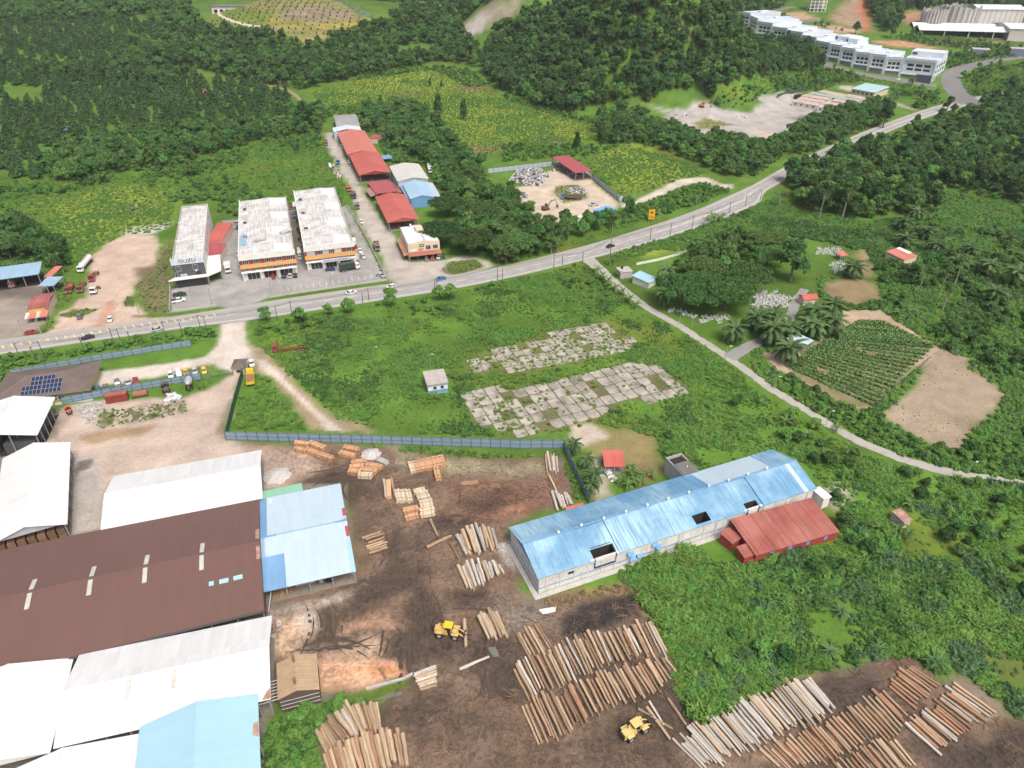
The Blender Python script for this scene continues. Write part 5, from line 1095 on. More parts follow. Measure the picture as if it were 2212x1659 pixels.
wallrun('kerb_wall','low concrete wall in front of the dealership forecourt','wall',L('a1',(1428,1102),(1600,1078),(1765,1052)),.6,.35,W_CONC)
wallrun('boundary_wall','grey boundary wall along the side of the dealership forecourt','wall',L('a1',(1382,1108),(1386,960),(1382,870)),1.3,.2,W_CONC)
wallrun('boundary_wall','long concrete wall between the shop car park and the side street','wall',L('b1',(1130,845),(1060,700),(970,520),(890,380),(800,245)),.9,.2,W_CONC)
wallrun('boundary_wall','white low wall along the cemetery beside the banana plants','wall',L('c1',(1075,725),(1250,690),(1400,650),(1480,620)),1.1,.2,W_WHITE)
# --- white corner cafe
b=Bld('corner_shop','white two storey corner shop with red awnings and a green sign','shop',p2('b1',1302,556),p2('b1',1556,528),p2('b1',1226,418),7.4)
l,w=b.l,b.w
b.walls(7.4,W_WHITE,.25);b.p('front_face',MB().box(-.05,l+.05,-.1,-.004,3.6,7.7),W_CREAM);b.p('gable_parapet',MB().yprism([(l*.2,7.7),(l*.8,7.7),(l*.5,8.4)],-.1,.1),W_CREAM)
b.p('roof_slope',MB().slab([(.25,.25,7.2),(l/2,.25,7.9),(l/2,w-.25,7.9),(.25,w-.25,7.2)],.1),WHITE_ROOF);b.p('roof_slope',MB().slab([(l/2,.25,7.9),(l-.25,.25,7.2),(l-.25,w-.25,7.2),(l/2,w-.25,7.9)],.1),WHITE_ROOF)
b.p('roof_box',MB().box(l*.42,l*.66,w*.55,w*.85,7.7,8.8),W_CREAM);b.p('roof_box',MB().box(l*.30,l*.35,w*.9,w*.97,7.4,8.8),W_WHITE);b.p('roof_gutter',MB().box(l*.52,l*.57,.3,w*.55,7.86,7.98),W_CONC)
for x_ in(.63,.86):b.win(l*x_,4.3,l*.15,1.7,'n',d=.13,nx=3)
b.p('sign_panel',MB().box(l*.06,l*.30,-.2,-.105,5.4,6.6),plain('sign_cream',(.6,.55,.3)));b.p('sign_panel',MB().box(l*.34,l*.50,-.22,-.105,5.6,6.9),plain('sign_green',(.05,.25,.04)));b.p('sign_panel',MB().box(l*.08,l*.26,-.2,-.105,3.9,5.0),W_WHITE);b.p('sign_panel',MB().box(l*.31,l*.47,-.2,-.105,4.0,5.0),plain('sign_orange',(.6,.22,.1)))
b.p('sign_stripe',MB().box(l*.37,l*.47,-.25,-.222,6.05,6.45),plain('sign_lime',(.4,.6,.3)))
b.p('front_awning',MB().slab([(-.2,-2.6,2.7),(l+.4,-2.6,2.7),(l+.4,-.1,3.5),(-.2,-.1,3.5)],.08),roofmat('awning_red',(.36,.12,.09),streak=(.22,.1,.07),samt=.5,patch=(.42,.19,.13),pamt=.5))
b.p('side_awning',MB().slab([(-2.4,-1.2,2.7),(-.02,-1.2,3.4),(-.02,w*.95,3.4),(-2.4,w*.95,2.7)],.08),roofmat('awning_rust',(.46,.20,.12),axis='Y',patch=(.55,.38,.3),pamt=.6,streak=(.3,.14,.09),samt=.5,psc=.5))
for i in range(5):b.p('awning_post',MB().box(l*i/4-.06,l*i/4+.06,-2.45,-2.33,0,2.68),STEEL)
b.p('shopfront',MB().box(.4,l-.4,-.12,-.02,.1,2.7),DARK)
for i in range(4):b.win(w*(.15+.2*i),4.6,1.0,1.3,'w',d=.03)
# --- red and blue workshop sheds up the side street
def wshed(label,A,B,C,ze,zr,m,wall=None,ends=None,floor=True,group=None):
 b=Bld('workshop_shed',label,'shed',A,B,C,ze,group)
 b.gable_roof(ze,zr,m,ov=.3)
 if wall:b.walls(ze-.15,wall,sides='sw' if wall is W_GREYBLUE else 'sw')
 b.posts(ze-.1,5)
 if ends:b.gable_ends(ze,zr,ends)
 if floor:b.floor()
 for i in range(3):b.p('workbench',MB().box(b.l*(.1+.28*i),b.l*(.1+.28*i)+2.5,b.w*.55,b.w*.55+1.6,.1,1.2+.4*(i%2)),RUSTM)
 return b
wshed('salmon red gabled workshop roof next to the white corner shop',p2('b1',1390,352),p2('b1',1268,148),p2('b1',1036,166),4.6,6.2,RED_ROOF,ends=RED_ROOF)
wshed('dark red gabled workshop roof in the middle of the side street row',p2('b0',1160,1402),p2('b0',1058,1242),p2('b0',826,1262),4.8,6.6,RED_ROOF,ends=W_RED)
wshed('largest salmon red gabled workshop roof towards the end of the side street',p2('b0',1050,1236),p2('b0',946,1066),p2('b0',731,1088),5.0,6.8,SALMON,ends=MAROON)
wshed('white and blue gabled workshop roof at the end of the side street',p2('b0',918,1060),p2('b0',904,1026),p2('b0',692,1050),5.4,6.8,roofmat('roof_whiteblue',(.66,.72,.78),streak=(.4,.55,.7),samt=.5),wall=W_PALEBLUE)
b=Bld('workshop_shed','grey asbestos roofed shed closing the end of the side street','shed',p2('b0',722,1034),p2('b0',908,1022),p2('b0',710,938),5.5)
b.gable_roof(5.5,6.6,roofmat('roof_asbestos',(.36,.36,.355),streak=(.24,.24,.235),samt=.5,var=.12),rf=.62,ov=.2);b.walls(5.2,W_CONC,sides='nsew')
b=Bld('workshop_shed','flat maroon workshop roof between two gabled red roofs','shed',p2('b1',1042,142),p2('b1',1212,120),p2('b1',1000,52),4.2)
b.mono_roof(4.0,4.4,MAROON,.1);b.posts(3.9,4);b.floor();b.p('side_roof',MB().slab([(b.l+.1,-.4,3.7),(b.l+2.8,-.4,3.0),(b.l+2.8,b.w,3.2),(b.l+.1,b.w,3.9)],.1),OLDRED);b.p('side_roof',MB().slab([(-3.0,0,2.8),(-.15,0,3.5),(-.15,b.w*.7,3.6),(-3.0,b.w*.7,2.9)],.1),RUSTY);b.walls(3.8,W_BROWN,sides='s')
wshed('white gabled workshop roof behind the blue one',p2('b0',1466,1452),p2('b0',1386,1332),p2('b0',1150,1348),5.6,7.0,roofmat('roof_offwhite',(.62,.63,.59),streak=(.46,.47,.44),samt=.4,patch=(.45,.46,.44),pamt=.3),wall=W_GREYBLUE,ends=W_GREYBLUE)
wshed('sky blue gabled workshop roof beside the spreading rain tree',p2('b1',1512,168),p2('b0',1440,1478),p2('b0',1258,1490),5.0,6.4,roofmat('roof_workblue',(.36,.54,.70),streak=(.28,.45,.62),samt=.4),wall=W_BLUE,ends=W_BLUE)
b=Bld('lean_to','pale blue lean-to roof on the far side of the blue workshop','lean-to',p2('b1',1568,160),p2('b0',1500,1478),p2('b1',1515,168),4.2)
b.mono_roof(3.6,4.4,PALEBLUE,.1);b.posts(3.5,3)
b=Bld('lean_to','blue lean-to roof against the street side of the blue workshop','lean-to',p2('b1',1345,200),p2('b0',1262,1500),p2('b1',1310,200),3.6)
b.mono_roof(4.0,3.3,TEALBLUE,.1);b.posts(3.2,3)
b=Bld('small_shed','small red roofed shed in the bushes beside the salmon workshop','shed',p2('b0',985,1125),p2('b0',1058,1126),p2('b0',972,1096),3.5)
b.mono_roof(3.4,3.7,MAROON,.2);b.walls(3.3,W_CREAM)
b=Bld('small_shed','small blue tarpaulin shed in the bushes by the dark red workshop','shed',p2('b0',1098,1290),p2('b0',1172,1284),p2('b0',1090,1268),2.6)
b.mono_roof(2.4,2.8,MIDBLUE,.2);b.posts(2.3,2)
# --- recycling yard
b=Bld('recycling_shed','maroon single pitch open shed over scrap in the recycling yard','shed',p2('c0',582,1404),p2('c0',718,1388),p2('c0',386,1280),5.0)
b.mono_roof(4.8,5.2,MAROON,.2);b.posts(4.7,3,(.3,b.w*.33,b.w*.66,b.w-.3));b.floor()
SCRAPW=plain('scrap_white',(.5,.5,.5),.7,.4,1.5,dirt=(.15,.15,.16),dirt_amt=.8)
b.p('back_wall',MB().box(b.l-.2,b.l,0,b.w,0,1.6),W_CONC)
b=Bld('site_office','blue roofed site office cabin at the recycling yard gate','office',p2('c1',800,302),p2('c1',912,266),p2('c1',768,264),3.0)
b.mono_roof(2.9,3.1,roofmat('roof_bright_blue',(.18,.42,.72),streak=(.13,.33,.6),samt=.4),.3);b.walls(2.8,W_BLUE)
b=Bld('site_office','smaller grey walled cabin with a blue roof beside the site office','office',p2('c1',718,330),p2('c1',790,312),p2('c1',704,302),2.8)
b.mono_roof(2.6,2.9,roofmat('roof_bright_blue',(.18,.42,.72)),.25);b.walls(2.5,W_GREYBLUE);b.win(b.l*.5,1.0,.8,.8)
b=Bld('shipping_container','long white shipping container at the edge of the recycling yard','container',p2('c1',472,372),p2('c1',655,330),p2('c1',466,356),2.6)
CONTW=plain('container_white',(.60,.62,.62),.6,.12,.5,dirt=(.35,.36,.36),dirt_amt=.4)
b.p('body',MB().box(0,b.l,0,2.5,.1,2.55),CONTW)
for i in range(24):b.p('rib',MB().box(b.l*(i+.5)/24-.08,b.l*(i+.5)/24+.08,-.05,-.002,.25,2.45),CONTW)
b.p('roof',MB().box(.02,b.l-.02,.02,2.48,2.552,2.6),W_WHITE)
# --- huts by the lane and the cemetery
b=Bld('caretaker_hut','pale blue gabled hut with white walls beside the cemetery lane','hut',p2('c1',1180,866),p2('c1',1240,832),p2('c1',1092,797),2.8)
b.walls(2.7,W_WHITE);b.gable_ends(2.8,3.4,W_WHITE,inset=.15)if False else None;b.mono_roof(2.8,3.5,SKYBLUE,.5)
b=Bld('utility_hut','small flat roofed grey hut at the corner of the lane','hut',p2('c1',950,785),p2('c1',1045,775),p2('c1',938,745),2.8)
b.walls(2.7,W_CONC);b.p('roof_slab',MB().box(-.2,b.l+.2,-.2,b.w+.2,2.7,2.95),W_CONC);b.p('water_tank',MB().cyl((b.l*.35,b.w*.7,2.95),(b.l*.35,b.w*.7,3.9),.5,.5,10),DARK)
b=Bld('red_hut','red roofed house half hidden among the palms','hut',p2('d1',1240,680),p2('d1',1345,646),p2('d1',1162,600),3.0)
b.mono_roof(2.9,3.5,SALMON,.2);b.walls(2.8,W_CREAM);b.p('white_sheet',MB().slab([(b.l*.72,b.w*.3,3.3),(b.l+.2,b.w*.3,3.3),(b.l+.2,b.w,3.7),(b.l*.72,b.w,3.7)],.05),W_WHITE)
b=Bld('red_hut','small red gabled hut beside the grey cemetery lane','hut',p2('d1',425,1000),p2('d1',536,990),p2('d1',436,958),2.8)
b.gable_roof(2.6,3.6,RED_ROOF,ov=.3);b.walls(2.5,W_CREAM)
b=Bld('red_hut','tiny red roofed shelter at the far edge of the cemetery','hut',p2('d1',726,645),p2('d1',782,640),p2('d1',712,616),2.6)
b.mono_roof(2.4,2.9,SALMON,.2);b.posts(2.3,2)
b=Bld('field_canopy','white sheet canopy on posts between the palms and the vegetable plot','canopy',p2('d1',420,1384),p2('d1',498,1336),p2('d1',316,1308),3.0)
b.mono_roof(2.9,3.3,PALEBLUE,.2);b.posts(2.8,2);b.floor()
b=Bld('outhouse','rusty tin roofed outhouse standing in the shrubs','hut',p2('d2',1240,1312),p2('d2',1302,1288),p2('d2',1166,1228),2.6)
b.mono_roof(2.4,2.8,RUSTY,.2);b.walls(2.3,W_CONC)
# --- workshops at the left edge
b=Bld('truck_shed','long blue roofed open truck shed at the left edge','shed',p2('a1',-200,862),p2('a1',308,792),p2('a1',-190,780),5.0)
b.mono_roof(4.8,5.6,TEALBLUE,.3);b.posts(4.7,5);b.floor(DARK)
b=Bld('small_shed','small pale blue roofed shed beside the parked orange trucks','shed',p2('a1',310,890),p2('a1',434,888),p2('a1',330,824),3.6)
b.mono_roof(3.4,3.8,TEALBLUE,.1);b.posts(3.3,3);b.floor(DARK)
b=Bld('small_shed','narrow red roof leaning behind the small pale blue shed','shed',p2('a1',355,816),p2('a1',412,816),p2('a1',385,742),3.4)
b.mono_roof(3.2,3.9,SALMON,.1);b.posts(3.1,2)
b=Bld('roadside_cafe','red roofed roadside eating shop with striped awning and signboard','cafe',p2('a1',222,1092),p2('a1',380,1072),p2('a1',285,962),3.8)
b.gable_roof(3.6,4.8,OLDRED,ov=.3);b.walls(3.5,W_CREAM);b.p('signboard',MB().box(.5,b.l-.5,-.6,-.45,2.7,4.0),plain('sign_yellow',(.5,.42,.1)))
for i in range(6):b.p('awning_stripe',MB().slab([(-.6+(b.l+1)*i/6,-4.2,2.3),(-.6+(b.l+1)*(i+1)/6-.02,-4.2,2.3),(-.6+(b.l+1)*(i+1)/6-.02,-.4,3.0),(-.6+(b.l+1)*i/6,-.4,3.0)],.06),SALMON if i%3 else WHITE_ROOF2)
for i in range(3):b.p('awning_post',MB().box(b.l*i/2-.06,b.l*i/2+.06,-4.1,-3.98,0,2.28),STEEL)
for i in range(3):b.p('table',MB().box(b.l*(.15+.3*i),b.l*(.15+.3*i)+1,-3,-2,.7,.76).box(b.l*(.15+.3*i)+.4,b.l*(.15+.3*i)+.6,-2.6,-2.4,0,.7),W_BROWN)
# --- far buildings
b=Bld('community_hall','pale turquoise gabled hall across the quarry yard','hall',p2('d0',815,712),p2('d0',1000,744),p2('d0',880,674),5.0)
b.mono_roof(4.2,6.0,roofmat('roof_turquoise',(.42,.64,.66),var=.05),.8);b.walls(4.1,W_CREAM)
for i in range(5):b.win(b.l*(.12+.19*i),1.3,2.0,1.4)
q_=at(*p2('a0',1870,80));b=Bld('terrace_house','white flat roofed house on top of the terraced hill','house',q_+Vector((-20,0,0)),q_+Vector((20,0,0)),q_+Vector((-20,11,0)))
b.walls(7.0,W_WHITE,z0=-3);b.p('roof_slab',MB().box(-1,b.l+1,-1,b.w+1,7,7.8),plain('roof_dark',(.2,.2,.2)))
for i in range(6):b.win(b.l*(.1+.16*i),.8,4.0,3.4,frame=False)
b=Bld('orchard_hut','little red roofed hut among the dark orchard trees','hut',p2('a0',1660,800),p2('a0',1725,798),p2('a0',1655,782),0.0)
b.w=max(b.w,5);b.mono_roof(4.6,5.6,RED_ROOF,.3);b.posts(4.6,2)
b=Bld('orchard_hut','little blue roofed shelter at the lower edge of the orchard','hut',p2('a0',520,1095),p2('a0',575,1092),p2('a0',515,1078),0.0)
b.w=max(b.w,4);b.mono_roof(3.2,3.8,MIDBLUE,.3);b.posts(3.1,2)
# ------------------------------------------------------------------ fences
F_BLUE=plain('fence_blue',(0.23,0.33,0.42),.6,.12,.3,dirt=(0.16,0.22,0.28),dirt_amt=.4)
F_POST=plain('fence_post',(0.07,0.09,0.11),.6,.2)
F_GREEN=plain('fence_green',(0.03,0.11,0.07),.6,.12)
F_PALE=plain('fence_pale',(0.45,0.52,0.58),.6,.15,.4,dirt=(.3,.35,.4),dirt_amt=.5)
def fence(label,pts,h,pw,mat,cat='fence',mesh=False,name='sheet_fence'):
 w=W(pts)
 o=thing(name,label,cat,w[0])
 base=w[0]
 post=fixn(MB().box(-.06,.06,-.08,.08,0,h+.1).mesh('post',F_POST))
 pm=MB()
 if not mesh:pm.box(.03,.97,-.02,.02,.12,h)
 else:
  for i in range(12):pm.box(.04+i*.08,.05+i*.08,-.01,.01,.1,h)
 pm=fixn(pm.mesh('fence_panel',mat))
 rail=MB()
 for z in(.35,h*.5,h-.15):rail.box(.03,.97,-.075,-.022,z,z+.07)
 rail=fixn(rail.mesh('rail',F_POST))
 for i in range(len(w)-1):
  a,c=w[i],w[i+1];d=c-a;n=max(1,round(d.length/pw));rz=math.atan2(d.y,d.x);st=d.length/n
  for k in range(n+(1 if i==len(w)-2 else 0)):
   p=a+d*(k/n)-base
   link('post',post,o,p,rz)
   if k<n:
    q=link('fence_panel',pm,o,p,rz);q.scale=(st,1,random.uniform(.985,1.01));q.rotation_euler[0]=random.uniform(-.015,.015)
    link('rail',rail,q)
 return o
fence('long blue sheet fence between the log yard and the overgrown field',L('a2',(1842,655))+L('b2',(0,658),(930,682),(1500,700),(2212,722))+L('c2',(485,722)),3.2,2.9,F_BLUE)
fence('blue sheet fence running from the palms down to the blue warehouse',L('c2',(488,724),(590,960),(690,1172)),3.0,2.9,F_BLUE)
fence('dark green sheet fence beside the plot with the yellow dump truck',L('a2',(1985,115),(1915,370),(1846,648)),3.0,2.9,F_GREEN)
fence('blue grey panel fence between the parked cars and the sawmill yard',L('a2',(515,362),(1000,268),(1640,160)),2.6,2.9,F_BLUE)
fence('wire mesh sliding gate at the sawmill yard entrance',L('a2',(1642,158),(1864,122)),2.0,3.0,plain('mesh_grey',(.4,.4,.38)),'gate',True,'mesh_gate')
fence('blue sheet fence along the roadside verge behind the house',L('a1',(95,1628),(755,1510),(1560,1382)),2.4,3.2,F_BLUE)
fence('pale sheet fence behind the white scrap heap',L('b0',(1955,1412))+L('c0',(0,1398),(390,1352)),3.0,3.2,F_PALE)
fence('pale sheet fence from the maroon shed to the recycling yard gate',L('c0',(715,1452),(830,1550),(935,1640))+L('c1',(985,205)),3.0,3.2,F_PALE)
fence('dark fence at the back of the cabin yard',L('d0',(200,800),(380,750),(440,745)),3.0,6,W_DARK)
fence('pale blue fence curving round the terraced hill',L('b0',(700,0),(860,80),(1000,150),(1050,200)),3.0,8,F_PALE)
fence('dark blue netting fence along the lower orchard edge',L('a0',(450,1182),(690,1162),(860,1150)),2.2,6,plain('net_blue',(.02,.06,.16)))
fence('grey sheet barrier between the vegetable plot and the bare field',L('d1',(1450,1480),(1300,1626))+L('d2',(1180,210),(1000,390)),.8,3.5,plain('barrier_grey',(.2,.21,.22)))
# ------------------------------------------------------------------ broken concrete pads, slab by slab
SLABM=barkmat('slab_concrete',(0.20,0.185,0.155),(0.46,0.435,0.385),.9,.09)
def pad(label,O,U,V,poly,nu,nv,drop):
 o0,u,v=at(*O),at(*U),at(*V)
 du=(u-o0)/nu;dv=(v-o0)/nv
 root=link('concrete_pad',MB().add([(0,0,.01),(.5,0,.01),(.5,.5,.01),(0,.5,.01)],[(0,1,2,3)]).mesh('concrete_pad',SLABM),None,o0+(du+dv)*3,kind='structure')
 wp=[(p.x,p.y)for p in W(poly)]
 meshes=[]
 for s in range(10):
  r=random.Random(s);c=[(-.48,-.48),(.48,-.48),(.48,.48),(-.48,.48)]
  pts_=[]
  for i,(a,b_)in enumerate(c):
   cut=r.random()<.4;j=lambda:r.uniform(-.03,.03)
   if cut:k_=r.uniform(.1,.3);n_=c[(i+1)%4];p_=c[i-1];pts_+=[(a+(p_[0]-a)*k_,b_+(p_[1]-b_)*k_),(a+(n_[0]-a)*k_*r.uniform(.4,1),b_+(n_[1]-b_)*k_*r.uniform(.4,1))]
   else:pts_.append((a+j(),b_+j()))
  meshes.append(fixn(MB().prism(pts_,-.1,.12).mesh('concrete_slab',SLABM)))
 ang=math.atan2(du.y,du.x);sk=math.atan2(dv.y,dv.x)-ang-math.pi/2
 cnt=0
 for i in range(-12,nu+5):
  for j in range(-6,nv+6):
   p=o0+du*(i+.5)+dv*(j+.5)
   if not inpoly(np.array([p.x]),np.array([p.y]),wp)[0]:continue
   if fbm(np.array([p.x/9.]),np.array([p.y/9.]),88)[0]<drop or random.random()<.06:continue
   q=link('concrete_slab',random.choice(meshes),root,p-root.location,ang+random.uniform(-.02,.02));q.scale=(du.length*.97,dv.length*.97,1)
   q.rotation_euler[0]=random.uniform(-.01,.01);q.rotation_euler[1]=random.uniform(-.01,.01);cnt+=1
 return cnt
pad2p=L('c2',(30,250),(340,190),(740,90),(1030,20),(1290,65),(1530,240),(1350,312),(930,360),(720,500),(580,560),(310,590),(190,600))+L('b2',(2060,615),(1830,510),(1770,300),(2050,200))
pad1p=L('c1',(480,1250),(830,1190),(1070,1360),(900,1470),(540,1530),(330,1560),(0,1590))+L('b1',(1640,1560),(1830,1480),(2080,1390),(2212,1400))+L('c1',(300,1330))
n1=pad('lower pad',one('c2',60,250),one('c2',1030,20),one('c2',310,590),pad2p,11,5,.22)
n2=pad('upper pad',one('c1',480,1250),one('c1',820,1190),one('c1',720,1480),pad1p,5,5,.24)
# ------------------------------------------------------------------ logs
LOGM={'brown':barkmat('log_brown',(0.21,0.135,0.085),(0.42,0.30,0.20),2.2,.3),'pale':barkmat('log_pale',(0.34,0.315,0.275),(0.60,0.57,0.51),2.2,.2),'tan':barkmat('log_tan',(0.34,0.25,0.165),(0.55,0.42,0.29),2.2,.25),'orange':barkmat('log_orange',(0.30,0.165,0.10),(0.46,0.28,0.175),2.2,.25)}
LOGE=barkmat('log_end',(0.28,0.20,0.13),(0.46,0.36,0.25),5.0,.3)
LOGMESH={}
def log_mesh(m):
 if m not in LOGMESH:
  LOGMESH[m]=[]
  for s in range(5):
   r=random.Random(s*7+1);mb=MB();n=8;prev=None;rings=[]
   for k in range(6):
    x=k/5;cy,cz=r.uniform(-.35,.35),r.uniform(-.12,.12);rad=(1.12-.3*x)*r.uniform(.92,1.08)
    rings.append([(x,cy*.6+math.cos(6.2832*i/n)*rad*r.uniform(.93,1.07),cz+math.sin(6.2832*i/n)*rad)for i in range(n)])
   mb.add([p for q in rings for p in q],[(k*n+i,k*n+(i+1)%n,(k+1)*n+(i+1)%n,(k+1)*n+i)for k in range(5)for i in range(n)],0)
   mb.add(rings[0],[tuple(range(n))],1);mb.add(rings[-1],[tuple(range(n-1,-1,-1))],1)
   me=fixn(mb.mesh('log',[LOGM[m],LOGE]));me.polygons.foreach_set('use_smooth',[True]*40+[False]*2);LOGMESH[m].append(me)
 return LOGMESH[m]
NLOG=0
def one_log(p,q,r,m,label,group,z=None):
 global NLOG
 a=at(*p);c=at(*q);d=c-a
 me=random.choice(log_mesh(m));o=link('log',me,None,(a.x,a.y,r*1.02 if z is None else z))
 o.rotation_euler=(random.uniform(0,6.28)*0,0,math.atan2(d.y,d.x));o.scale=(d.length,r,r)
 tag(o,label,'log',group);NLOG+=1
 return o
def poly_at(pts,t):
 d=[0]
 for i in range(len(pts)-1):d.append(d[-1]+math.dist(pts[i],pts[i+1]))
 x=t*d[-1]
 for i in range(len(pts)-1):
  if x<=d[i+1]+1e-9:
   f=(x-d[i])/(d[i+1]-d[i]+1e-9);return(pts[i][0]+(pts[i+1][0]-pts[i][0])*f,pts[i][1]+(pts[i+1][1]-pts[i][1])*f)
 return pts[-1]
def log_row(P,Q,n,r,mats,label,group,top=0.0,jl=.12):
 for i in range(n):
  t=(i+.5+random.uniform(-.3,.3))/n
  p=poly_at(P,t);q=poly_at(Q,t)
  j0,j1=random.uniform(-jl,jl),random.uniform(-jl,jl);dx,dy=q[0]-p[0],q[1]-p[1];sk=random.uniform(-1.6,1.6)
  rr=r*random.uniform(.75,1.25)
  up=top and random.random()<top
  one_log((p[0]+dx*j0+sk,p[1]+dy*j0),(q[0]+dx*j1-sk,q[1]+dy*j1),rr,random.choice(mats),label+((', left end',', middle',', right end')[min(2,int(t*3))]if n>15 else ''),group,z=rr*1.02+(1.75*r if up else 0))
log_row(L('c3',(95,560),(280,455)),L('c3',(200,755),(415,665)),8,.29,['brown','brown','tan'],'brown log in the short row nearest the standing wheel loader','short brown log row')
log_row(L('c3',(65,815),(230,740),(380,690),(500,615),(620,580),(790,530),(940,520),(1070,460),(1220,450)),L('c3',(185,1055),(345,1000),(555,940),(660,870),(800,820),(900,780),(1040,740),(1140,720),(1345,710)),42,.28,['brown','brown','tan','tan','pale'],'brown log in the upper long row below the warehouse','upper long log row',.25)
log_row(L('c3',(130,1120),(300,1045),(430,1035),(500,990),(610,925),(790,870),(910,815),(1130,780),(1320,715)),L('c3',(260,1415),(440,1380),(600,1310),(680,1230),(760,1220),(900,1125),(1040,1080),(1240,1015),(1410,840)),40,.29,['brown','brown','orange','tan'],'brown log in the second long row above the yellow loader','second long log row',.2)
log_row(L('c3',(1390,1430),(1540,1320),(1700,1210),(1850,1160),(2050,1060),(2160,1025))+L('d3',(260,955),(450,900)),L('c3',(1600,1640),(1790,1590),(1850,1530),(2000,1470),(2110,1420))+L('d3',(230,1350),(440,1280),(670,1150)),66,.26,['pale','pale','pale','tan'],'pale grey debarked log in the big white pile','big pale log pile',.45,.16)
log_row(L('d3',(1095,965),(1150,900),(1220,820),(1290,800)),L('d3',(1340,1160),(1390,1070),(1450,1000),(1530,960)),10,.28,['orange','brown'],'reddish log in the small row under the pandan bush','small reddish log row')
log_row(L('d3',(60,1490),(330,1390),(430,1330),(600,1240),(740,1150),(860,1130),(1000,1005),(1070,1010)),L('d3',(230,1640),(540,1610),(680,1530),(870,1440),(1010,1400),(1130,1360),(1250,1245),(1300,1225)),34,.26,['brown','tan','tan','orange'],'thin brown log in the long row in front of the pale pile','row before the pale pile',0,.15)
log_row(L('d3',(1260,1295),(1330,1215),(1390,1190),(1490,1090),(1560,1015),(1650,945)),L('d3',(1520,1535),(1580,1450),(1690,1390),(1800,1290),(1880,1220),(1970,1165)),21,.28,['orange','brown','tan','pale'],'reddish brown log in the row at the yard corner near the weeds','corner log row')
log_row(L('d3',(640,1600),(760,1540),(860,1490),(970,1430),(1070,1400),(1170,1395)),L('d3',(800,1800),(920,1720),(1080,1680),(1200,1640),(1300,1640),(1370,1626)),16,.25,['tan','brown','orange'],'slender log in the row cut off by the bottom edge','bottom edge log row')
log_row(L('b3',(690,1170),(820,1115),(900,1120),(1060,1105)),L('b3',(850,1385),(900,1370),(960,1350),(1090,1330)),14,.4,['tan','tan','pale','brown'],'thick tan log at the back of the lower pile','back of the lower log pile',.3)
log_row(L('b3',(550,1350),(600,1330),(680,1200)),L('b3',(640,1540),(740,1470),(850,1400)),9,.38,['tan','brown'],'tan log on the weedy side of the lower pile','weedy side of the lower log pile',.2)
log_row(L('b3',(620,1560),(720,1490),(800,1450),(890,1390),(1000,1380),(1100,1360),(1200,1340),(1270,1350)),L('b3',(690,1800),(800,1780),(900,1760),(1000,1700),(1130,1650),(1180,1615),(1260,1615),(1310,1610)),22,.42,['tan','tan','brown','orange'],'thick tan log at the front of the lower pile','front of the lower log pile',.35)
log_row(L('b3',(1870,400),(2010,345)),L('b3',(1950,590),(2110,555)),9,.34,['tan','pale','tan'],'tan log in the stack beside the loader with the yellow cab','stack by the yellow cab',.3)
log_row(L('b3',(1345,865),(1400,1000)),L('b3',(1520,795),(1545,960)),11,.25,['pale','tan'],'cream log in the cross stack by the sandy pit','cream cross stack',.2,.05)
log_row(L('b2',(1690,1450),(1740,1420),(1830,1370),(1890,1365),(2000,1400)),L('b2',(1770,1600),(1830,1585),(1920,1570),(1980,1545),(2040,1540)),12,.4,['pale','pale','tan'],'weathered grey log in the stack nearest the warehouse end','grey stack by the warehouse',.3)
log_row(L('b3',(1695,15),(1780,-25),(1900,-40),(2060,-15)),L('b3',(1770,160),(1840,175),(1930,130),(2085,40)),13,.37,['pale','tan','pale'],'whitish log in the stack below the grey one','whitish stack',.35)
log_row(L('b2',(935,1445),(970,1510),(985,1595)),L('b2',(1080,1395),(1115,1480),(1135,1545)),9,.27,['brown','tan'],'brown log in the small stack beside the saw shed','small stack by the saw shed',.2)
log_row(L('c2',(325,770),(400,778),(430,790)),L('c2',(350,925),(405,922),(448,935)),6,.3,['pale','brown'],'old grey log lying in the fence corner','old logs in the fence corner')
log_row(L('c2',(390,1095),(440,1100),(540,1100)),L('c2',(430,1240),(480,1228),(565,1165)),7,.33,['pale'],'whitish log in the little pile behind the warehouse end','little pile behind the warehouse',.3)
for(t_,a_,c_,r_,m_,lb)in(('c3',(1335,1070),(1480,1285),.3,'brown','single brown log lying apart at the weed edge'),('c3',(1160,1140),(1350,1400),.33,'tan','long yellowish log held out beyond the parked loader'),('c3',(1090,1150),(1370,1315),.25,'brown','dark log crossing under the yellowish one'),('c3',(1180,1090),(1300,1285),.24,'pale','pale split log behind the parked loader'),('b3',(1720,832),(1960,728),.3,'pale','lone pale log lying across the dark mud'),('b3',(1757,428),(1772,650),.42,'tan','thick log carried crosswise by the loader with the yellow cab'),('b2',(1482,1305),(1545,1440),.35,'tan','short tan log lying alone in the muddy yard'),('b2',(1455,1532),(1652,1440),.42,'brown','thick brown log lying beside the grey stack'),('b2',(1645,1495),(1715,1625),.32,'brown','brown log slanting at the foot of the grey stack'),('b2',(1108,982),(1122,1130),.38,'pale','pale log standing apart beside the squared beam'),('b2',(1168,970),(1195,1112),.38,'brown','barky log next to the squared orange beam'),('c2',(365,945),(436,1092),.3,'tan','straight tan log pointing at the fence corner'),('b3',(1075,820),(1120,905),.25,'brown','short stump log lying in the orange sand'),('b2',(2160,880),(2165,880.5),.2,'tan','')):
 if lb:one_log(*L(t_,a_,c_),r_,m_,lb,None)
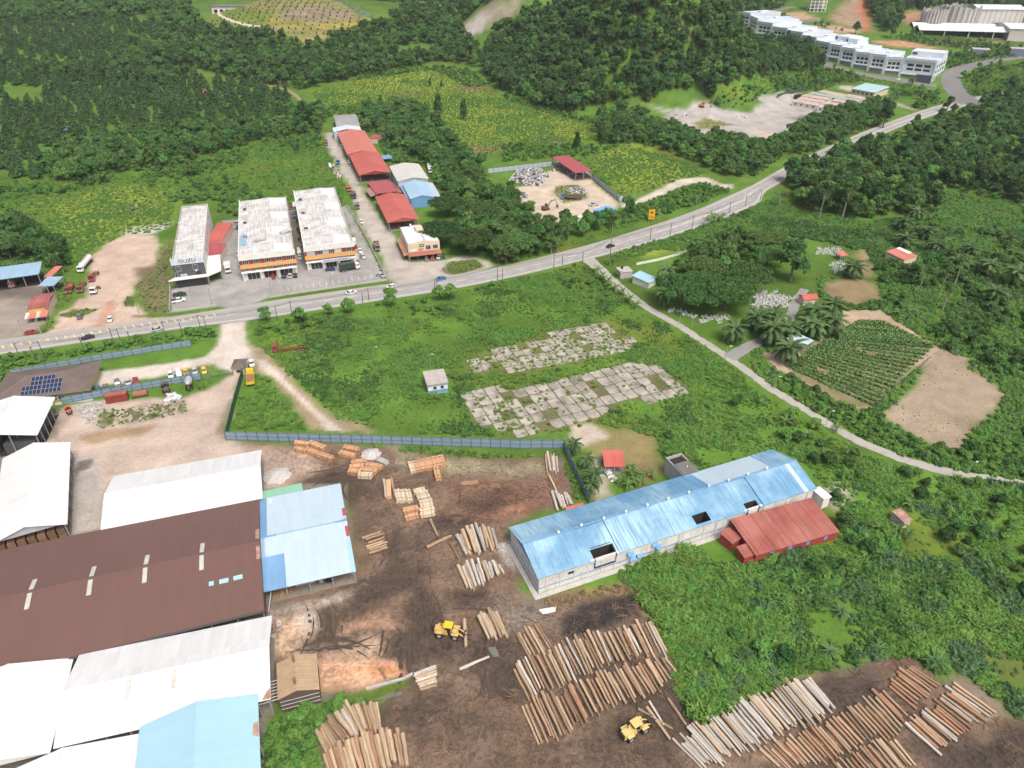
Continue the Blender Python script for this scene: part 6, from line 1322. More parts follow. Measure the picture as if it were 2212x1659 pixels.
BIL={'o':barkmat('billet_orange',(0.44,0.24,0.13),(0.66,0.42,0.25),3.0,.2),'p':barkmat('billet_pale',(0.50,0.41,0.29),(0.70,0.60,0.45),3.0,.2),'g':barkmat('billet_grey',(0.36,0.35,0.34),(0.52,0.51,0.50),3.0,.15)}
bmesh_={k:fixn(MB().box(-.5,.5,-.5,.5,-.5,.5).mesh('billet',m))for k,m in BIL.items()}
STRAP=plain('strap_dark',(.05,.04,.035))
def bundle(t,a,c,wd,ht,k,label):
 p,q=W(L(t,a,c));d=q-p;m=(p+q)/2
 o=thing('billet_bundle',label,'timber bundle',m,math.atan2(d.y,d.x),'bundles of sawn billets in the log yard')
 n=5
 for i in range(n):
  for j in range(3):
   b_=link('billet',bmesh_[k],o,(random.uniform(-.12,.12),(i-2)*wd/n+random.uniform(-.03,.03),ht*(j+.5)/3));b_.scale=(d.length*random.uniform(.92,1.06),wd/n*.92,ht/3*.9)
 for x in(-.3,.3):part('strap',MB().box(x*d.length-.04,x*d.length+.04,-wd/2-.03,wd/2+.03,0,ht+.03),STRAP,o)
bl='bundle of sawn orange billets near the fence at the head of the log yard'
for(a,c)in(((385,690),(490,705)),((500,690),(625,735)),((470,740),(590,790)),((560,775),(690,820)),((385,735),(480,760))):bundle('b2',a,c,1.6,1.3,'o','sawn billet bundle in the left group below the blue fence')
for(a,c,k)in(((780,725),(900,745),'o'),((750,770),(865,800),'o')):bundle('b2',a,c,1.7,1.2,k,'orange billet bundle in the pair below the blue fence')
for(a,c,k)in(((845,855),(970,840),'o'),((830,890),(945,880),'o'),((820,920),(915,930),'o'),((960,870),(1090,890),'o'),((920,905),(1050,920),'o'),((900,950),(1010,955),'p')):bundle('b2',a,c,1.7,1.2,k,'sawn billet bundle in the cluster beside the gravel heap')
bundle('b2',(1040,810),(1135,850),1.8,.8,'g','grey weathered bundle of planks beside the gravel heap')
for i,x in enumerate((1345,1388,1430,1470,1510,1550,1588)):bundle('b2',(x-22,850-i*9),(x+2,925-i*8),1.5,1.2,'o' if i else 'p','upright row billet bundle in the line of seven across the upper yard')
bundle('b2',(1530,895),(1552,985),1.6,1.3,'o','single billet bundle below the line of seven')
for x in(1215,1262,1305):bundle('b2',(x-5,1075),(x+18,1165),1.5,1.1,'p','pale billet bundle in the trio next to the barky log')
for(a,c)in(((1350,1085),(1440,1065)),((1370,1110),(1465,1090)),((1380,1140),(1480,1120)),((1395,1175),(1495,1155)),((1405,1205),(1505,1190)),((1400,1240),(1515,1215)),((1405,1275),(1515,1255))):bundle('b2',a,c,1.4,1.0,'p','pale billet bundle in the long stepped stack mid yard')
for(a,c)in(((1265,1240),(1385,1215)),((1280,1295),(1385,1270))):bundle('b2',a,c,1.5,1.0,'o','orange billet bundle at the foot of the stepped stack')
p_,q_=W(L('b2',(1145,995),(1150,1132)));d_=q_-p_
solo('squared_beam',MB().box(0,d_.length,-.6,.6,0,1.1),BIL['o'],'squared orange timber beam lying between two logs','timber',p_,math.atan2(d_.y,d_.x))
for i in range(3):
 p_,q_=W(L('c3',(285+i*12,350+i*13),(425-i*5,325+i*14)));one_=solo('pipe',MB().cyl(p_+Vector((0,0,.22)),q_+Vector((0,0,.22)),.2,.2,8),W_WHITE,'white concrete pipe in the trio lying below the warehouse','pipe',group='white pipes')
STK=[barkmat('stick_tan',(.20,.125,.08),(.36,.24,.155),3,.35),barkmat('stick_dark',(.10,.075,.06),(.2,.15,.12),3,.3)]
for i,m_ in enumerate(STK):
 for s in range(2):
  r=random.Random(s+10*i);mb=MB()
  for k in range(5 if s else 8):
   a=r.uniform(-.6,.6)+(0 if s else r.uniform(0,3));ln=r.uniform(.4,1.3);x,y=r.uniform(-1,1),r.uniform(-1,1)
   mb.cyl((x-math.cos(a)*ln,y-math.sin(a)*ln,.05),(x+math.cos(a)*ln,y+math.sin(a)*ln,r.uniform(.05,.22)),r.uniform(.02,.045),None,4)
  me=mb.mesh('sticks',m_);PROTO.setdefault('sticks%d'%i,[]).append((me,None,me))
deb=[L('c2',(0,980),(470,960),(560,1110),(60,1330))+L('b2',(2150,1330),(1600,1340),(1560,1020)),L('c3',(-100,200),(330,330),(480,560),(90,620),(-160,430)),L('c3',(430,440),(600,300),(1060,210),(1190,460),(900,500),(480,600)),L('b3',(1080,1120),(1500,1000),(2212,1000),(2212,1640),(1330,1640),(1280,1350)),L('c3',(0,1050),(700,1240),(1380,960),(1560,1240),(1380,1440),(1560,1640),(0,1640)),L('b3',(1700,360),(2212,250),(2212,700),(1780,720)),L('d3',(540,870),(1300,740),(1600,900),(2050,1150),(2212,1640),(1450,1640),(1300,1300)),L('d3',(0,1500),(1250,1050),(1300,1250),(700,1640),(0,1640)),L('c3',(60,800),(1230,440),(1420,840),(260,1430))]
pts=np.concatenate([region_points(p_,1.9,seed=90+i,keep=False)for i,p_ in enumerate(deb)])
pts=pts[fbm(pts[:,0]/7,pts[:,1]/7,91)>.42]
pts[:,2]+=.02
scatter_gn('bark_litter',['sticks0','sticks1'],pts,vary(len(pts),.5,1.2,30),'litter of bark strips and broken sticks over the muddy log yard','litter')
RUT=plain('rut_mud',(.085,.066,.053),.9,.35,.8,spec=.1)
mb=MB();rr_=random.Random(12);zr_=.012
for(t,sx,sy,rx,ry,an,st)in splats:
 if st<.85:continue
 c=at(*L(t,(sx,sy))[0]);lng,sht=(rx,ry)if rx>ry else(ry,rx);an2=an+(0 if rx>ry else math.pi/2)
 for k in range(int(3+sht*.8)):
  off=rr_.uniform(-.9,.9)*sht;cur=rr_.uniform(-.35,.35)/max(lng,3);s0=rr_.uniform(-1.1,-.4)*lng;s1=rr_.uniform(.4,1.15)*lng;da=rr_.uniform(-.1,.1);prev=None;wd=rr_.uniform(.2,.42);zr_+=.0007
  n_=max(4,int((s1-s0)/.8))
  for j in range(n_+1):
   u=s0+(s1-s0)*j/n_;v=off+cur*u*u*2.2+math.tan(da)*u;x_=c.x+u*math.cos(an2)-v*math.sin(an2);y_=c.y+u*math.sin(an2)+v*math.cos(an2)
   w_=wd*rr_.uniform(.5,1.3)*math.sin(math.pi*min(1,max(.05,(j+.3)/(n_+.6))))
   nx_,ny_=-math.sin(an2)*w_,math.cos(an2)*w_;cur_=((x_+nx_,y_+ny_,zr_),(x_-nx_,y_-ny_,zr_))
   if prev and rr_.random()>.12:mb.add([prev[0],cur_[0],cur_[1],prev[1]],[(0,1,2,3)])
   prev=cur_
tag(link('wheel_ruts',mb.mesh('wheel_ruts',RUT),kind='stuff'),'dark wet wheel ruts churned into the log yard mud','ruts')
# ------------------------------------------------------------------ vehicles
TYRE=plain('tyre_rubber',(.025,.025,.025),.9,.2);RIM=plain('wheel_rim',(.4,.4,.4),.4,.1);LAMP=plain('lamp_glass',(.75,.75,.7),.2,.05,spec=.6);TAIL=plain('tail_lamp',(.35,.02,.02),.3,.1);CHASS=plain('chassis_dark',(.07,.06,.055),.8,.2)
def paint(c,nm):
 m=plain('paint_'+nm,c,.28,.05,.8,spec=.5);return m
PAINT={'white':(.74,.75,.75),'silver':(.46,.48,.50),'black':(.022,.023,.027),'grey':(.16,.17,.18),'dkgreen':(.035,.055,.05),'blue':(.04,.20,.42),'navy':(.03,.06,.13),'red':(.34,.03,.03),'oldred':(.27,.075,.055),'orange':(.52,.16,.05),'yellow':(.72,.52,.04),'loader':(.62,.42,.14),'paleyellow':(.66,.52,.20),'teal':(.05,.20,.24),'green':(.04,.15,.10),'brown':(.14,.09,.07)}
def PM(c):return paint(PAINT[c],c)
def wheel_at(o,x,y,r,w=.24,n=12):
 q=part('wheel',MB().cyl((0,-w/2,0),(0,w/2,0),r,r,n),TYRE,o,(x,y,r));part('rim',MB().cyl((0,-w/2-.01,0),(0,w/2+.01,0),r*.55,r*.55,8),RIM,q)
def loft(rings):
 mb=MB();n=len(rings[0])
 mb.add([p for r in rings for p in r],[(k*n+i,k*n+(i+1)%n,(k+1)*n+(i+1)%n,(k+1)*n+i)for k in range(len(rings)-1)for i in range(n)]+[tuple(range(n-1,-1,-1)),tuple((len(rings)-1)*n+i for i in range(n))])
 return mb
CARS={'sedan':dict(l=4.5,w=1.78,hood=.86,belt=.92,roof=1.45,x=(-1.75,-1.05,.45,1.15)),'hatch':dict(l=3.8,w=1.7,hood=.9,belt=.95,roof=1.5,x=(-1.75,-1.45,.35,1.0)),'suv':dict(l=4.6,w=1.85,hood=1.05,belt=1.1,roof=1.72,x=(-2.1,-1.75,.45,1.05)),'van':dict(l=4.6,w=1.75,hood=1.15,belt=1.15,roof=1.9,x=(-2.2,-2.05,1.2,1.75)),'pickup':dict(l=5.2,w=1.85,hood=1.08,belt=1.12,roof=1.75,x=(-.75,-.55,.75,1.35))}
def car_parts(o,kind,color):
 s=CARS[kind];l,w,hd,bt,rf=s['l']/2,s['w']/2,s['hood'],s['belt'],s['roof'];m=PM(color)
 body=[]
 for(x,hw,z0,z1)in((-l,w*.86,.38,bt-.12),(-l+.25,w*.97,.25,bt),(-.4,w,.22,bt),(s['x'][3]+.1,w,.22,bt),(l-.5,w*.95,.25,hd-.05),(l-.08,w*.82,.32,hd-.25)):
  body.append([(x,-hw*.96,z0),(x,-hw,(z0+z1)*.55),(x,-hw*.9,z1),(x,hw*.9,z1),(x,hw,(z0+z1)*.55),(x,hw*.96,z0)])
 b=part('body',loft(body),m,o)
 x0,x1,x2,x3=s['x'];wb,wr=w*.86,w*.7
 g=part('windows',MB().hexa([(x0,-wb,bt-.02),(x3,-wb,bt-.02),(x3,wb,bt-.02),(x0,wb,bt-.02)],[(x1,-wr,rf-.07),(x2,-wr,rf-.07),(x2,wr,rf-.07),(x1,wr,rf-.07)]),GLASS,o)
 part('roof',MB().hexa([(x1-.06,-wr-.03,rf-.07),(x2+.06,-wr-.03,rf-.07),(x2+.06,wr+.03,rf-.07),(x1-.06,wr+.03,rf-.07)],[(x1+.05,-wr*.92,rf),(x2-.05,-wr*.92,rf),(x2-.05,wr*.92,rf),(x1+.05,wr*.92,rf)]),m,o)
 pil=MB();xm=(x1+x2)/2-.1
 for sg in(-1,1):pil.hexa([(xm-.06,sg*wb-.02,bt),(xm+.06,sg*wb-.02,bt),(xm+.06,sg*wb+.02,bt),(xm-.06,sg*wb+.02,bt)],[(xm-.06,sg*wr-.02,rf-.05),(xm+.06,sg*wr-.02,rf-.05),(xm+.06,sg*wr+.02,rf-.05),(xm-.06,sg*wr+.02,rf-.05)])
 part('pillar',pil,m,o)
 for sg in(-1,1):
  part('headlight',MB().cbox((l-.1,sg*w*.6,hd-.28),(.14,.34,.16)),LAMP,o);part('tail_light',MB().cbox((-l+.02,sg*w*.66,bt-.22),(.1,.25,.18)),TAIL,o);part('mirror',MB().cbox((x3-.15,sg*(w+.06),bt+.06),(.14,.16,.12)),m,o)
 for x in(-l*.62,l*.62):
  for sg in(-1,1):wheel_at(o,x,sg*(w-.1),.32 if kind in('sedan','hatch')else.36)
 if kind=='pickup':part('load_bed',MB().box(-l+.12,-.8,-w*.78,w*.78,bt-.02,bt+.015).box(-l+.05,-l+.12,-w*.8,w*.8,bt,bt+.2).box(-l+.12,-.8,-w*.9,-w*.8,bt,bt+.2).box(-l+.12,-.8,w*.8,w*.9,bt,bt+.2),m if color!='white' else CHASS,o)
PARKED={}
def veh(t,a,c,kind,color,label,cat='car',group=None,fn=None,name=None,**kw):
 """a = tail, c = nose in the photo tile"""
 p,q=W(L(t,a,c));d=q-p
 m=(p+q)/2
 z=ter(m.x,m.y)if m.y>520 else 0.0
 key=(kind,color,tuple(sorted(kw.items())))
 nm=name or{'car':'parked_car','van':'van','pickup':'pickup_truck'}.get(cat,cat.replace(' ','_'))
 o=thing(nm,label,cat,(m.x,m.y,z+.05),math.atan2(d.y,d.x),group)
 if key in PARKED:
  for ch in PARKED[key].children:
   k=ch.copy();COL.objects.link(k);k.parent=o
   for g in ch.children:h=g.copy();COL.objects.link(h);h.parent=k
 else:
  (fn or car_parts)(o,kind,color,**kw);PARKED[key]=o
 return o
def truck_parts(o,kind,color,load='bed',load_color=None,L_=8.0):
 m=PM(color);x1=L_/2;lc=PM(load_color or color)
 part('cab',MB().hexa([(x1-1.9,-1.15,.6),(x1,-1.15,.6),(x1,1.15,.6),(x1-1.9,1.15,.6)],[(x1-1.85,-1.1,2.7),(x1-.35,-1.1,2.7),(x1-.35,1.1,2.7),(x1-1.85,1.1,2.7)]),m,o)
 part('windscreen',MB().hexa([(x1-.17,-.98,1.7),(x1-.1,-.98,1.7),(x1-.1,.98,1.7),(x1-.17,.98,1.7)],[(x1-.38,-.95,2.5),(x1-.26,-.95,2.5),(x1-.26,.95,2.5),(x1-.38,.95,2.5)]),GLASS,o)
 for sg in(-1,1):part('side_window',MB().cbox((x1-.95,sg*1.12,2.1),(.8,.1,.6)),GLASS,o);part('headlight',MB().cbox((x1+.01,sg*.85,.95),(.08,.35,.22)),LAMP,o)
 part('bumper',MB().box(x1-.05,x1+.12,-1.15,1.15,.4,.75),CHASS,o);part('chassis',MB().box(-L_/2,x1-.4,-.45,-.25,.6,.9).box(-L_/2,x1-.4,.25,.45,.6,.9),CHASS if load!='bare' else PM('oldred'),o)
 for x in[x1-1.1,-L_/2+1.2]+([-L_/2+2.4]if L_>7.5 else[]):
  for sg in(-1,1):wheel_at(o,x,sg*.98,.5,.32)
 a,c=-L_/2,x1-2.1
 if load=='bed':
  b_=part('load_bed',MB().box(a,c,-1.2,1.2,1.0,1.12),lc,o)
  for nm,bx in(('side_board',(a,c,-1.22,-1.14,1.12,2.0)),('side_board',(a,c,1.14,1.22,1.12,2.0)),('tail_board',(a,a+.08,-1.14,1.14,1.12,2.0)),('head_board',(c-.08,c,-1.14,1.14,1.12,2.3))):part(nm,MB().box(*bx),lc,o)
  part('load',MB().box(a+.1,c-.1,-1.1,1.1,1.125,1.4),RUSTM,o)
 elif load=='box':part('cargo_box',MB().box(a,c,-1.22,1.22,1.0,3.3),lc,o);part('box_trim',MB().box(a-.02,c+.02,-1.25,1.25,3.3,3.36),PM('white')if load_color=='white' else lc,o)
 elif load=='tank':
  mb=MB();n=12;xs=[a,a+.4,a+1.5,(a+c)/2,c-1.5,c-.4,c];rs=[.5,1.05,1.25,1.15,1.25,1.05,.5]
  for k in range(6):mb.cyl((xs[k],0,2.25),(xs[k+1],0,2.25),rs[k],rs[k+1],n,cap=k in(0,5))
  part('tank',mb,lc,o);part('catwalk',MB().box(a+.8,c-.8,-.3,.3,3.48,3.55),RIM,o)
  for x in(a+1.4,(a+c)/2,c-1.4):part('hatch',MB().cyl((x,0,3.4),(x,0,3.65),.3,.3,8),RIM,o)
 elif load=='mixer':
  mb=MB();pr=[(a+.1,.45,3.3),(a+1.0,.9,2.8),(a+2.6,1.2,2.35),(c-1.2,1.1,2.1),(c-.3,.7,2.0)]
  for k in range(4):mb.cyl((pr[k][0],0,pr[k][2]),(pr[k+1][0],0,pr[k+1][2]),pr[k][1],pr[k+1][1],12)
  part('mixer_drum',mb,lc,o);part('chute',MB().hexa([(a-.8,-.3,1.4),(a+.3,-.35,2.4),(a+.3,.35,2.4),(a-.8,.3,1.4)],[(a-.8,-.3,1.5),(a+.3,-.35,2.9),(a+.3,.35,2.9),(a-.8,.3,1.5)]),CHASS,o)
 elif load=='bare':
  for k in range(5):part('cross_beam',MB().box(a+.3+k*(c-a)/5,a+.45+k*(c-a)/5,-1.1,1.1,.9,1.05),PM('oldred'),o);part('stake',MB().box(a+.3+k*(c-a)/5,a+.42+k*(c-a)/5,-1.1,-1.0,1.05,1.7).box(a+.3+k*(c-a)/5,a+.42+k*(c-a)/5,1.0,1.1,1.05,1.7),PM('oldred'),o)
 elif load=='tractor':part('fifth_wheel',MB().cyl((a+1.4,0,.9),(a+1.4,0,1.1),.55,.55,10),CHASS,o);part('fuel_tank',MB().cyl((-.3,-1.0,.8),(.9,-1.0,.8),.32,.32,8),RIM,o)
def loader_parts(o,kind,color,roof='paleyellow',grab=True):
 m=PM(color)
 part('rear_body',MB().hexa([(-3.1,-.75,.8),(-.2,-.8,.8),(-.2,.8,.8),(-3.1,.75,.8)],[(-3.0,-.65,2.0),(-.4,-.72,2.25),(-.4,.72,2.25),(-3.0,.65,2.0)]),m,o);part('grille',MB().box(-3.2,-3.08,-.6,.6,.95,1.85),CHASS,o);part('exhaust',MB().cyl((-1.7,.35,2.1),(-1.7,.35,3.1),.09,.09,7),CHASS,o)
 c=part('cab',MB().hexa([(-.9,-.7,1.5),(.7,-.7,1.5),(.7,.7,1.5),(-.9,.7,1.5)],[(-.8,-.62,3.1),(.5,-.62,3.1),(.5,.62,3.1),(-.8,.62,3.1)]),GLASS,o);part('cab_roof',MB().box(-1.05,.8,-.85,.85,3.1,3.3),PM(roof),c)
 for x in(-.85,.55):
  for y in(-.66,.66):part('pillar',MB().box(x-.07,x+.07,y-.06,y+.06,1.5,3.1),m,c)
 part('front_frame',MB().hexa([(.2,-.55,.8),(1.9,-.5,.8),(1.9,.5,.8),(.2,.55,.8)],[(.3,-.5,1.7),(1.7,-.4,1.5),(1.7,.4,1.5),(.3,.5,1.7)]),m,o)
 for y in(-.55,.55):part('lift_arm',MB().tube([(.9,y,1.8),(2.2,y,1.5),(3.2,y,.6)],.14,6),m,o)
 part('grapple_forks',MB().box(3.1,3.3,-1.1,1.1,.2,1.0).box(3.2,4.7,-.7,-.5,.15,.3).box(3.2,4.7,.5,.7,.15,.3).tube([(3.1,-.5,1.0),(3.7,-.5,1.6),(4.5,-.5,1.1)],.1,5).tube([(3.1,.5,1.0),(3.7,.5,1.6),(4.5,.5,1.1)],.1,5),CHASS,o)
 for x in(-1.9,1.4):
  for sg in(-1,1):wheel_at(o,x,sg*1.05,.78,.55,14);part('mudguard',MB().box(x-.7,x+.7,sg*1.05-.3,sg*1.05+.3,1.6,1.68),m,o)
def digger_parts(o,kind,color):
 m=PM(color)
 for sg in(-1,1):
  q=part('track',MB().yprism([(-1.8,.2),(-1.5,0),(1.5,0),(1.8,.2),(1.8,.6),(1.5,.85),(-1.5,.85),(-1.8,.6)],sg*1.1-.3,sg*1.1+.3),CHASS,o)
 part('undercarriage',MB().box(-1.0,1.0,-.8,.8,.4,1.0),CHASS,o);part('house',MB().hexa([(-2.2,-1.2,1.05),(1.2,-1.2,1.05),(1.2,1.2,1.05),(-2.2,1.2,1.05)],[(-2.1,-1.15,2.0),(1.1,-1.15,2.1),(1.1,1.15,2.1),(-2.1,1.15,2.0)]),m,o)
 part('cab',MB().hexa([(.0,.2,2.0),(1.3,.2,2.0),(1.3,1.15,2.0),(0,1.15,2.0)],[(.1,.25,3.0),(1.0,.25,3.0),(1.0,1.1,3.0),(.1,1.1,3.0)]),GLASS,o)
 b_=part('boom',MB().tube([(1.0,-.2,1.8),(3.0,-.2,4.3),(5.6,-.2,4.6)],[.28,.32,.2],6),m,o);part('stick',MB().tube([(5.6,-.2,4.7),(6.6,-.2,1.6)],[.2,.14],6),m,o);part('bucket',MB().hexa([(6.2,-.7,.5),(7.2,-.7,.6),(7.2,.3,.6),(6.2,.3,.5)],[(6.3,-.7,1.6),(6.9,-.7,1.6),(6.9,.3,1.6),(6.3,.3,1.6)]),CHASS,o);part('ram',MB().cyl((1.2,-.2,1.6),(2.9,-.2,3.8),.1,.1,6),RIM,o)
def T(*a,**k):return veh(*a,fn=truck_parts,**k)
veh('a1',(1235,1268),(1330,1247),'sedan','silver','silver car driving on the main road by the blue fence',name='car')
veh('a1',(768,1314),(662,1337),'sedan','black','black car driving on the main road by the yellow bars',name='car')
veh('b1',(800,966),(885,950),'sedan','white','white car alone on the main road below the shops',name='car')
veh('b1',(1195,905),(1130,916),'hatch','white','white car beside the dark green one on the main road',name='car')
veh('b1',(1120,958),(1200,943),'suv','dkgreen','dark green car on the near lane of the main road',name='car')
veh('b1',(1605,838),(1530,852),'sedan','blue','bright blue car on the main road past the corner shop',name='car')
veh('c1',(840,587),(892,570),'sedan','black','black car near the big utility pole on the main road',name='car')
veh('a1',(905,1150),(893,1205),'hatch','white','white car leaving the sandy lot towards the road')
veh('a1',(648,1182),(662,1122),'suv','grey','dark grey car parked by the weedy island of the sandy lot')
veh('a1',(215,1292),(300,1275),'sedan','red','red car parked in front of the roadside eating shop')
veh('a1',(1400,1034),(1510,1013),'pickup','white','white pickup in front of the dealership','pickup',name='pickup_truck')
veh('a1',(1405,985),(1525,968),'pickup','dkgreen','dark green pickup behind the white one at the dealership','pickup',name='pickup_truck')
for i,(x,y,c)in enumerate(((1600,862,'silver'),(1668,850,'grey'),(1440,890,'dkgreen'))):veh('a1',(x-12,y-28),(x+14,y+22),'pickup',c,c.replace('dkgreen','dark green')+' pickup under the white dealership canopy','pickup',name='pickup_truck')
T('a1',(1852,735),(1862,815),'lorry','white','white box van in the alley beside the dealership','lorry',load='box',load_color='white',L_=6.0)
veh('a1',(1818,485),(1818,448),'hatch','teal','teal car parked far up the dealership alley')
for i,(x,y,c,k,lb)in enumerate(((1962,642,'white','suv','white car parked first against the side of the teal sign shop block'),(1975,672,'grey','suv','grey car parked second against the side of the teal sign shop block'),(1978,722,'silver','sedan','silver car parked third against the side of the teal sign shop block'),(1950,430,'grey','sedan','grey car at the back corner of the teal sign shop block'),(1945,395,'silver','van','silver van at the back corner of the teal sign shop block'))):veh('a1',(x-25,y+8),(x+28,y-10),k,c,lb)
veh('a1',(1985,812),(1988,745),'sedan','blue','blue car parked nose in beside the teal sign shop block')
for x,c,lb in((205,'red','red car parked in front of the teal sign shop'),(292,'black','black car parked left of the silver one before the shop'),(342,'silver','silver car between two black cars before the shop'),(386,'black','black car parked right of the silver one before the shop')):veh('b1',(x,848-(x-205)*.05),(x+2,806-(x-205)*.05),'hatch' if c=='black' else 'sedan',c,lb)
veh('b1',(708,765),(625,772),'sedan','navy','dark blue car parked below the aluminium shop sign')
T('b1',(750,778),(908,750),'lorry','white','lorry with a dark green box and white cab before the aluminium shop','lorry',load='box',load_color='dkgreen',L_=8.6)
for x,y,c,k,lb in((912,620,'white','sedan','white car nearest the corner bay of the aluminium shop'),(938,668,'silver','suv','silver car second from the corner bay of the aluminium shop'),(888,710,'grey','sedan','grey car behind the green box lorry')):veh('b1',(x-12,y-24),(x+14,y+22),k,c,lb)
veh('b1',(1052,808),(1108,828),'sedan','silver','silver car at the far corner of the shop car park')
veh('b1',(918,362),(934,400),'sedan','white','white car parked on the side street')
T('b1',(885,215),(895,300),'lorry','grey','grey flatbed truck parked on the side street','truck',load='bed',load_color='silver',L_=7.5)
T('b1',(852,138),(872,208),'lorry','dkgreen','dark truck parked behind the grey flatbed on the side street','truck',load='bed',load_color='brown',L_=7.5)
T('b1',(816,90),(828,142),'lorry','orange','orange truck furthest up the side street','truck',load='bed',load_color='orange',L_=6.5)
T('b1',(1036,545),(1062,635),'lorry','grey','rusty brown truck parked at the mouth of the side street','truck',load='bed',load_color='brown',L_=8)
for x,c,k in((1453,'grey','hatch'),(1500,'red','hatch'),(1548,'silver','hatch'),(1588,'black','hatch')):veh('b1',(x-2,664-(x-1453)*.14),(x+2,705-(x-1453)*.16),k,c,c+' car parked under the front awning of the corner shop')
for(x,y,c,k,lb)in((315,272,'white','sedan','white car first in the alley between the shop blocks'),(345,268,'red','hatch','dull red car in the alley between the shop blocks'),(376,250,'white','van','white van at the back of the alley between the shop blocks'),(378,340,'navy','suv','dark blue car along the wall in the shop alley'),(405,375,'black','sedan','black car along the wall in the shop alley'),(416,625,'white','van','white van parked near the mouth of the shop alley'),(421,672,'silver','sedan','silver car nearest the mouth of the shop alley'),(466,632,'grey','suv','grey car beside the brown truck in the shop alley')):veh('b1',(x-3,y-22),(x+4,y+22),k,c,lb)
T('b1',(480,660),(498,742),'lorry','brown','brown truck parked in the alley between the shop blocks','truck',load='bed',load_color='brown',L_=7)
for(x,y,c,lb)in((1632,128,'black','black car beside the blue workshop'),(1690,168,'white','white car beside the blue workshop'),(1716,190,'silver','silver car next to the white one by the rain tree')):veh('b1',(x-28,y-10),(x+28,y+10),'sedan',c,lb)
T('b0',(1470,1345),(1490,1440),'lorry','white','white box lorry parked behind the white workshop roof','lorry',load='box',load_color='white',L_=11)
T('b0',(632,1145),(640,1210),'lorry','grey','dark truck at the far end of the side street','truck',load='bed',load_color='brown',L_=9)
veh('b0',(755,1200),(775,1215),'van','white','white van beside the salmon workshop','van');veh('b0',(818,1315),(832,1338),'hatch','silver','silver car beside the dark red workshop')
veh('b0',(665,1350),(672,1366),'van','white','white van dumped among the junk on the side street','van');T('b0',(735,1310),(735,1350),'lorry','blue','blue truck dumped among the junk on the side street','truck',load='tractor',L_=6)
T('a1',(757,672),(640,812),'tanker','white','white cement tanker lorry on the sandy lot','tanker',load='tank',load_color='white',L_=13.5)
T('a1',(592,892),(556,972),'tipper','oldred','rusty red tipper parked at the grass edge of the sandy lot','truck',load='bed',load_color='oldred',L_=7.5)
T('a1',(690,862),(648,972),'chassis','oldred','red chassis truck without a body on the sandy lot','truck',load='bare',L_=9.5)
T('a1',(800,775),(738,882),'chassis','red','red cab chassis truck behind the white tractor unit','truck',load='bare',L_=9.6)
T('a1',(806,905),(756,972),'tractor','white','white tractor unit parked on the sandy lot','truck',load='tractor',L_=6.5)
T('a1',(140,842),(95,925),'lorry','oldred','truck with a green cover under the long blue shed','truck',load='box',load_color='green',L_=8)
T('b1',(468,1408),(210,1432),'chassis','oldred','derelict red truck chassis abandoned in the weeds','truck',load='bare',L_=11.5)
for(x,y,c,k,lb)in((795,248,'teal','sedan','teal car first along the yard fence'),(862,235,'grey','sedan','grey car second along the yard fence'),(960,206,'grey','suv','large grey car third along the yard fence'),(1042,190,'silver','sedan','silver car next to the red one along the fence'),(1106,180,'red','sedan','red car parked along the yard fence'),(1388,128,'white','sedan','white car left of the other white one along the fence'),(1456,118,'white','suv','white car beside the yellow one along the fence'),(1513,110,'yellow','hatch','yellow car parked along the yard fence'),(1584,98,'silver','sedan','silver car between the two yellow ones'),(1660,98,'yellow','hatch','yellow car nearest the sliding gate')):veh('a2',(x-4,y-22),(x+8,y+26),k,c,lb)
veh('a2',(2046,12),(2054,62),'sedan','white','white car parked beside the guard house')
T('a2',(2045,252),(2042,88),'tipper','yellow','yellow tipper truck seen from behind on the grassy plot','truck',load='bed',load_color='yellow',L_=8.0)
T('a2',(1545,268),(1548,148),'mixer','grey','grey concrete mixer truck by the yard fence','mixer truck',load='mixer',load_color='silver',L_=8.0)
veh('a2',(552,400),(572,445),'loader','orange','small orange loader at the edge of the sawmill yard','loader',fn=loader_parts,name='wheel_loader',roof='orange').scale=(.62,)*3
veh('a2',(1340,205),(1365,290),'loader','brown','rusty derelict loader standing by the yard fence','loader',fn=loader_parts,name='wheel_loader',roof='brown').scale=(.85,)*3
o_=Bld('shipping_container','dark red shipping container beside the yard fence','container',one('a2',868,362),one('a2',1046,330),one('a2',858,300),0.0)
CONR=plain('container_red',(.25,.05,.045),.6,.2,.6,dirt=(.14,.05,.04),dirt_amt=.6)
o_.p('body',MB().box(0,o_.l,0,2.6,.1,2.6),CONR);o_.p('roof',MB().box(.05,o_.l-.05,.05,2.55,2.602,2.65),plain('container_rust',(.33,.12,.09),.8,.2,.6,dirt=(.4,.2,.15)))
for i in range(16):o_.p('rib',MB().box(o_.l*(i+.5)/16-.07,o_.l*(i+.5)/16+.07,-.05,-.002,.25,2.5),CONR)
p_,q_=W(L('a2',(1095,302),(1205,285)));o_=thing('steel_tank','rusty cylindrical tank lying by the red container','tank',p_);part('shell',MB().cyl((0,0,1.1),q_-p_+Vector((0,0,1.1)),1.05,1.05,14),RUSTM,o_);part('cradle',MB().box(-.2,.3,-1,1,0,.4),CHASS,o_);part('flange',MB().cyl((q_-p_)*.5+Vector((0,0,2.0)),(q_-p_)*.5+Vector((0,0,2.4)),.3,.3,8),RUSTM,o_)
veh('b3',(1535,530),(1745,560),'loader','loader','wheel loader with a bright yellow cab roof lifting a log','loader',fn=loader_parts,name='wheel_loader',roof='yellow')
veh('c3',(960,1400),(1170,1270),'loader','paleyellow','pale yellow wheel loader with log forks in the lower yard','loader',fn=loader_parts,name='wheel_loader',roof='paleyellow').scale=(.98,)*3
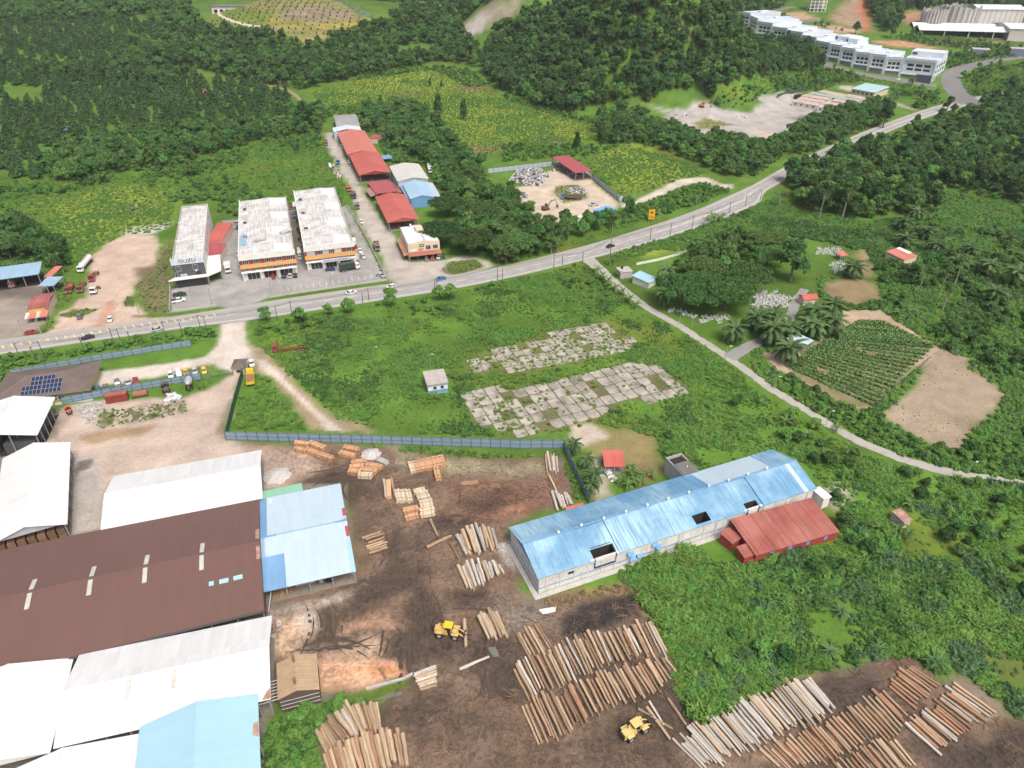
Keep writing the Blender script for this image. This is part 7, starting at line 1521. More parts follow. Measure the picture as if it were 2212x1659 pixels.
veh('c1',(300,282),(380,268),'digger','brown','rust brown excavator with raised boom in the recycling yard','excavator',fn=digger_parts,name='excavator')
T('c1',(640,195),(455,185),'lorry','blue','dirty truck with a blue cab on the weedy island of the recycling yard','truck',load='bed',load_color='brown',L_=11)
veh('c1',(765,238),(692,246),'pickup','silver','silver pickup parked in the recycling yard','pickup',name='pickup_truck')
veh('c0',(1590,868),(1625,880),'digger','orange','orange excavator in the far quarry yard','excavator',fn=digger_parts,name='excavator')
T('d0',(332,812),(402,798),'lorry','dkgreen','dark lorry beside the cabin rows','truck',load='box',load_color='black',L_=9)
veh('d0',(1205,650),(1172,652),'sedan','white','white car in front of the shop office row')
# ------------------------------------------------------------------ poles, wires, lamps, signs
POLEM=plain('pole_wood',(.16,.135,.115),.9,.2);POLEC=plain('pole_concrete',(.36,.36,.35),.9,.15)
pole_me={}
def pole(t,b_,tp,label,kind='u',mat=None):
 bp=at(*L(t,b_)[0]);bp.z=ter(bp.x,bp.y)if bp.y>520 else 0
 h=9.0 if kind=='u' else 7.0
 best=min(np.linspace(4,14,41),key=lambda hh:abs(proj(bp.x,bp.y,bp.z+hh)[1]-L(t,tp)[0][1]))
 h=float(best)
 o=thing('utility_pole' if kind=='u' else 'lamp_post',label,'pole' if kind=='u' else 'street lamp',bp)
 if kind=='u':
  part('mast',MB().cyl((0,0,-.3),(0,0,h),.17,.11,8),mat or POLEM,o);part('cross_arm',MB().box(-.05,.05,-.9,.9,h-.6,h-.48),POLEM,o)
  for y in(-.8,0,.8):part('insulator',MB().cyl((0,y,h-.48),(0,y,h-.25),.06,.05,6),W_WHITE,o)
 else:
  part('mast',MB().cyl((0,0,-.3),(0,0,h),.1,.07,8),POLEC,o);part('arm',MB().tube([(0,0,h-.1),(.9,0,h+.15)],.05,5),POLEC,o);part('lamp_head',MB().box(.7,1.4,-.14,.14,h+.08,h+.22),W_WHITE,o)
 return bp+Vector((0,0,h-.4))
def wires(pts,label):
 mb=MB()
 for a,c in zip(pts[:-1],pts[1:]):
  for off in(-.7,0,.7):
   prev=None
   for k in range(7):
    f=k/6;p=a.lerp(c,f)+Vector((0,off,-1.0*4*f*(1-f)*(c-a).length/40))
    if prev is not None:mb.cyl(prev,p,.035,.035,3,cap=False)
    prev=p
 solo('power_line',mb,CHASS,label,'wires')
A=[pole('a1',b_,t_,'wooden utility pole '+lb)for b_,t_,lb in(((165,1480),(120,1355),'first from the left edge on the near verge'),((285,1485),(245,1385),'shorter one second from the left edge on the near verge'),((355,1460),(325,1340),'third from the left edge on the near verge'),((685,1422),(640,1310),'below the black car on the main road'),((935,1378),(895,1235),'left of the pair behind the blue verge fence'),((995,1382),(955,1240),'right of the pair behind the blue verge fence'),((1070,1372),(1045,1265),'dark one close to the blue verge fence'),((1350,1302),(1310,1180),'beside the silver car on the main road'),((1485,1292),(1445,1185),'left of the flags near the yard entrance'),((1640,1272),(1605,1130),'taller one near the yard entrance'),((1690,1282),(1650,1140),'nearest the yard entrance'))]
B=[pole('b1',b_,t_,'utility pole '+lb)for b_,t_,lb in(((240,1170),(225,1055),'by the white goal frame on the verge'),((360,1132),(335,1015),'second past the yard entrance on the near verge'),((935,1030),(930,945),'left of two below the white car on the road'),((985,1012),(980,912),'right of two below the white car on the road'),((1520,915),(1512,850),'left of the pair by the blue car'),((1537,910),(1535,830),'right of the pair by the blue car'),((2030,845),(2032,730),'left of two past the corner shop'),((2070,832),(2068,745),'right of two past the corner shop'))]
Cc=[pole('c1',b_,t_,'utility pole '+lb)for b_,t_,lb in(((405,745),(400,640),'left of two before the lane junction'),((475,722),(473,635),'right of two before the lane junction'),((640,702),(640,615),'at the lane junction'),((865,642),(868,500),'big one in front of the black car'),((1187,525),(1195,420),'first past the big one on the near verge'),((1350,492),(1357,380),'second past the big one on the near verge'),((1528,432),(1535,320),'third past the big one on the near verge'),((1830,302),(1840,210),'fourth past the big one on the near verge'),((1963,242),(1970,165),'fifth past the big one on the near verge'),((2085,192),(2095,108),'beside the bare tree'))]
wires([A[0],A[2],A[3],A[5],A[7],A[9],B[0],B[1],B[3],B[5],B[6],Cc[0],Cc[2],Cc[3],Cc[4],Cc[5],Cc[6],Cc[7],Cc[8],Cc[9]],'sagging power wires strung along the near side of the main road')
for b_,t_,lb in(((383,632),(383,530),'left of two at the far verge under the rain trees'),((438,617),(437,525),'right of two at the far verge under the rain trees'),((880,470),(880,395),'on the far verge opposite the big one'),((1255,362),(1260,265),'beside the yellow road sign'),((1560,242),(1560,150),'between the bushes past the yellow sign'),((1815,137),(1825,40),'at the dirt track corner')):pole('c1',b_,t_,'thin utility pole '+lb,mat=POLEC)
for t,b_,t_,lb in(('a1',(200,1300),(160,1165),'dark utility pole in front of the roadside eating shop'),('a1',(335,1280),(300,1160),'utility pole leaning beside the roadside eating shop'),('a1',(1725,1045),(1690,910),'pole at the end of the dealership forecourt wall'),('a1',(1132,1120),(1092,1035),'pole on the weedy island by the sandy lot'),('b1',(1615,790),(1612,660),'pole on the round green island by the corner shop'),('b1',(2028,687),(2030,570),'pale pole under the rain trees past the corner shop'),('b1',(1107,850),(1103,700),'pole at the corner of the shop car park wall')):pole(t,b_,t_,lb,mat=POLEC)
for t,b_,t_,lb in(('b1',(195,972),(165,840),'lamp post left of two in the shop car park'),('b1',(255,972),(235,860),'lamp post right of two in the shop car park'),('b1',(680,902),(670,790),'lamp post in the middle of the shop car park wall'),('b1',(1030,1500),(1020,1390),'lamp post standing alone in the overgrown field'),('b1',(1485,1585),(1480,1455),'lamp post behind the blue and white hut'),('c1',(1525,1245),(1545,1135),'white lamp post beside the country lane lawn'),('c1',(1425,1205),(1430,1140),'short lamp post beside the cemetery lawn'),('c1',(1800,1490),(1805,1385),'lamp post at the cemetery lane fork'),('d2',(180,235),(205,140),'lamp post on the lane by the vegetable plot'),('d2',(600,530),(625,420),'lamp post where the lane reappears from the shrubs'),('d2',(1755,925),(1785,855),'lamp post on the lane near the right edge'),('c1',(1900,482),(1905,415),'lamp post among the bushes above the cemetery')):pole(t,b_,t_,lb,'l')
bp=at(*one('c1',1195,375));o_=thing('road_sign','tall amber warning board beside the main road','sign',bp,math.radians(10));part('board',MB().box(-1.6,1.6,-.08,.08,1.6,6.4),plain('sign_amber',(.72,.36,.01),.5,.05),o_);part('symbol',MB().box(-.6,.6,-.1,-.082,4.4,5.4).box(-.9,.9,-.1,-.082,2.4,2.8),CHASS,o_)
for x in(-1.2,1.2):part('leg',MB().box(x-.08,x+.08,-.06,.06,0,1.6),STEEL,o_)
bp=at(*one('b1',200,1130));o_=thing('gantry_frame','white goal shaped frame on the verge near the yard entrance','frame',bp,math.radians(20));[part('upright',MB().box(x-.08,x+.08,-.08,.08,0,2.6),W_WHITE,o_)for x in(-1.3,1.3)];part('cross_bar',MB().box(-1.38,1.38,-.08,.08,2.6,2.8),W_WHITE,o_)
# ------------------------------------------------------------------ cemetery, crop rows, heaps
STONE=plain('grave_stone',(.68,.68,.65),.8,.2,2.0);KERB=plain('grave_kerb',(.6,.62,.63),.8,.2,2.0)
hs=fixn(MB().xprism([(-.25,0),(.25,0),(.25,.8),(.1,1.05),(-.1,1.05),(-.25,.8)],-.08,.08).mesh('headstone',STONE));kb=MB();[kb.box(*q)for q in((-1.0,1.0,-.5,-.38,0,.3),(-1.0,1.0,.38,.5,0,.3),(-1.0,-.88,-.38,.38,0,.3),(.88,1.0,-.38,.38,0,.3))];kb=kb.mesh('kerb',KERB)
for poly,n,lb in((L('d1',(0,950),(330,990),(270,1075),(0,1085)),64,'white grave in the dense plot beside the grey cemetery lane'),(L('c1',(1960,950),(2212,930),(2212,1060),(1990,1040)),30,'white grave in the dense plot under the rain trees'),(L('c1',(1580,1150),(1850,1130),(1860,1195),(1600,1190)),14,'white grave on the lawn below the rain trees'),(L('d1',(510,590),(700,590),(720,650),(520,650)),22,'white grave at the far end of the cemetery'),(L('d1',(620,700),(770,690),(780,780),(640,790)),16,'white grave next to the single palm'),(L('c1',(1310,1080),(1560,1110),(1540,1150),(1330,1110)),8,'white grave in the shade beside the lane')):
 pts=region_points(poly,math.sqrt(abs(sum(a[0]*c[1]-c[0]*a[1]for a,c in zip([(p.x,p.y)for p in W(poly)],[(p.x,p.y)for p in W(poly[1:]+poly[:1])])))/2/n),.8,seed=n,keep=False)
 for p in pts[:n+6]:
  o_=thing('grave',lb,'grave',(p[0],p[1],0),random.uniform(.3,.6),lb.replace('white grave','graves'));link('headstone',hs,o_,(.85,0,0));link('headstone',hs,o_,(-.85,0,0));link('kerb',kb,o_)
Le=L('d1',(880,1170))+L('d2',(300,70));Re=L('d1',(1480,1385))+L('d2',(985,392))
rng_=np.random.default_rng(5);NR=28
for i in range(NR):
 f=(i+.5)/NR
 Lp=poly_at(L('d1',(880,1175),(720,1265),(440,1430))+L('d2',(300,70)),f);Rp=poly_at(L('d1',(1060,1180),(1480,1385))+L('d2',(1180,160),(975,385)),f)
 a,c=at(*Lp),at(*Rp);d=c-a;n=int(d.length*16)
 if n<8:continue
 t=rng_.random(n);keep=fbm(a.x/8+t*d.length/9,np.full(n,i*.35),97)>.2;t=t[keep];n=len(t)
 c0_=np.stack([t*d.x,t*d.y,np.zeros(n)],1)+rng_.normal(size=(n,3))*(.36,.36,0);c0_[:,2]=.1+.45*rng_.random(n)
 nr_=rng_.normal(size=(n,3))*.5+(0,0,1);nr_/=np.linalg.norm(nr_,axis=1)[:,None];tt=np.cross(nr_,rng_.normal(size=(n,3)));tt/=np.linalg.norm(tt,axis=1)[:,None];ss=np.cross(nr_,tt);sz=(.26+.24*rng_.random(n))[:,None]
 P=np.stack([c0_-tt*sz,c0_+ss*sz,c0_+tt*sz,c0_-ss*sz],1).reshape(-1,3)
 o_=link('vegetable_row',leaf_mesh('vegetable_row',P,rng_.random(n),LEAF['crop']),None,(a.x,a.y,0));tag(o_,'vegetable row, %d%s from the far corner of the sandy plot'%(i+1,{1:'st',2:'nd',3:'rd',21:'st',22:'nd',23:'rd'}.get(i+1,'th')),'crop row','vegetable rows in the sandy plot')
 if i%3!=2:
  mb=MB()
  for k in range(int(d.length/1.6)):mb.cbox((d.x*(k+.5)*1.6/d.length,d.y*(k+.5)*1.6/d.length-.25,.45),(.14,.14,.4))
  part('plant_marker',mb,W_WHITE,o_)
def heap(name,label,cat,poly,n,size,mats,hmax,seed,boxy=True):
 w=[(p.x,p.y)for p in W(poly)];cx=sum(p[0]for p in w)/len(w);cy=sum(p[1]for p in w)/len(w);r=random.Random(seed);mb=MB();k=0
 xs=[p[0]for p in w];ys=[p[1]for p in w]
 while k<n:
  x,y=r.uniform(min(xs),max(xs)),r.uniform(min(ys),max(ys))
  dd=float(sdist(np.array([x]),np.array([y]),w)[0])
  if dd>0:continue
  z=min(hmax,-dd*.55)*r.uniform(.2,1.0);s=size*r.uniform(.4,1.3);v=[Vector((r.uniform(-1,1),r.uniform(-1,1),r.uniform(-1,1)))*s for _ in range(3)]
  if boxy:
   m=Matrix.Rotation(r.uniform(0,6.28),3,Vector((r.uniform(-1,1),r.uniform(-1,1),1)).normalized());q=[m@Vector((a*s,b_*s*r.uniform(.3,1),c_*s*.25))for c_ in(-.5,.5)for a,b_ in((-.5,-.5),(.5,-.5),(.5,.5),(-.5,.5))]
   mb.hexa([(x-cx+u.x,y-cy+u.y,z+u.z+.1)for u in q[:4]],[(x-cx+u.x,y-cy+u.y,z+u.z+.1)for u in q[4:]],r.randrange(len(mats)))
  k+=1
 o=link(name,mb.mesh(name,mats),None,(cx,cy,0),kind='stuff');tag(o,label,cat);return o
SM=[SCRAPW,plain('scrap_pale',(.66,.67,.68),.7,.2),plain('scrap_dark',(.1,.1,.11),.8,.3),plain('scrap_grey',(.36,.37,.38),.7,.3)]
heap('scrap_heap','heap of white and grey scrap bags in the recycling yard','scrap',L('c0',(40,1470),(110,1390),(300,1380),(370,1440),(280,1520),(140,1500)),700,1.3,SM,2.2,1)
heap('scrap_heap','low spread of pale scrap on the weedy island of the recycling yard','scrap',L('c1',(500,130),(560,90),(670,110),(690,150),(560,150)),160,1.0,SM,.8,2)
heap('scrap_heap','small heap of white scrap in the middle of the recycling yard','scrap',L('c1',(110,170),(150,130),(200,150),(190,180),(130,190)),90,.9,SM,.9,3)
heap('scrap_heap','scrap bales stacked under the maroon recycling shed','scrap',L('c0',(520,1440),(560,1450),(720,1430),(640,1380),(470,1300),(380,1350),(400,1400),(470,1360)),300,1.1,SM,1.8,4)
heap('scrap_heap','junk and car parts piled along the side street edge','scrap',L('b0',(690,1330),(720,1370),(760,1450),(730,1450),(700,1400)),220,1.2,SM+[RUSTM],1.2,5)
heap('scrap_heap','pile of white sheet scrap in the sawmill yard','scrap',L('a2',(1340,340),(1370,290),(1470,288),(1460,320),(1400,345)),70,1.6,[W_WHITE,W_GREYBLUE],.8,6)
heap('scrap_heap','clutter of engine parts along the shop alley wall','scrap',L('b1',(390,420),(440,430),(520,690),(470,700),(420,540)),200,.9,[CHASS,RUSTM,W_GREYBLUE,DARK],.9,7)
heap('rubble_patch','scattered rubble and junk across the quarry yard','rubble',L('c0',(1560,820),(1760,880),(2000,940),(2120,880),(2100,930),(1950,960),(1600,920)),160,1.6,SM+[RUSTM],.7,8)
heap('rubble_patch','white clutter beside the red shed behind the fence','rubble',L('c2',(800,890),(850,890),(930,980),(880,990),(830,940)),60,.9,[W_WHITE,W_GREYBLUE],.6,9)
heap('broken_timber','broken timber offcuts beside the mill wall','offcuts',L('b3',(165,480),(240,440),(260,520),(220,570),(170,540)),60,1.2,[PLANKM,RUSTM,W_GREYBLUE],.6,10)
heap('stone_rubble','broken stone and planks spread at the sawmill yard edge','rubble',L('a2',(600,380),(840,340),(820,440),(760,520),(690,515),(650,440)),260,.6,[plain('rubble_stone',(.5,.48,.45),.9,.2),W_CONC],.25,11)
heap('plank_litter','planks lying on the grassy strips of the sawmill yard','planks',L('a2',(800,420),(1000,400),(1500,330),(1500,450),(1250,480),(940,530)),60,1.5,[plain('old_plank',(.4,.36,.29),.9,.2)],.1,12)
for lb,poly,hh in(('pale gravel heap beside the white mill shed',L('b2',(140,930),(200,870),(320,880),(330,950),(250,1020),(170,1000)),1.6),('grey gravel heap by the billet bundles',L('b2',(950,770),(980,720),(1050,715),(1040,800),(980,830)),1.3)):
 w=[(p.x,p.y)for p in W(poly)];cx=sum(p[0]for p in w)/len(w);cy=sum(p[1]for p in w)/len(w);R_=math.sqrt(sum((p[0]-cx)**2+(p[1]-cy)**2 for p in w)/len(w))
 mb=MB();n=22;rings=[[(math.cos(6.2832*i/n)*R_*(1-k/7)*(1+.12*math.sin(i*2.1+k)),math.sin(6.2832*i/n)*R_*(1-k/7)*(1+.1*math.cos(i*1.7)),hh*(k/7)**.85+random.uniform(-.05,.05))for i in range(n)]for k in range(7)]
 mb.add([p for q in rings for p in q],[(k*n+i,k*n+(i+1)%n,(k+1)*n+(i+1)%n,(k+1)*n+i)for k in range(6)for i in range(n)]+[tuple(6*n+i for i in range(n))])
 solo('gravel_heap',mb,plain('gravel_grey',(.5,.495,.48),.95,.3,2.0,bump=.8,fine=9),lb,'gravel heap',(cx,cy,.02))['kind']='stuff'
wallrun('pit_kerb','low concrete kerb along the orange sand pit','kerb',L('b3',(960,990),(1270,905),(1340,865)),.5,.4,W_CONC)
WATER=plain('pond_water',(.16,.17,.14),.08,.1,.3,spec=.6)
for nm,poly in(('pond',L('b0',(150,990),(210,965),(330,970),(320,1010),(180,1025))),('ditch_water',L('b3',(1030,1070),(1150,1020),(1260,1005),(1240,1035),(1110,1070))),('ditch_water',L('b3',(580,1050),(750,1015),(760,1040),(600,1075))),('puddle',L('b2',(1720,1000),(1760,985),(1870,978),(1875,1005),(1760,1020))),('puddle',L('b3',(1945,650),(2010,640),(2050,720),(2000,725)))):
 w=W(poly);mw=plain('muddy_water',(.36,.22,.12),.15,.1,.3,spec=.5)if nm=='puddle' and poly[0][1]<1200 else WATER
 link(nm,MB().add([(p.x,p.y,.05+(ter(p.x,p.y)if p.y>520 else 0))for p in w],[tuple(range(len(w)))]).mesh(nm,mw),kind='structure')
# ------------------------------------------------------------------ far buildings
W_OFF=plain('office_white',(.66,.72,.78),.6,.05,.2);W_OFFG=plain('office_grey',(.28,.31,.34),.6,.1,.3);ROOFP=roofmat('roof_office',(.62,.70,.78),streak=(.5,.58,.66),samt=.3)
fb=[at(*p)for p in L('d0',(1462,668),(1195,622),(1062,602),(940,576),(812,546),(705,516),(612,488),(500,448),(390,405),(270,365),(150,325),(30,285))+L('c0',(1990,232),(1890,195))]
for i in range(len(fb)-1):
 a,c=fb[i+1],fb[i]
 a=a.copy();c=c.copy();g=min(a.z,c.z);a.z=c.z=0
 d=c-a;n=Vector((-d.y,d.x,0)).normalized()
 o=Bld('shop_office','white three storey shop office at the corner end of the curved terrace' if i==0 else 'white shop office unit with a grey framed front in the curved terrace','shop office',a,c,a+n*44,group=None if i==0 else 'terraced shop offices')
 o.o.location.z=g;l,w=o.l,o.w;h=17 if i==0 else(15.2 if i%3 else 14.6)
 o.walls(h,W_OFF,.4,z0=-6);o.p('roof',MB().box(.4,l-.4,.4,w-.4,h-.9,h-.5),ROOFP)
 o.p('parapet_frame',MB().box(.5,l-.5,-.7,-.05,h-1.0,h+.4).box(.5,1.4,-.7,-.05,4.5,h-1.0).box(l-1.4,l-.5,-.7,-.05,4.5,h-1.0),W_OFF);o.p('frame_edge',MB().box(.3,l-.3,-.75,-.02,h+.4,h+.8),W_OFFG)
 for k in range(3):o.win(l*(.25+.25*k),h-5.8,l*.19,2.2,'n',frame=False,d=.08);o.win(l*(.25+.25*k),h-9.0,l*.19,1.8,'n',frame=False,d=.08)
 o.p('spandrel',MB().box(1.5,l-1.5,-.3,-.02,h-3.3,h-1.1),plain('spandrel_grey',(.5,.54,.58)));o.p('fascia',MB().box(.4,l-.4,-1.4,-.05,4.3,5.2),W_OFF);o.p('shopfront',MB().box(1.2,l-1.2,-.12,-.02,.2,4.2),W_OFFG)
 for x in(.6,l-.6):o.p('pier',MB().box(x-.5,x+.5,-1.3,-.2,-4,4.3),W_OFF)
 o.p('roof_ridge',MB().box(l*.1,l*.9,w*.3,w*.33,h-.5,h-.1),W_OFF);o.p('roof_unit',MB().box(l*.3,l*.6,w*.5,w*.62,h-.5,h+.5),W_OFF)
 if i in(0,5,6):o.p('stair_head',MB().box(.5,l-.5,w*.55,w*.98,h-.5,h+4),W_OFF);o.p('vent_slot',MB().box(l*.05,l*.2,w*.545,w*.55,h+.8,h+3),W_DARK)
 if i==0:
  for z in(1.5,6.5,11.0):
   for k in range(4):o.win(w*(.12+.22*k),z,w*.12,2.4,'e',frame=False,d=.06)
 if i==0:o.p('hoarding',MB().box(l*.55,l*1.0,-8.0,-7.6,-2,6.5),W_DARK)
lane('office_apron',L('d0',(1500,700),(1230,660),(1000,625),(820,590),(660,545),(590,510)),12,dark_asphalt,.06,60)
lane('estate_road',L('d0',(1760,850),(1690,770),(1610,660),(1640,590),(1760,540),(1900,505),(2030,480),(2300,445)),(22,19,17,15,13,12,12),dark_asphalt,.07,60)
lane('hill_road',L('d0',(180,95),(300,60),(360,60)),7,dark_asphalt,.06,30);lane('hill_road',L('d0',(340,185),(480,165),(560,160)),9,dark_asphalt,.06,30)
lane('terrace_track',L('a0',(1800,85),(1770,105),(1800,135),(1880,170),(2000,205),(2100,222),(2170,215)),3.5,plain('track_pale',(.58,.5,.4)),.06,40)
lane('orchard_track',L('b0',(0,680),(150,690),(300,725),(370,760),(430,820),(490,885)),4.0,plain('track_brown',(.3,.22,.14),.9,.2,.2),.06,40)
def far_box(name,label,cat,P,l,w,h,yaw,wall,roof=None,gable=0.0):
 q=at(*P);e=Vector((math.cos(yaw),math.sin(yaw),0));f=Vector((-e.y,e.x,0));z=q.z;q.z=0
 o=Bld(name,label,cat,q-e*l/2,q+e*l/2,q-e*l/2+f*w);o.o.location.z=z
 o.walls(h,wall,.4,z0=-5)
 if gable:o.gable_roof(h,h+gable,roof or WHITE_ROOF,ov=1.0);o.gable_ends(h,h+gable,wall)
 else:o.p('roof',MB().box(-.4,o.l+.4,-.4,o.w+.4,h,h+.6),roof or W_OFF)
 return o
MW=plain('mill_cream',(.58,.58,.54),.7,.08,.2);MR=roofmat('mill_roof',(.70,.73,.74),var=.04)
o=far_box('factory_hall','tall cream factory tower block with a shallow gabled roof','factory',one('d0',1990,225),47,36,18,math.radians(-8),MW,MR,3)
for i in range(9):o.p('wall_rib',MB().box(o.l*(i+.5)/9-.3,o.l*(i+.5)/9+.3,-.3,-.01,0,18),plain('mill_grey',(.4,.4,.38)))
q=at(*one('d0',1830,310));e_=math.radians(-12)
o=Bld('factory_shed','long white open factory shed with double gabled roof','factory',q+Vector((-55,12,-q.z)),q+Vector((60,-14,-q.z)),q+Vector((-45,60,-q.z)));o.o.location.z=q.z
for k in range(2):o.p('roof_slope',MB().slab([(-2,o.w*k/2-1,6.5),(o.l+2,o.w*k/2-1,6.5),(o.l+2,o.w*(k+.5)/2,10),(-2,o.w*(k+.5)/2,10)],.4),MR);o.p('roof_slope',MB().slab([(-2,o.w*(k+.5)/2,10),(o.l+2,o.w*(k+.5)/2,10),(o.l+2,o.w*(k+1)/2-1.2,6.8),(-2,o.w*(k+1)/2-1.2,6.8)],.4),MR)
for i in range(6):
 for y in(.5,o.w*.5):o.p('post',MB().box(o.l*i/5-.5,o.l*i/5+.5,y-.5,y+.5,-4,6.5),MW)
o.p('back_wall',MB().box(0,o.l,o.w-.5,o.w-.1,-4,6.4),W_DARK);o.p('floor',MB().box(0,o.l,1,o.w-1,-4,.3),FLOORC)
far_box('factory_hall','cream gable ended factory hall at the right edge','factory',one('d0',2200,340),30,50,12,math.radians(-12),MW,MR,3)
for(x,y,r_,h_,lb)in((1460,205,12,15,'shorter round concrete shell tank under construction'),(1660,190,20,17,'larger round concrete shell tank under construction')):
 q=at(*one('d0',x,y));t_=thing('concrete_tank',lb,'tank',q);mb=MB();n=24
 for k in range(n):
  a0,a1=6.2832*k/n,6.2832*(k+1)/n;hh=h_+random.uniform(-1.5,1.5)
  part('wall_panel',MB().hexa([(math.cos(a0)*r_,math.sin(a0)*r_,-6),(math.cos(a1)*r_,math.sin(a1)*r_,-6),(math.cos(a1)*(r_-1),math.sin(a1)*(r_-1),-6),(math.cos(a0)*(r_-1),math.sin(a0)*(r_-1),-6)],[(math.cos(a0)*r_,math.sin(a0)*r_,hh),(math.cos(a1)*r_,math.sin(a1)*r_,hh),(math.cos(a1)*(r_-1),math.sin(a1)*(r_-1),hh),(math.cos(a0)*(r_-1),math.sin(a0)*(r_-1),hh)]),W_CONC,t_)
  part('buttress',MB().cyl((math.cos(a0)*(r_+.4),math.sin(a0)*(r_+.4),-6),(math.cos(a0)*(r_+.4),math.sin(a0)*(r_+.4),hh+1),.9,.9,6),W_CONC,t_)
q=at(*one('d0',532,96));t_=thing('tower_frame','white concrete frame of an unfinished apartment tower','building',q)
for k in range(9):part('floor_slab',MB().box(-9,9,0,9,k*3.4-.25,k*3.4+.25),W_WHITE,t_)
for x in range(5):
 for y in(0.5,8.5):part('column',MB().box(-9+x*4.5-.4,-9+x*4.5+.4,y-.4,y+.4,-3,27),W_WHITE,t_)
part('core',MB().box(-3,3,3,7,-3,29),W_CONC,t_)
CABP=roofmat('cabin_roof_pink',(.56,.43,.38),streak=(.5,.3,.22),samt=.6,var=.15,patch=(.66,.6,.56),pamt=.6,psc=.2);CABG=roofmat('cabin_roof_green',(.36,.44,.36));
for i,(a,c,m_,lb)in enumerate((((325,860),(520,895),CABP,'front left'),((360,838),(560,872),CABP,'second left'),((400,815),(610,850),CABP,'third left'),((525,905),(720,935),CABP,'front right'),((580,880),(770,905),CABP,'second right'),((640,855),(820,880),CABP,'third right'),((450,795),(860,862),CABG,'long green roofed'),((530,780),(740,822),CABP,'back left'),((740,815),(930,850),CABP,'back right'))):
 p,q2=W(L('d0',a,c));z=p.z;p.z=q2 .z=0;d=q2-p;nn=Vector((-d.y,d.x,0)).normalized()
 o=Bld('site_cabin','long white site cabin row, '+lb+' one by the quarry yard','cabin',p,q2,p+nn*7,group='site cabin rows');o.o.location.z=z
 o.walls(3.2,W_WHITE,z0=-1);o.p('roof',MB().slab([(-.4,-.4,3.3),(o.l+.4,-.4,3.3),(o.l+.4,7.4,3.9),(-.4,7.4,3.9)],.15),m_)
 for k in range(int(o.l/5)):o.win(2.5+k*5,1.2,1.6,1.1,'n',frame=False)
for(a,c,lb)in(((1780,455),(1920,470),'blue shipping containers block nearest the estate road'),((2090,450),(2260,470),'blue shipping containers block at the right edge')):
 p,q2=W(L('d0',a,c));z=p.z;p.z=q2 .z=0;d=q2-p;nn=Vector((-d.y,d.x,0)).normalized();o=Bld('container_block',lb,'container',p,q2,p+nn*12);o.o.location.z=z;o.walls(6,plain('container_blue',(.2,.24,.36),.6,.2,.1),z0=-2);o.p('roof',MB().box(0,o.l,0,o.w,6,6.3),plain('container_top',(.5,.46,.44)))
# ------------------------------------------------------------------ where plants grow
for z_ in(yard_poly,beige_yard,mainlot,entr,parking,street,recyc,track,quarry,crop,bare):add_keep(z_)
KEEP_OUT.append([tuple(p)for p in np.concatenate([FE-nrm*1.5,(NE+nrm*1.5)[::-1]])])
_c=lane1_c;_t=np.gradient(_c,axis=0);_t/=np.hypot(*_t.T)[:,None];_nn=np.stack([-_t[:,1],_t[:,0]],1)*1.7
KEEP_OUT.append([tuple(p)for p in np.concatenate([_c+_nn,(_c-_nn)[::-1]])])
hill_f=(L('b0',(1900,560),(1960,690),(2212,800))+L('c0',(250,870),(560,930),(760,890),(1000,840),(1250,800),(1500,760),(1700,760),(1900,680),(2212,620))+L('d0',(560,560),(540,430),(350,300),(0,200))+L('c0',(1900,180),(1700,60),(1640,-40),(300,-40))+L('b0',(2240,150),(2000,260)))
scar=L('b0',(1720,230),(1880,80),(2120,0),(2260,-40),(2212,120),(2000,210),(1800,310))
slips=[L('c0',(1400,190),(1440,180),(1500,260),(1570,350),(1480,350),(1410,310))]
pts=region_points(hill_f,5.6,ymax=800,excl=[scar]+slips,seed=3)
scatter_gn('hill_forest',['broad','dense','light','column','broad'],pts,vary(len(pts),.55,1.35,1),'dense green broadleaf forest covering the hill behind the meadow','forest')
bel=(L('a0',(1000,350),(1300,250),(1750,260),(2212,290))+L('b0',(380,370),(560,390),(700,320),(950,250),(1100,210),(1300,100),(1290,30),(700,-20),(900,-60),(2200,-60),(1880,60),(1720,230),(1790,330),(1900,440),(1900,560),(1560,500),(1330,560),(1100,600),(860,640),(640,690),(500,740),(330,720),(140,690),(0,660))+L('a0',(2000,660),(1600,560),(1200,600),(900,560)))
pts=region_points(bel,6.2,excl=[L('b0',(1400,350),(1560,380),(1480,480),(1300,470),(1100,420)),L('b0',(1290,40),(1420,10),(1640,50),(1600,100),(1480,80))],seed=4)
scatter_gn('valley_forest',['broad','dense','light','broad'],pts,vary(len(pts),.6,1.15,2),'mixed green forest belt between the orchard and the meadow','forest')
topl=L('a0',(-300,-60),(1250,-60),(1300,60),(1600,120),(1700,250),(1300,280),(1200,130),(900,150),(500,190),(-300,230))
pts=region_points(topl,8.0,seed=5)
scatter_gn('distant_forest',['broad','light','broad'],pts,vary(len(pts),.8,1.4,3),'hazy distant forest at the top of the valley','forest')
tops=L('c0',(1640,-40),(1720,-60),(2212,-60))+L('d0',(400,-60),(300,60),(150,100),(0,120))+L('c0',(2212,110),(1900,130),(1850,60))
pts=region_points(tops,8,seed=6)
topr=L('d0',(940,-60),(2400,-60),(2400,190),(2140,120),(1860,110),(1780,80),(1500,70),(1420,110),(1240,90),(1180,160),(1200,260),(1080,260),(990,180),(950,80))
pts=np.concatenate([pts,region_points(topr,7.5,seed=7)])
scatter_gn('backdrop_forest',['broad','dense','light'],pts,vary(len(pts),.8,1.3,4),'forest on the slopes behind the white shop offices','forest')
fa=L('a0',(380,1400),(480,1230),(900,1150),(1250,1080),(1500,1050),(2212,1040))+L('b0',(0,1050),(280,1030),(350,900),(600,900),(610,1080),(300,1130),(0,1160))+L('a0',(2050,1200),(1700,1260),(1480,1370),(900,1410),(700,1480),(420,1470))
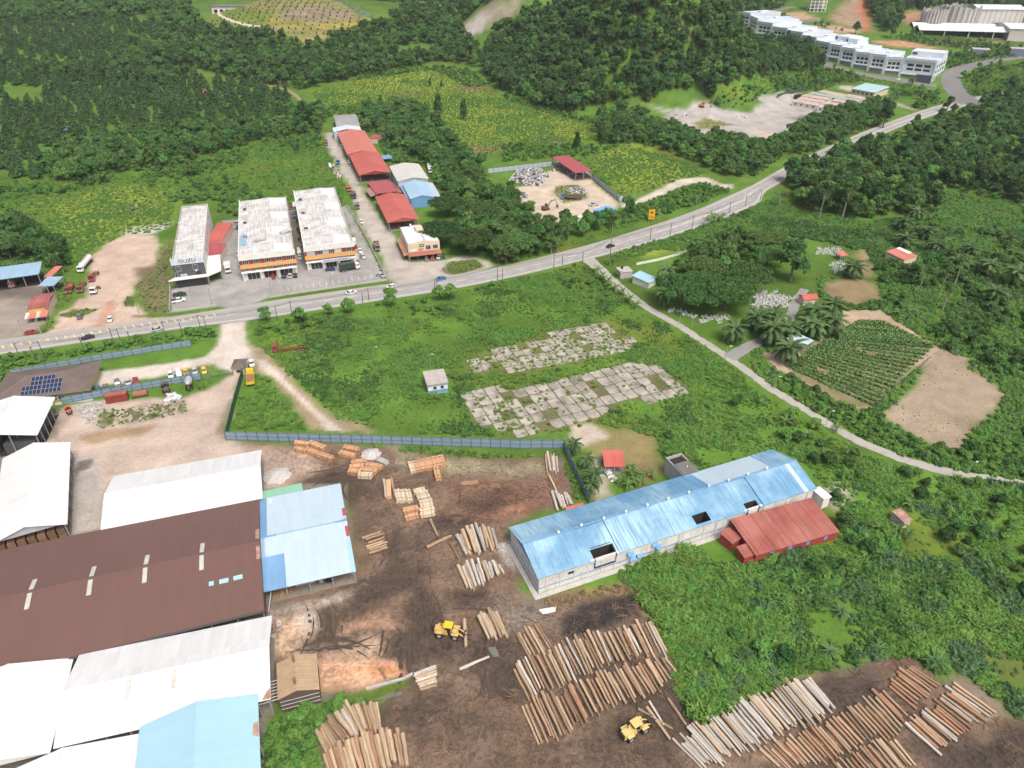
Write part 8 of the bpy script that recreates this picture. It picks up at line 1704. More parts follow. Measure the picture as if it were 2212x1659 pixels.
ff=L('c0',(740,960),(980,880),(1290,1040),(1500,1100),(2050,1200),(2212,1190))+L('d0',(250,1160),(330,1040),(520,970),(800,900),(1000,850),(1130,900),(1100,1010),(700,1160),(480,1240),(230,1290),(0,1460))+L('c0',(1950,1460),(1700,1400),(1450,1290),(1250,1210),(1000,1170),(760,1180))
fe=L('b0',(920,900),(1100,880),(1300,860),(1520,950),(1720,1220),(1900,1370),(1940,1500),(2000,1626))+L('c1',(60,140),(225,330),(235,420),(470,400),(800,330),(870,430),(520,540),(470,620),(300,650),(0,725))+L('b1',(2050,720),(2000,690),(1900,640),(1740,620),(1700,300),(1600,160),(1500,30))+L('b0',(1560,1480),(1480,1380),(1420,1330),(1250,1250),(1050,1100),(930,1060))
fh=L('d0',(250,1500),(400,1360),(600,1300),(900,1200),(1150,1110),(1560,960),(1900,860),(2400,760),(2400,1626))+L('d1',(2212,240),(1900,180),(1560,120),(1500,300),(1300,350),(1150,330),(900,380),(700,330),(400,300),(340,100))
mead=L('d0',(1550,1020),(1720,970),(1650,1110),(1560,1100))
pa=region_points(fa,5.0,seed=8);pf=region_points(ff,4.6,seed=9);pe=region_points(fe,4.8,seed=10);ph=region_points(fh,4.9,excl=[mead],seed=11);ph=ph[fbm(ph[:,0]/30,ph[:,1]/30,79)>.36]
pp=np.concatenate([pa,pf,pe])
scatter_gn('belt_thicket',['broad','light','bush','broad'],pp,vary(len(pp),.5,.95,5),'bushy green thicket in belts around the yards and meadow','thicket')
scatter_gn('roadside_forest',['broad','dense','light','bush'],ph,vary(len(ph),.45,1.2,6),'dense dark green forest beside the road beyond the cemetery','forest')
terr=L('b0',(-130,110),(200,0),(500,-20),(800,80),(1000,190),(650,320),(380,300),(-160,240),(-350,200))
pts=region_points(terr,7.5,.25,seed=12)
scatter_gn('terrace_saplings',['orchard'],pts,vary(len(pts),.22,.4,7),'rows of young saplings planted along the terraced hill','saplings')
g1=L('b1',(20,1300),(80,1190),(500,1135),(1000,1062),(1500,985),(2212,832))+L('c1',(300,800),(620,715),(760,770),(900,905),(1100,1090),(1450,1280),(1700,1440),(1960,1626))+L('d2',(0,240),(500,530),(900,770),(1300,900),(1690,985),(2600,1090))+L('d3',(2600,1300),(2150,1210),(1900,970),(1650,850),(1560,860),(1330,715),(900,765),(530,850),(330,890))+L('c3',(1720,1190),(1530,1230),(1370,950),(1390,780),(1190,400),(1070,180),(900,30))+L('c2',(1700,1500),(1340,900),(1240,620),(700,500))+L('b2',(2060,620),(1080,590),(720,470),(400,170))+L('b1',(390,1640),(100,1400))
pad1=L('c1',(450,1240),(830,1190),(1080,1360),(900,1470),(540,1540),(250,1620))+L('b1',(1560,1640),(1750,1480),(2080,1390))
pad2=L('c2',(30,250),(340,190),(740,90),(1030,15),(1300,65),(1530,240),(1350,315),(930,365),(720,500),(600,560),(200,605))+L('b2',(2060,615),(1810,500),(1740,280),(2050,180))
house_blue=L('b2',(1380,60),(1640,60),(1700,280),(1400,280))
wh=L('c2',(60,1340),(1600,900),(1720,860))+L('d2',(240,730),(420,830),(580,1010),(660,1120),(720,1400),(0,1640))+L('c2',(1700,1640),(1500,1480),(900,1640))+L('c3',(300,230),(180,200))
for e in(house_blue,wh):add_keep(e)
pts=region_points(g1,1.25,excl=[pad1,pad2],seed=20)
x,y=pts[:,0],pts[:,1]
t1=fbm(x/16,y/16,61);t2=fbm(x/6,y/6,62);t3=fbm(x/28+7,y/28,63)
rs=RNG.random(len(pts))
dxp,dyp=proj(x,y,pts[:,2])
shr=sstep(900,1150,dyp)*sstep(1250,1450,dxp)
kindmap=['weed','weedb','weedd','tallgrass','weedy','weedp','lalang']
def pickk():
 k=np.zeros(len(pts),int)
 k[:]=np.where(t1>.6,2,np.where(t1<.42,1,0))
 k=np.where((t2>.55)&(rs<.6),3,k)
 k=np.where((t3>.62)&(shr<.3)&(rs>.35),4,k)
 k=np.where((t3>.66)&(shr<.3)&(rs>.7),6,k)
 k=np.where((shr>.5)&(t2<.36),5,k)
 k=np.where((shr>.5)&(t3>.6)&(rs<.4),1,k)
 return k
kk=pickk()
offs=np.cumsum([0]+[len(PROTO[k])for k in kindmap]);tot=offs[-1]
idx=np.array([offs[k]+RNG.integers(0,len(PROTO[kindmap[k]]))for k in kk]);idx=tot-1-idx if False else idx
hp=fbm(x/11+31,y/11,66)
sc_=(.5+.5*RNG.random(len(pts)))*(.35+1.0*sstep(.3,.75,hp))*(.85+.5*shr)
kp=~((hp<.36)&(RNG.random(len(pts))<.75));pts,sc_,idx=pts[kp],sc_[kp],idx[kp]
scatter_gn('overgrown_field',kindmap,pts,sc_,'tall green weeds and grass overgrowing the fields around the blue warehouse','weeds',idx)
g2=L('c2',(1260,640),(1560,430),(1900,300),(2212,330))+L('d2',(500,530),(900,770),(1300,900),(1690,985),(2500,1090),(2500,1700))+L('d3',(2212,900),(1650,800),(1330,640),(900,690),(530,780),(100,800))+L('c3',(1700,900),(1500,600),(1400,200))+L('d2',(0,1640),(740,1400),(660,1120),(430,800),(240,710))+L('c2',(1600,850),(1300,760))
pts=region_points(g2,4.6,seed=21)
m=fbm(pts[:,0]/14,pts[:,1]/14,71)>.53;pts=pts[m]
scatter_gn('field_shrubs',['bush','bushl','bushl','bushd'],pts,vary(len(pts),.45,1.1,8),'leafy shrubs rising out of the weeds near the blue warehouse','shrubs')
g3=L('b1',(20,1300),(80,1170),(500,1125),(1000,1062),(1500,985),(2212,832))+L('c1',(300,800),(600,715),(800,830),(1000,1010),(700,960),(300,900))+L('b1',(1900,1010),(1400,1180),(900,1200),(500,1230),(150,1330))
pts=region_points(g3,3.6,seed=22)
m=fbm(pts[:,0]/12,pts[:,1]/12,72)>.52;pts=pts[m]
scatter_gn('verge_shrubs',['bush','bushl','bush','bushl'],pts,vary(len(pts),.3,.75,9),'green shrubs along the grassy verge below the main road','shrubs')
g4=L('c1',(960,610),(1300,510),(1640,400),(1900,300),(2212,170))+L('d1',(360,290),(700,330),(900,380),(1200,340),(1560,130),(2400,250),(2400,1700))+L('d2',(2400,1000),(1690,950),(1500,860),(1200,770),(950,670),(600,490),(240,260),(0,120))+L('d1',(0,1450),(100,1380),(250,1540),(400,1440),(720,1240),(740,1090),(560,1000),(540,830),(830,800),(840,600),(500,520),(0,460))+L('c1',(1900,500),(1600,620),(1250,600),(1000,690))
pts=region_points(g4,1.5,excl=[sandstrip,L('d1',(560,850),(830,800),(820,600),(930,600),(1010,800),(1060,1000),(850,1060),(620,1000))],seed=23)
x,y=pts[:,0],pts[:,1];t1=fbm(x/16,y/16,64);rs=RNG.random(len(pts))
kindmap=['weed','weedd','weedb','weedp'];offs=np.cumsum([0]+[len(PROTO[k])for k in kindmap])
kk=np.where(t1>.58,1,np.where(t1<.42,2,0));kk=np.where(rs>.93,3,kk)
m=rs>.12;pts,kk,t1=pts[m],kk[m],t1[m]
idx=np.array([offs[k]+RNG.integers(0,len(PROTO[kindmap[k]]))for k in kk])
scatter_gn('lane_undergrowth',kindmap,pts,vary(len(pts),.5,1.15,10)*(.8+.4*t1),'green undergrowth beyond the country lane and around the vegetable plot','undergrowth',idx)
pts=region_points(L('d1',(980,620),(1350,330),(1560,130),(2400,250),(2400,1700),(1900,1600),(1500,1380),(1330,1260),(1120,1090),(1060,900)),4.8,seed=24)
m=(fbm(pts[:,0]/18,pts[:,1]/18,73)>.5)&~inpoly(*proj(pts[:,0],pts[:,1],pts[:,2]),L('d1',(1540,130),(2212,280),(2212,560),(1800,440),(1620,300)));pts=pts[m]
scatter_gn('palm_grove_shrubs',['bush','bushd','bushl','bush'],pts,vary(len(pts),.5,1.2,11),'shrubs growing between the palms beyond the vegetable plot','shrubs')
pts=region_points(L('d2',(240,250),(300,120),(830,400),(1060,440),(1130,540),(1460,700),(1700,760),(1900,640),(2300,480),(2400,970),(1690,940),(1200,760),(600,480)),2.6,seed=25)
scatter_gn('lane_hedgerow',['bushl','bush','bushl'],pts,vary(len(pts),.35,.7,12),'unkempt green hedgerow between the lane and the bare field','hedgerow')
g5=[L('a1',(-300,0),(600,-30),(1400,40),(1410,400),(1240,460),(1010,480),(740,620),(600,800),(420,720),(100,740),(-300,700)),L('a0',(1500,1400),(2100,1250))+L('b0',(0,1180),(600,1100),(640,1230),(760,1450),(800,1560),(680,1530),(360,1520),(0,1570))+L('a0',(2000,1626),(1480,1626),(1400,1500)),L('b1',(0,0),(740,60),(800,240),(740,240),(660,100),(380,110),(380,250),(300,260),(240,130)),L('b0',(500,760),(900,620),(1500,560),(1780,700),(1960,720),(2212,820))+L('c0',(720,1000),(730,1130),(450,1180),(0,1200))+L('b0',(1900,1300),(1720,1220),(1520,950),(1300,860),(900,890),(700,880)),L('c0',(740,1250),(1000,1180),(1450,1300),(1640,1410),(1560,1440),(1300,1500),(950,1620),(730,1440),(560,1290)),L('c1',(980,300),(1300,120),(1600,40),(1840,80),(1830,140),(1560,240),(1200,360),(880,450),(480,590),(400,630),(880,420),(830,330))]
pts=np.concatenate([region_points(g,2.1 if i in(0,1,2)else 2.3,seed=30+i)for i,g in enumerate(g5)])
x,y=pts[:,0],pts[:,1];t1=fbm(x/22,y/22,65);rs=RNG.random(len(pts))
kindmap=['weed','weedy','weedb','weedd'];offs=np.cumsum([0]+[len(PROTO[k])for k in kindmap])
kk=np.where((t1>.5)&(rs<.6),1,np.where(t1<.42,2,0));kk=np.where(rs>.95,3,kk)
idx=np.array([offs[k]+RNG.integers(0,len(PROTO[kindmap[k]]))for k in kk])
scatter_gn('meadow_weeds',kindmap,pts,vary(len(pts),.4,.95,13),'low yellow green weeds across the meadows behind the shops','weeds',idx)
pts=region_points(L('a0',(-100,1500),(420,1450),(900,1400),(1480,1360),(1700,1260))+L('b0',(0,1160),(600,1090),(600,1200),(0,1300))+L('a1',(1700,60),(2212,100),(1950,350),(1640,280),(1380,190),(1180,60),(800,70),(-100,300)),3.4,seed=40)
m=fbm(pts[:,0]/16,pts[:,1]/16,74)>.45;pts=pts[m]
p3=np.concatenate([region_points(g,3.4,seed=360+i)for i,g in enumerate([L('b0',(860,600),(1500,540),(1800,560),(1960,700),(1780,710),(1500,570),(900,650)),L('c0',(0,1180),(450,1190),(760,1190),(1000,1180),(740,1250),(560,1290),(380,1280),(0,1330)),L('c0',(250,870),(560,930),(740,970),(720,1010),(300,910),(0,810),(0,770)),L('b0',(600,880),(700,870),(900,890),(920,940),(700,930),(620,1000))])])
pts=np.concatenate([pts,p3])
scatter_gn('meadow_bushes',['bushl','bush','bushl'],pts,vary(len(pts),.35,.9,14),'bright green bushes at the edge of the meadow behind the shops','bushes')
pts=np.concatenate([region_points(L('b0',(1050,1130),(1250,1200),(1500,1330),(1420,1340),(1180,1330),(1100,1250)),2.2,seed=41),region_points(L('c1',(980,260),(1200,210),(1600,70),(1820,80),(1820,140),(1560,240),(1200,350),(960,400)),3.0,seed=42)])
scatter_gn('yard_bushes',['bushl','bush','bushl'],pts,vary(len(pts),.4,.8,15),'bright bushes between the workshop sheds and along the verge','bushes')
pts=np.concatenate([region_points(L('a1',(-300,480),(100,380),(300,430),(400,560),(560,640),(620,760),(560,830),(440,800),(330,700),(-300,720)),3.6,seed=43)])
scatter_gn('roadside_thicket',['broad','dense','bush'],pts,vary(len(pts),.45,.9,16),'dark green thicket behind the blue roofed workshop shed','thicket')
pts=np.concatenate([region_points(L('a1',(-400,1530),(0,1475),(440,1440),(660,1400),(1000,1360),(1400,1300),(1740,1255),(1770,1300),(1560,1370),(1560,1330),(700,1450),(80,1570),(90,1640),(-400,1640)),1.5,seed=44),region_points(L('a2',(-300,-100),(90,0),(40,200),(-300,300)),1.6,seed=45)])
scatter_gn('fence_verge',['weed','weedb','bushl','weedd'],pts,vary(len(pts),.4,.85,17),'green weeds and bushes on the verge outside the blue fence','weeds')
pts=region_points(L('b3',(100,1640),(120,1400),(180,1300),(420,1140),(700,1090),(1080,1110),(800,1150),(660,1180),(550,1340),(600,1640)),1.1,seed=46,keep=False)
scatter_gn('creeper_weeds',['weed','weedd','weedb','bushl'],pts,vary(len(pts),.4,.8,18),'green creepers and weeds beside the lower log pile','weeds')
pts=np.concatenate([region_points(L('b2',(1240,700),(2212,790))+L('c2',(440,740),(430,770),(0,800))+L('b2',(1820,790),(1230,740)),1.2,seed=47,keep=False),region_points(L('c2',(485,760),(560,930),(690,1150),(590,1130),(500,930)),1.2,seed=48,keep=False),region_points(L('b2',(1000,660),(1120,660),(1100,710),(1020,700)),1.1,seed=49,keep=False)])
scatter_gn('fence_creepers',['weed','weedb','weedd'],pts,vary(len(pts),.4,.75,19),'green creeper band along the foot of the long blue fence','creepers')
pts=np.concatenate([region_points(L('b1',(0,1400),(0,1626),(380,1626))+L('b2',(0,60),(170,170),(360,400),(490,575),(0,575),(-110,560),(-40,200)),1.3,seed=50,excl=[L('b2',(-60,60),(70,60),(70,300),(-60,300)),L('b1',(0,1350),(100,1420),(330,1640),(100,1640),(0,1500))])])
scatter_gn('truck_plot_grass',['weed','weedb','tallgrass','weedy'],pts,vary(len(pts),.35,.7,20),'rough green grass on the plot with the yellow dump truck','grass')
pts=np.concatenate([region_points(p_,1.5,seed=51+i,keep=False)for i,p_ in enumerate([pad1,L('c2',(30,250),(200,600),(0,620),(-120,420)),L('c2',(190,470),(300,580),(560,540),(560,590),(300,620),(200,560)),L('c2',(0,230),(340,170),(740,70),(740,100),(340,200),(20,260))])])
q2=region_points(pad2,1.9,seed=58,keep=False);pts=np.concatenate([pts,q2[fbm(q2[:,0]/5,q2[:,1]/5,77)>.5]])
m=RNG.random(len(pts))>.35;pts=pts[m]
scatter_gn('pad_weeds',['weedy','weed','lalang'],pts,vary(len(pts),.3,.6,21),'yellow green weeds growing through the cracked concrete pads','weeds')
pts=np.concatenate([region_points(L('c3',(330,280),(1050,100),(1150,180),(1180,380),(1060,210),(700,250),(420,330)),1.3,seed=60,keep=False)])
scatter_gn('dry_grass',['drygrass','drygrass'],pts,vary(len(pts),.4,.8,22),'dry straw coloured grass below the wall of the blue warehouse','dry grass')
pts=np.concatenate([region_points(L('a2',(800,400),(1000,400),(1500,330),(1520,430),(1250,480),(940,540),(780,570)),1.1,seed=61,keep=False),region_points(L('a2',(1590,170),(1740,150),(1700,240),(1600,260)),1.0,seed=62,keep=False),region_points(L('a1',(1100,900),(1250,760),(1390,480),(1390,1110),(1200,1110)),1.2,seed=63,keep=False),region_points(L('a1',(440,830),(560,840),(600,1000),(500,1080),(430,1080),(420,1000)),1.0,seed=64,keep=False),region_points(L('a1',(480,1130),(600,1090),(810,1080),(700,1130),(560,1150)),0.8,seed=65,keep=False),region_points(L('a1',(340,1280),(380,1180),(450,1190),(440,1240)),0.9,seed=66,keep=False),region_points(L('b1',(1580,760),(1640,700),(1860,680),(1920,740),(1700,800),(1600,790)),0.8,seed=67,keep=False),region_points(L('c0',(390,1600),(420,1520),(600,1500),(680,1600))+L('c1',(680,180),(480,220),(390,120)),1.3,seed=68,keep=False),region_points(L('a1',(1010,1060),(1030,980),(1080,990),(1090,1060)),0.7,seed=69,keep=False),region_points(L('c0',(1540,1010),(1700,970),(1880,1020),(1650,1050)),2.5,seed=70,keep=False),region_points(L('b1',(850,240),(900,400),(1000,560),(1120,820),(1070,760),(880,380)),1.4,seed=71,keep=False),region_points(L('c0',(1360,990),(1400,910),(1540,920),(1500,960)),2.0,seed=72,keep=False)])
m=RNG.random(len(pts))>.25;pts=pts[m]
scatter_gn('patchy_weeds',['weed','weedd','weedy','drygrass'],pts,vary(len(pts),.25,.5,23),'patchy weeds on islands of rough ground in the yards','weeds')
g7=[L('d0',(1700,640),(1880,540),(2400,500),(2400,720),(2000,760),(1800,790),(1720,720)),L('d0',(1560,440),(1760,420),(2080,400),(2400,380),(2400,440),(1900,490),(1600,560),(1560,520)),L('d0',(1150,290),(1500,270),(1900,350),(2200,390),(1800,410),(1450,370),(1200,330)),L('d0',(560,560),(680,560),(1000,640),(1260,690),(1420,720),(1380,790),(1150,780),(1100,690),(880,660),(700,690),(560,740),(380,740),(0,780),(0,600)),L('d0',(1400,800),(1500,760),(1560,860),(1400,900),(1280,880)),L('c0',(1560,790),(1760,740),(2212,600))+L('d0',(0,600),(0,780))+L('c0',(2100,800),(1900,880),(1760,880)),L('d0',(0,110),(300,130),(640,230),(900,290),(700,250),(400,190),(100,150))]
pts=np.concatenate([region_points(g,4.4,seed=300+i)for i,g in enumerate(g7)])
pts=pts[fbm(pts[:,0]/25,pts[:,1]/25,78)>.42]
scatter_gn('estate_scrub',['bush','bushl','light','bushd'],pts,vary(len(pts),.3,.85,33),'green scrub around the shop office estate and its road','scrub')
pts=np.concatenate([region_points(g,2.6,seed=320+i)for i,g in enumerate(g7[:4])])
scatter_gn('estate_grass',['weed','weedb','weedy'],pts,vary(len(pts),.5,1.0,34),'rough grass on the slopes around the shop office estate','grass')
pts=np.concatenate([region_points(bare,2.2,seed=340,keep=False),region_points(sandstrip,2.2,seed=341,keep=False),region_points(mainlot,3.0,seed=342,keep=False)[::5]])
pts=pts[fbm(pts[:,0]/9,pts[:,1]/9,83)>.58]
scatter_gn('sparse_weeds',['weed','drygrass','weedd'],pts,vary(len(pts),.08,.2,36),'sparse small weeds dotting the bare sandy plots','weeds')
# ------------------------------------------------------------------ trees that stand out one by one
def tall_blobs(rng):return[(rng.uniform(-2,2),rng.uniform(-2,2),14.5+rng.uniform(-1.5,2),rng.uniform(1.6,2.6),rng.uniform(1.6,2.6),rng.uniform(1.0,1.7))for _ in range(7)]
for s in range(2):tree_proto('tall',180+s,3,6,11,420,.75,'mid',blobs=tall_blobs,barkm=pale_bark,tr=.28)
def g3(t,x,y):
 p=at(*one(t,x,y));return p
def put(t,x,y,kind,name,sc,label,cat='tree',group=None,**k):return plant(kind,name,g3(t,x,y),sc,label,cat,group,**k)
for(t,x,y,s,lb)in(('b1',1560,560,.92,'broad spreading rain tree right behind the corner shop'),('b1',1820,620,.95,'rain tree overhanging the road past the corner shop'),('b1',1620,330,.8,'rain tree behind the first one beside the blue workshop'),('b1',2120,660,.85,'dark rain tree between the road and the recycling yard'),('c1',120,640,.8,'rain tree at the lower corner of the recycling yard'),('b1',1930,380,.8,'rain tree beside the cars behind the workshops'),('c1',1440,1060,1.0,'huge rain tree over the graves beside the hut'),('c1',1780,1090,1.1,'huge rain tree over the middle of the cemetery'),('c1',1960,930,.9,'rain tree over the graves near the lawn'),('c1',1620,860,.9,'rain tree behind the blue hut'),('c1',2120,640,.9,'rain tree at the top of the cemetery'),('d1',110,760,.8,'rain tree with clear lawn below in the cemetery')):put(t,x,y,'rain','rain_tree',s,lb,pick=1 if t in('c1','d1')else 0)
put('d1',310,860,'dense','broadleaf_tree',1.55,'dark round crowned tree beside the cemetery lane',sz=1.0)
put('b0',470,1075,'dense','broadleaf_tree',1.7,'large dark tree by the pond at the street end',sz=1.0)
for(x,y,s,lb)in((1550,945,1.3,'taller of two dark conical trees in the meadow'),(1755,972,1.15,'slimmer of two dark conical trees in the meadow'),(985,865,.6,'dark small tree left of the pair at the near meadow edge'),(1080,865,.66,'dark small tree in the pair at the near meadow edge'),(1335,862,.5,'dark small tree alone at the near meadow edge'),(1482,702,.6,'dark tree left of two in the upper meadow'),(1575,708,.5,'dark tree right of two in the upper meadow'),(1080,612,.7,'dark tree against the forest belt at the meadow corner'),(1400,520,1.4,'big dark tree at the head of the meadow'),(1650,420,1.1,'dark tree below the quarry scar'),(1210,862,.45,'pale small tree at the near meadow edge')):put('b0',x,y,'column','meadow_tree',s,lb)
for(x,y,s,lb)in((790,1150,1.25,'tall dark tree left of the pair at the meadow corner'),(900,1170,1.3,'tall dark tree right of the pair at the meadow corner'),(1160,830,1.2,'slender tree with a pale trunk at the hill foot'),(1680,800,1.5,'tall conifer like tree beside the quarry yard'),(590,1220,.9,'dark tree at the edge of the lower meadow')):put('c0',x,y,'column','meadow_tree',s,lb)
for(x,y,s,lb)in((150,1175,.7,'roadside sapling nearest the yard entrance'),(430,1195,.75,'bushy roadside tree second from the yard entrance'),(660,1135,.6,'bushy roadside tree third from the yard entrance'),(820,1112,.75,'bushy roadside tree below the two utility poles'),(1170,1062,.8,'bushy roadside tree below the dark green car'),(1650,1005,.85,'roadside tree below the blue car'),(1560,1010,.7,'roadside tree left of the one below the blue car')):put('b1',x,y,'light','roadside_tree',s,lb)
for(t,x,y,s,lb)in(('c1',1010,320,.85,'round tree beside the yellow warning board'),('c1',890,420,.8,'round tree at the recycling yard corner'),('a1',860,60,.6,'small dark tree in the near meadow'),('a0',1560,1440,.9,'dark bushy tree at the meadow edge behind the shops'),('a0',855,1480,.6,'round bush tree below the orchard fence'),('a0',1845,1500,.5,'small bush in the meadow behind the shops'),('d0',840,280,1.1,'dark tree behind the shop office terrace'),('d0',1125,310,1.1,'dark round tree at the cut hillside foot'),('d0',2080,790,1.3,'dark tree overhanging the road junction'),('d0',1060,1040,1.3,'tree arching over the main road beyond the bend'),('d0',1580,910,.9,'tree at the verge opposite the junction')):put(t,x,y,'dense' if t=='d0' else 'broad','broadleaf_tree',s,lb)
for(t,x,y,s,lb)in(('d1',545,345,1.25,'tall bare trunked tree left of the pair above the cemetery'),('d1',735,340,1.25,'tall bare trunked tree right of the pair above the cemetery'),('d1',1362,915,1.0,'tall pale trunked tree in front of the red roofed house'),('d1',1530,950,.8,'tall thin tree right of the pale trunked one'),('d1',1640,900,.8,'tall thin tree furthest right among the palms'),('d1',1545,1100,.7,'tall thin tree above the shrubs of the vegetable plot')):put(t,x,y,'tall','tall_tree',s,lb)
bp=g3('d1',215,250);t_=thing('bare_tree','leafless grey tree beside the main road bend','tree',bp);rb=random.Random(4);mb=MB();mb.tube([(0,0,-.2),(.1,0,2.2),(.2,.1,4.5)],[.3,.24,.2],7);part('trunk',mb,pale_bark,t_);mb=MB()
def grow(p,d,l,r,n):
 q=p+d*l;mb.cyl(p,q,r,r*.65,5)
 if n:[grow(q,(d+Vector((rb.uniform(-.7,.7),rb.uniform(-.7,.7),rb.uniform(-.1,.5)))).normalized(),l*.72,r*.62,n-1)for _ in range(3)]
for k in range(4):grow(Vector((.15,.05,3.5+.3*k)),Vector((math.cos(k*1.6),math.sin(k*1.6),.9)).normalized(),2.2,.12,3)
part('crown',mb,pale_bark,t_)
for(t,x,y,s,lb)in(('c1',1860,1350,1.0,'oil palm at the lawn edge nearest the lane fork'),('c1',2050,1260,1.05,'oil palm behind the lawn edge one'),('c1',2150,1350,1.1,'oil palm on the inner side of the cemetery lane fork'),('d1',40,1240,1.0,'oil palm beside the dense graves'),('d1',170,1220,1.0,'oil palm on the bend of the cemetery lane'),('d1',150,1360,1.15,'big oil palm by the white canopy'),('d1',280,1330,1.0,'oil palm touching the white canopy'),('d1',285,1510,1.15,'oil palm lowest of the clump near the plot'),('d1',490,1190,1.05,'oil palm just below the small red hut'),('d1',645,1130,1.0,'oil palm right of the small red hut'),('d1',480,1310,1.1,'oil palm above the white canopy'),('d1',640,1290,1.15,'oil palm next to the vegetable rows'),('d1',812,828,1.1,'single palm on the bare ground beyond the graves'),('d1',1650,780,.95,'oil palm right of the red roofed house'),('d1',1900,810,1.05,'oil palm left of the pair at the right side'),('d1',2110,890,1.15,'large oil palm at the right edge'),('d1',1950,1040,1.0,'oil palm with yellowish fronds on the slope'),('d1',1230,580,.9,'oil palm above the red roofed house'),('d1',1220,450,.9,'oil palm at the forest edge left'),('d1',1330,360,.9,'oil palm at the forest edge right'),('d1',1480,640,.9,'oil palm behind the tall pale trunk'),('d1',1770,660,.9,'oil palm behind the pair at the right side'),('d1',1400,520,.9,'oil palm in the grove above the red roofed house')):put(t,x,y,'oilpalm','oil_palm',s,lb,'palm')
for(t,x,y,s,lb)in(('c1',1310,890,1.35,'coconut palm behind the blue hut'),('c1',1300,1070,1.25,'coconut palm below the blue hut'),('c2',570,770,.8,'coconut palm at the corner of the blue fence'),('c2',670,890,.85,'coconut palm second along the blue fence'),('c2',725,1030,1.0,'coconut palm third along the blue fence'),('c2',705,1090,.75,'coconut palm nearest the warehouse along the fence'),('d0',1145,840,1.5,'tall coconut palm beside the turquoise hall'),('d0',1370,810,1.3,'coconut palm by the estate road junction'),('d0',1290,700,1.3,'coconut palm in front of the shop office corner'),('a1',230,560,.9,'palm in the thicket behind the blue truck shed')):put(t,x,y,'coconut','coconut_palm',s,lb,'palm')
for(t,x,y,lb)in[('c1',760,800,'first'),('c1',800,840,'second'),('c1',850,880,'third'),('c1',905,935,'fourth'),('c1',960,975,'fifth'),('c1',1020,1030,'sixth'),('c1',1075,1075,'seventh')]:put(t,x,y,'banana','banana_plant',random.uniform(1.0,1.35),'banana plant growing along the lane, '+lb+' from the main road','banana plant')
for(t,x,y,s)in[('c1',900,690,1.2),('c1',860,720,1.1),('c1',950,660,1.1),('c1',930,820,1.0)]:put(t,x,y,'banana','banana_plant',s,'banana plant in the clump by the grey utility hut','banana plant','bananas by the utility hut')
for(t,x,y,s)in[('c1',1660,400,1.3),('c1',1700,380,1.4),('c1',1745,370,1.3),('c1',1690,350,1.2),('c1',1780,350,1.2)]:put(t,x,y,'banana','banana_plant',s,'banana plant in the grove along the road verge','banana plant','bananas on the road verge')
for(t,x,y,s)in[('c2',1030,940,.9),('c2',1085,965,.9),('c2',1060,1010,.8),('c2',960,1010,.9),('c2',1000,1050,.8),('c2',1110,1020,.8),('c2',1200,955,.8),('c2',1040,890,.7)]:put(t,x,y,'banana','banana_plant',s,'banana plant in the garden behind the blue warehouse','banana plant','bananas behind the warehouse')
for(t,x,y,s)in[('d2',440,640,.9),('d2',780,770,1.0),('d2',265,530,1.0),('d2',1255,1460,1.0),('d2',600,690,.9),('d2',1020,1400,.9),('d2',680,580,.8),('d2',1280,1200,.9),('d2',1180,1410,.9),('d1',1180,1150,1.1),('d1',1250,1120,1.1),('d1',1210,1090,1.0)]:put(t,x,y,'banana','banana_plant',s,'wild banana plant standing out of the shrubs','banana plant','wild bananas in the shrubs')
for(t,x,y,s)in[('c3',1930,780,1.4),('c3',2180,740,1.4),('c3',1930,940,1.3),('c3',1840,1060,1.1),('c3',2195,900,1.4),('d3',170,900,1.4),('d3',710,380,1.5),('d3',620,700,1.4),('d3',1480,800,1.9),('d3',1020,680,1.3),('d3',120,740,1.3),('d2',1830,1380,1.5),('d2',1930,1430,1.3)]:put(t,x,y,'pandan','pandan_bush',s*.8,'spiky pandan bush with long strap leaves in the weeds','bush','pandan bushes in the weeds')
orch=L('a0',(-250,210),(500,190),(900,150),(1250,210),(1260,300),(1050,350),(1000,560),(1600,640),(2212,710))+L('b0',(60,700),(350,800),(330,900),(200,960))+L('a0',(2212,1030),(1300,1050),(450,1160),(330,1400),(380,1480),(-250,1500))
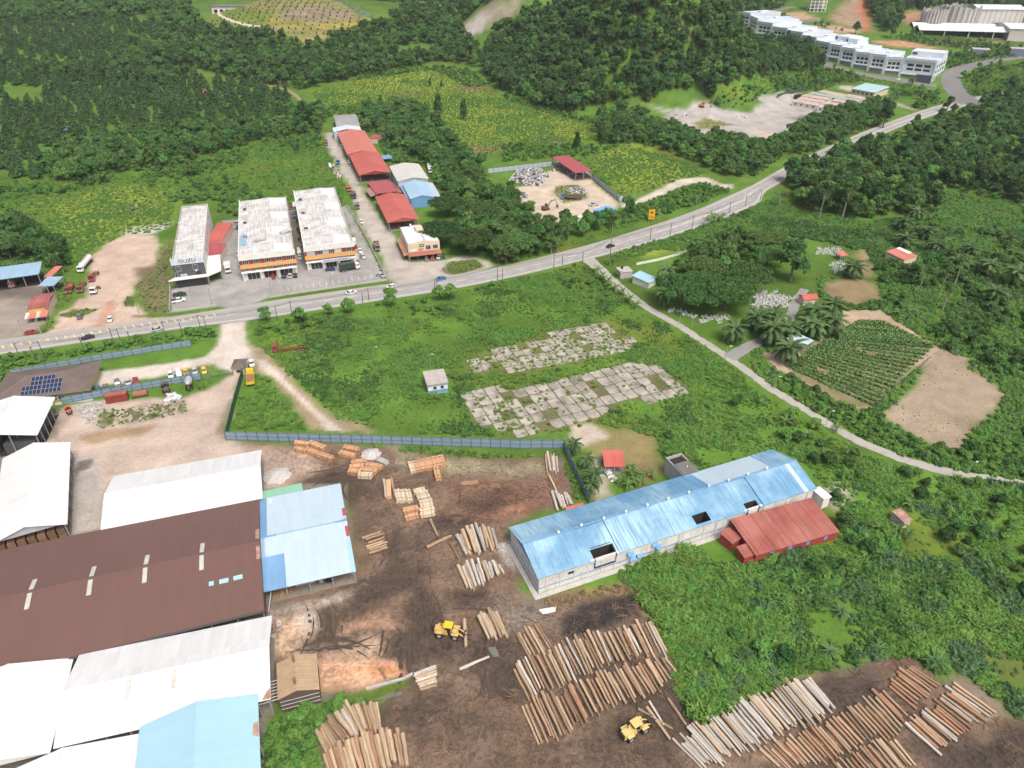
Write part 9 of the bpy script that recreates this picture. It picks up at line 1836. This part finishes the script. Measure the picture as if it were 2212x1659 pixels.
op=region_points(orch,9.0,.85,seed=80,excl=[L('a0',(20,720),(400,720),(380,790),(300,850),(60,840))])
op=op[np.argsort(op[:,1])]
near,rest=op[:290],op[290:]
zones_l=(('near edge of the orchard',0,100),('middle rows of the orchard',100,200),('upper rows of the orchard',200,290))
for i,p in enumerate(near):
 z=next(z for z,a,c in zones_l if a<=i<c)
 plant('orchard','orchard_tree',tuple(p),random.uniform(.75,1.5),'dark green orchard tree in the '+z,'tree','trees in the '+z)
scatter_gn('orchard_trees',['orchard','orchard','orchard'],rest,vary(len(rest),.8,1.6,31),'dark mass of orchard trees filling the far valley','orchard')
pts=region_points(L('a0',(-250,560),(1000,560),(1600,640),(1300,700),(700,640),(-250,700)),7.0,seed=81)
scatter_gn('orchard_edge_trees',['broad','light','dense'],pts,vary(len(pts),.6,1.1,32),'taller broadleaf trees mixed into the upper orchard','forest')
pts=region_points(L('c1',(1380,720),(1560,620),(1900,520),(2212,520),(2212,620),(2000,800),(1700,780),(1450,820)),4.5,seed=82)
scatter_gn('cemetery_thicket',['broad','bush','light','bushd'],pts,vary(len(pts),.5,.9,35),'leafy thicket of small trees behind the cemetery rain trees','thicket')
mb=MB()
for i in range(15):
 a_,c_=at(*one('b1',330+i*52,935-i*7.6)),at(*one('b1',322+i*52,900-i*7.6));d_=(c_-a_);n_=Vector((-d_.y,d_.x,0)).normalized()*.07
 mb.add([(*(a_-n_)[:2],.02),(*(a_+n_)[:2],.02),(*(c_+n_)[:2],.02),(*(c_-n_)[:2],.02)],[(0,1,2,3)])
link('parking_markings',mb.mesh('parking_markings',paint_white),kind='structure')
# ------------------------------------------------------------------ air
hz=MB().box(-9900,9900,-60,9900,-3,800)
m,N,K,B=newmat('haze_air');N.remove(B)
pv=N.new('ShaderNodeVolumePrincipled');pv.inputs['Color'].default_value=(.86,.92,1.0,1);pv.inputs['Density'].default_value=0.0001;pv.inputs['Anisotropy'].default_value=0.2
K.new(pv.outputs[0],N['Material Output'].inputs['Volume'])
tag(link('haze',hz.mesh('haze',m),kind='stuff'),'thin pale haze hanging over the whole valley','haze')
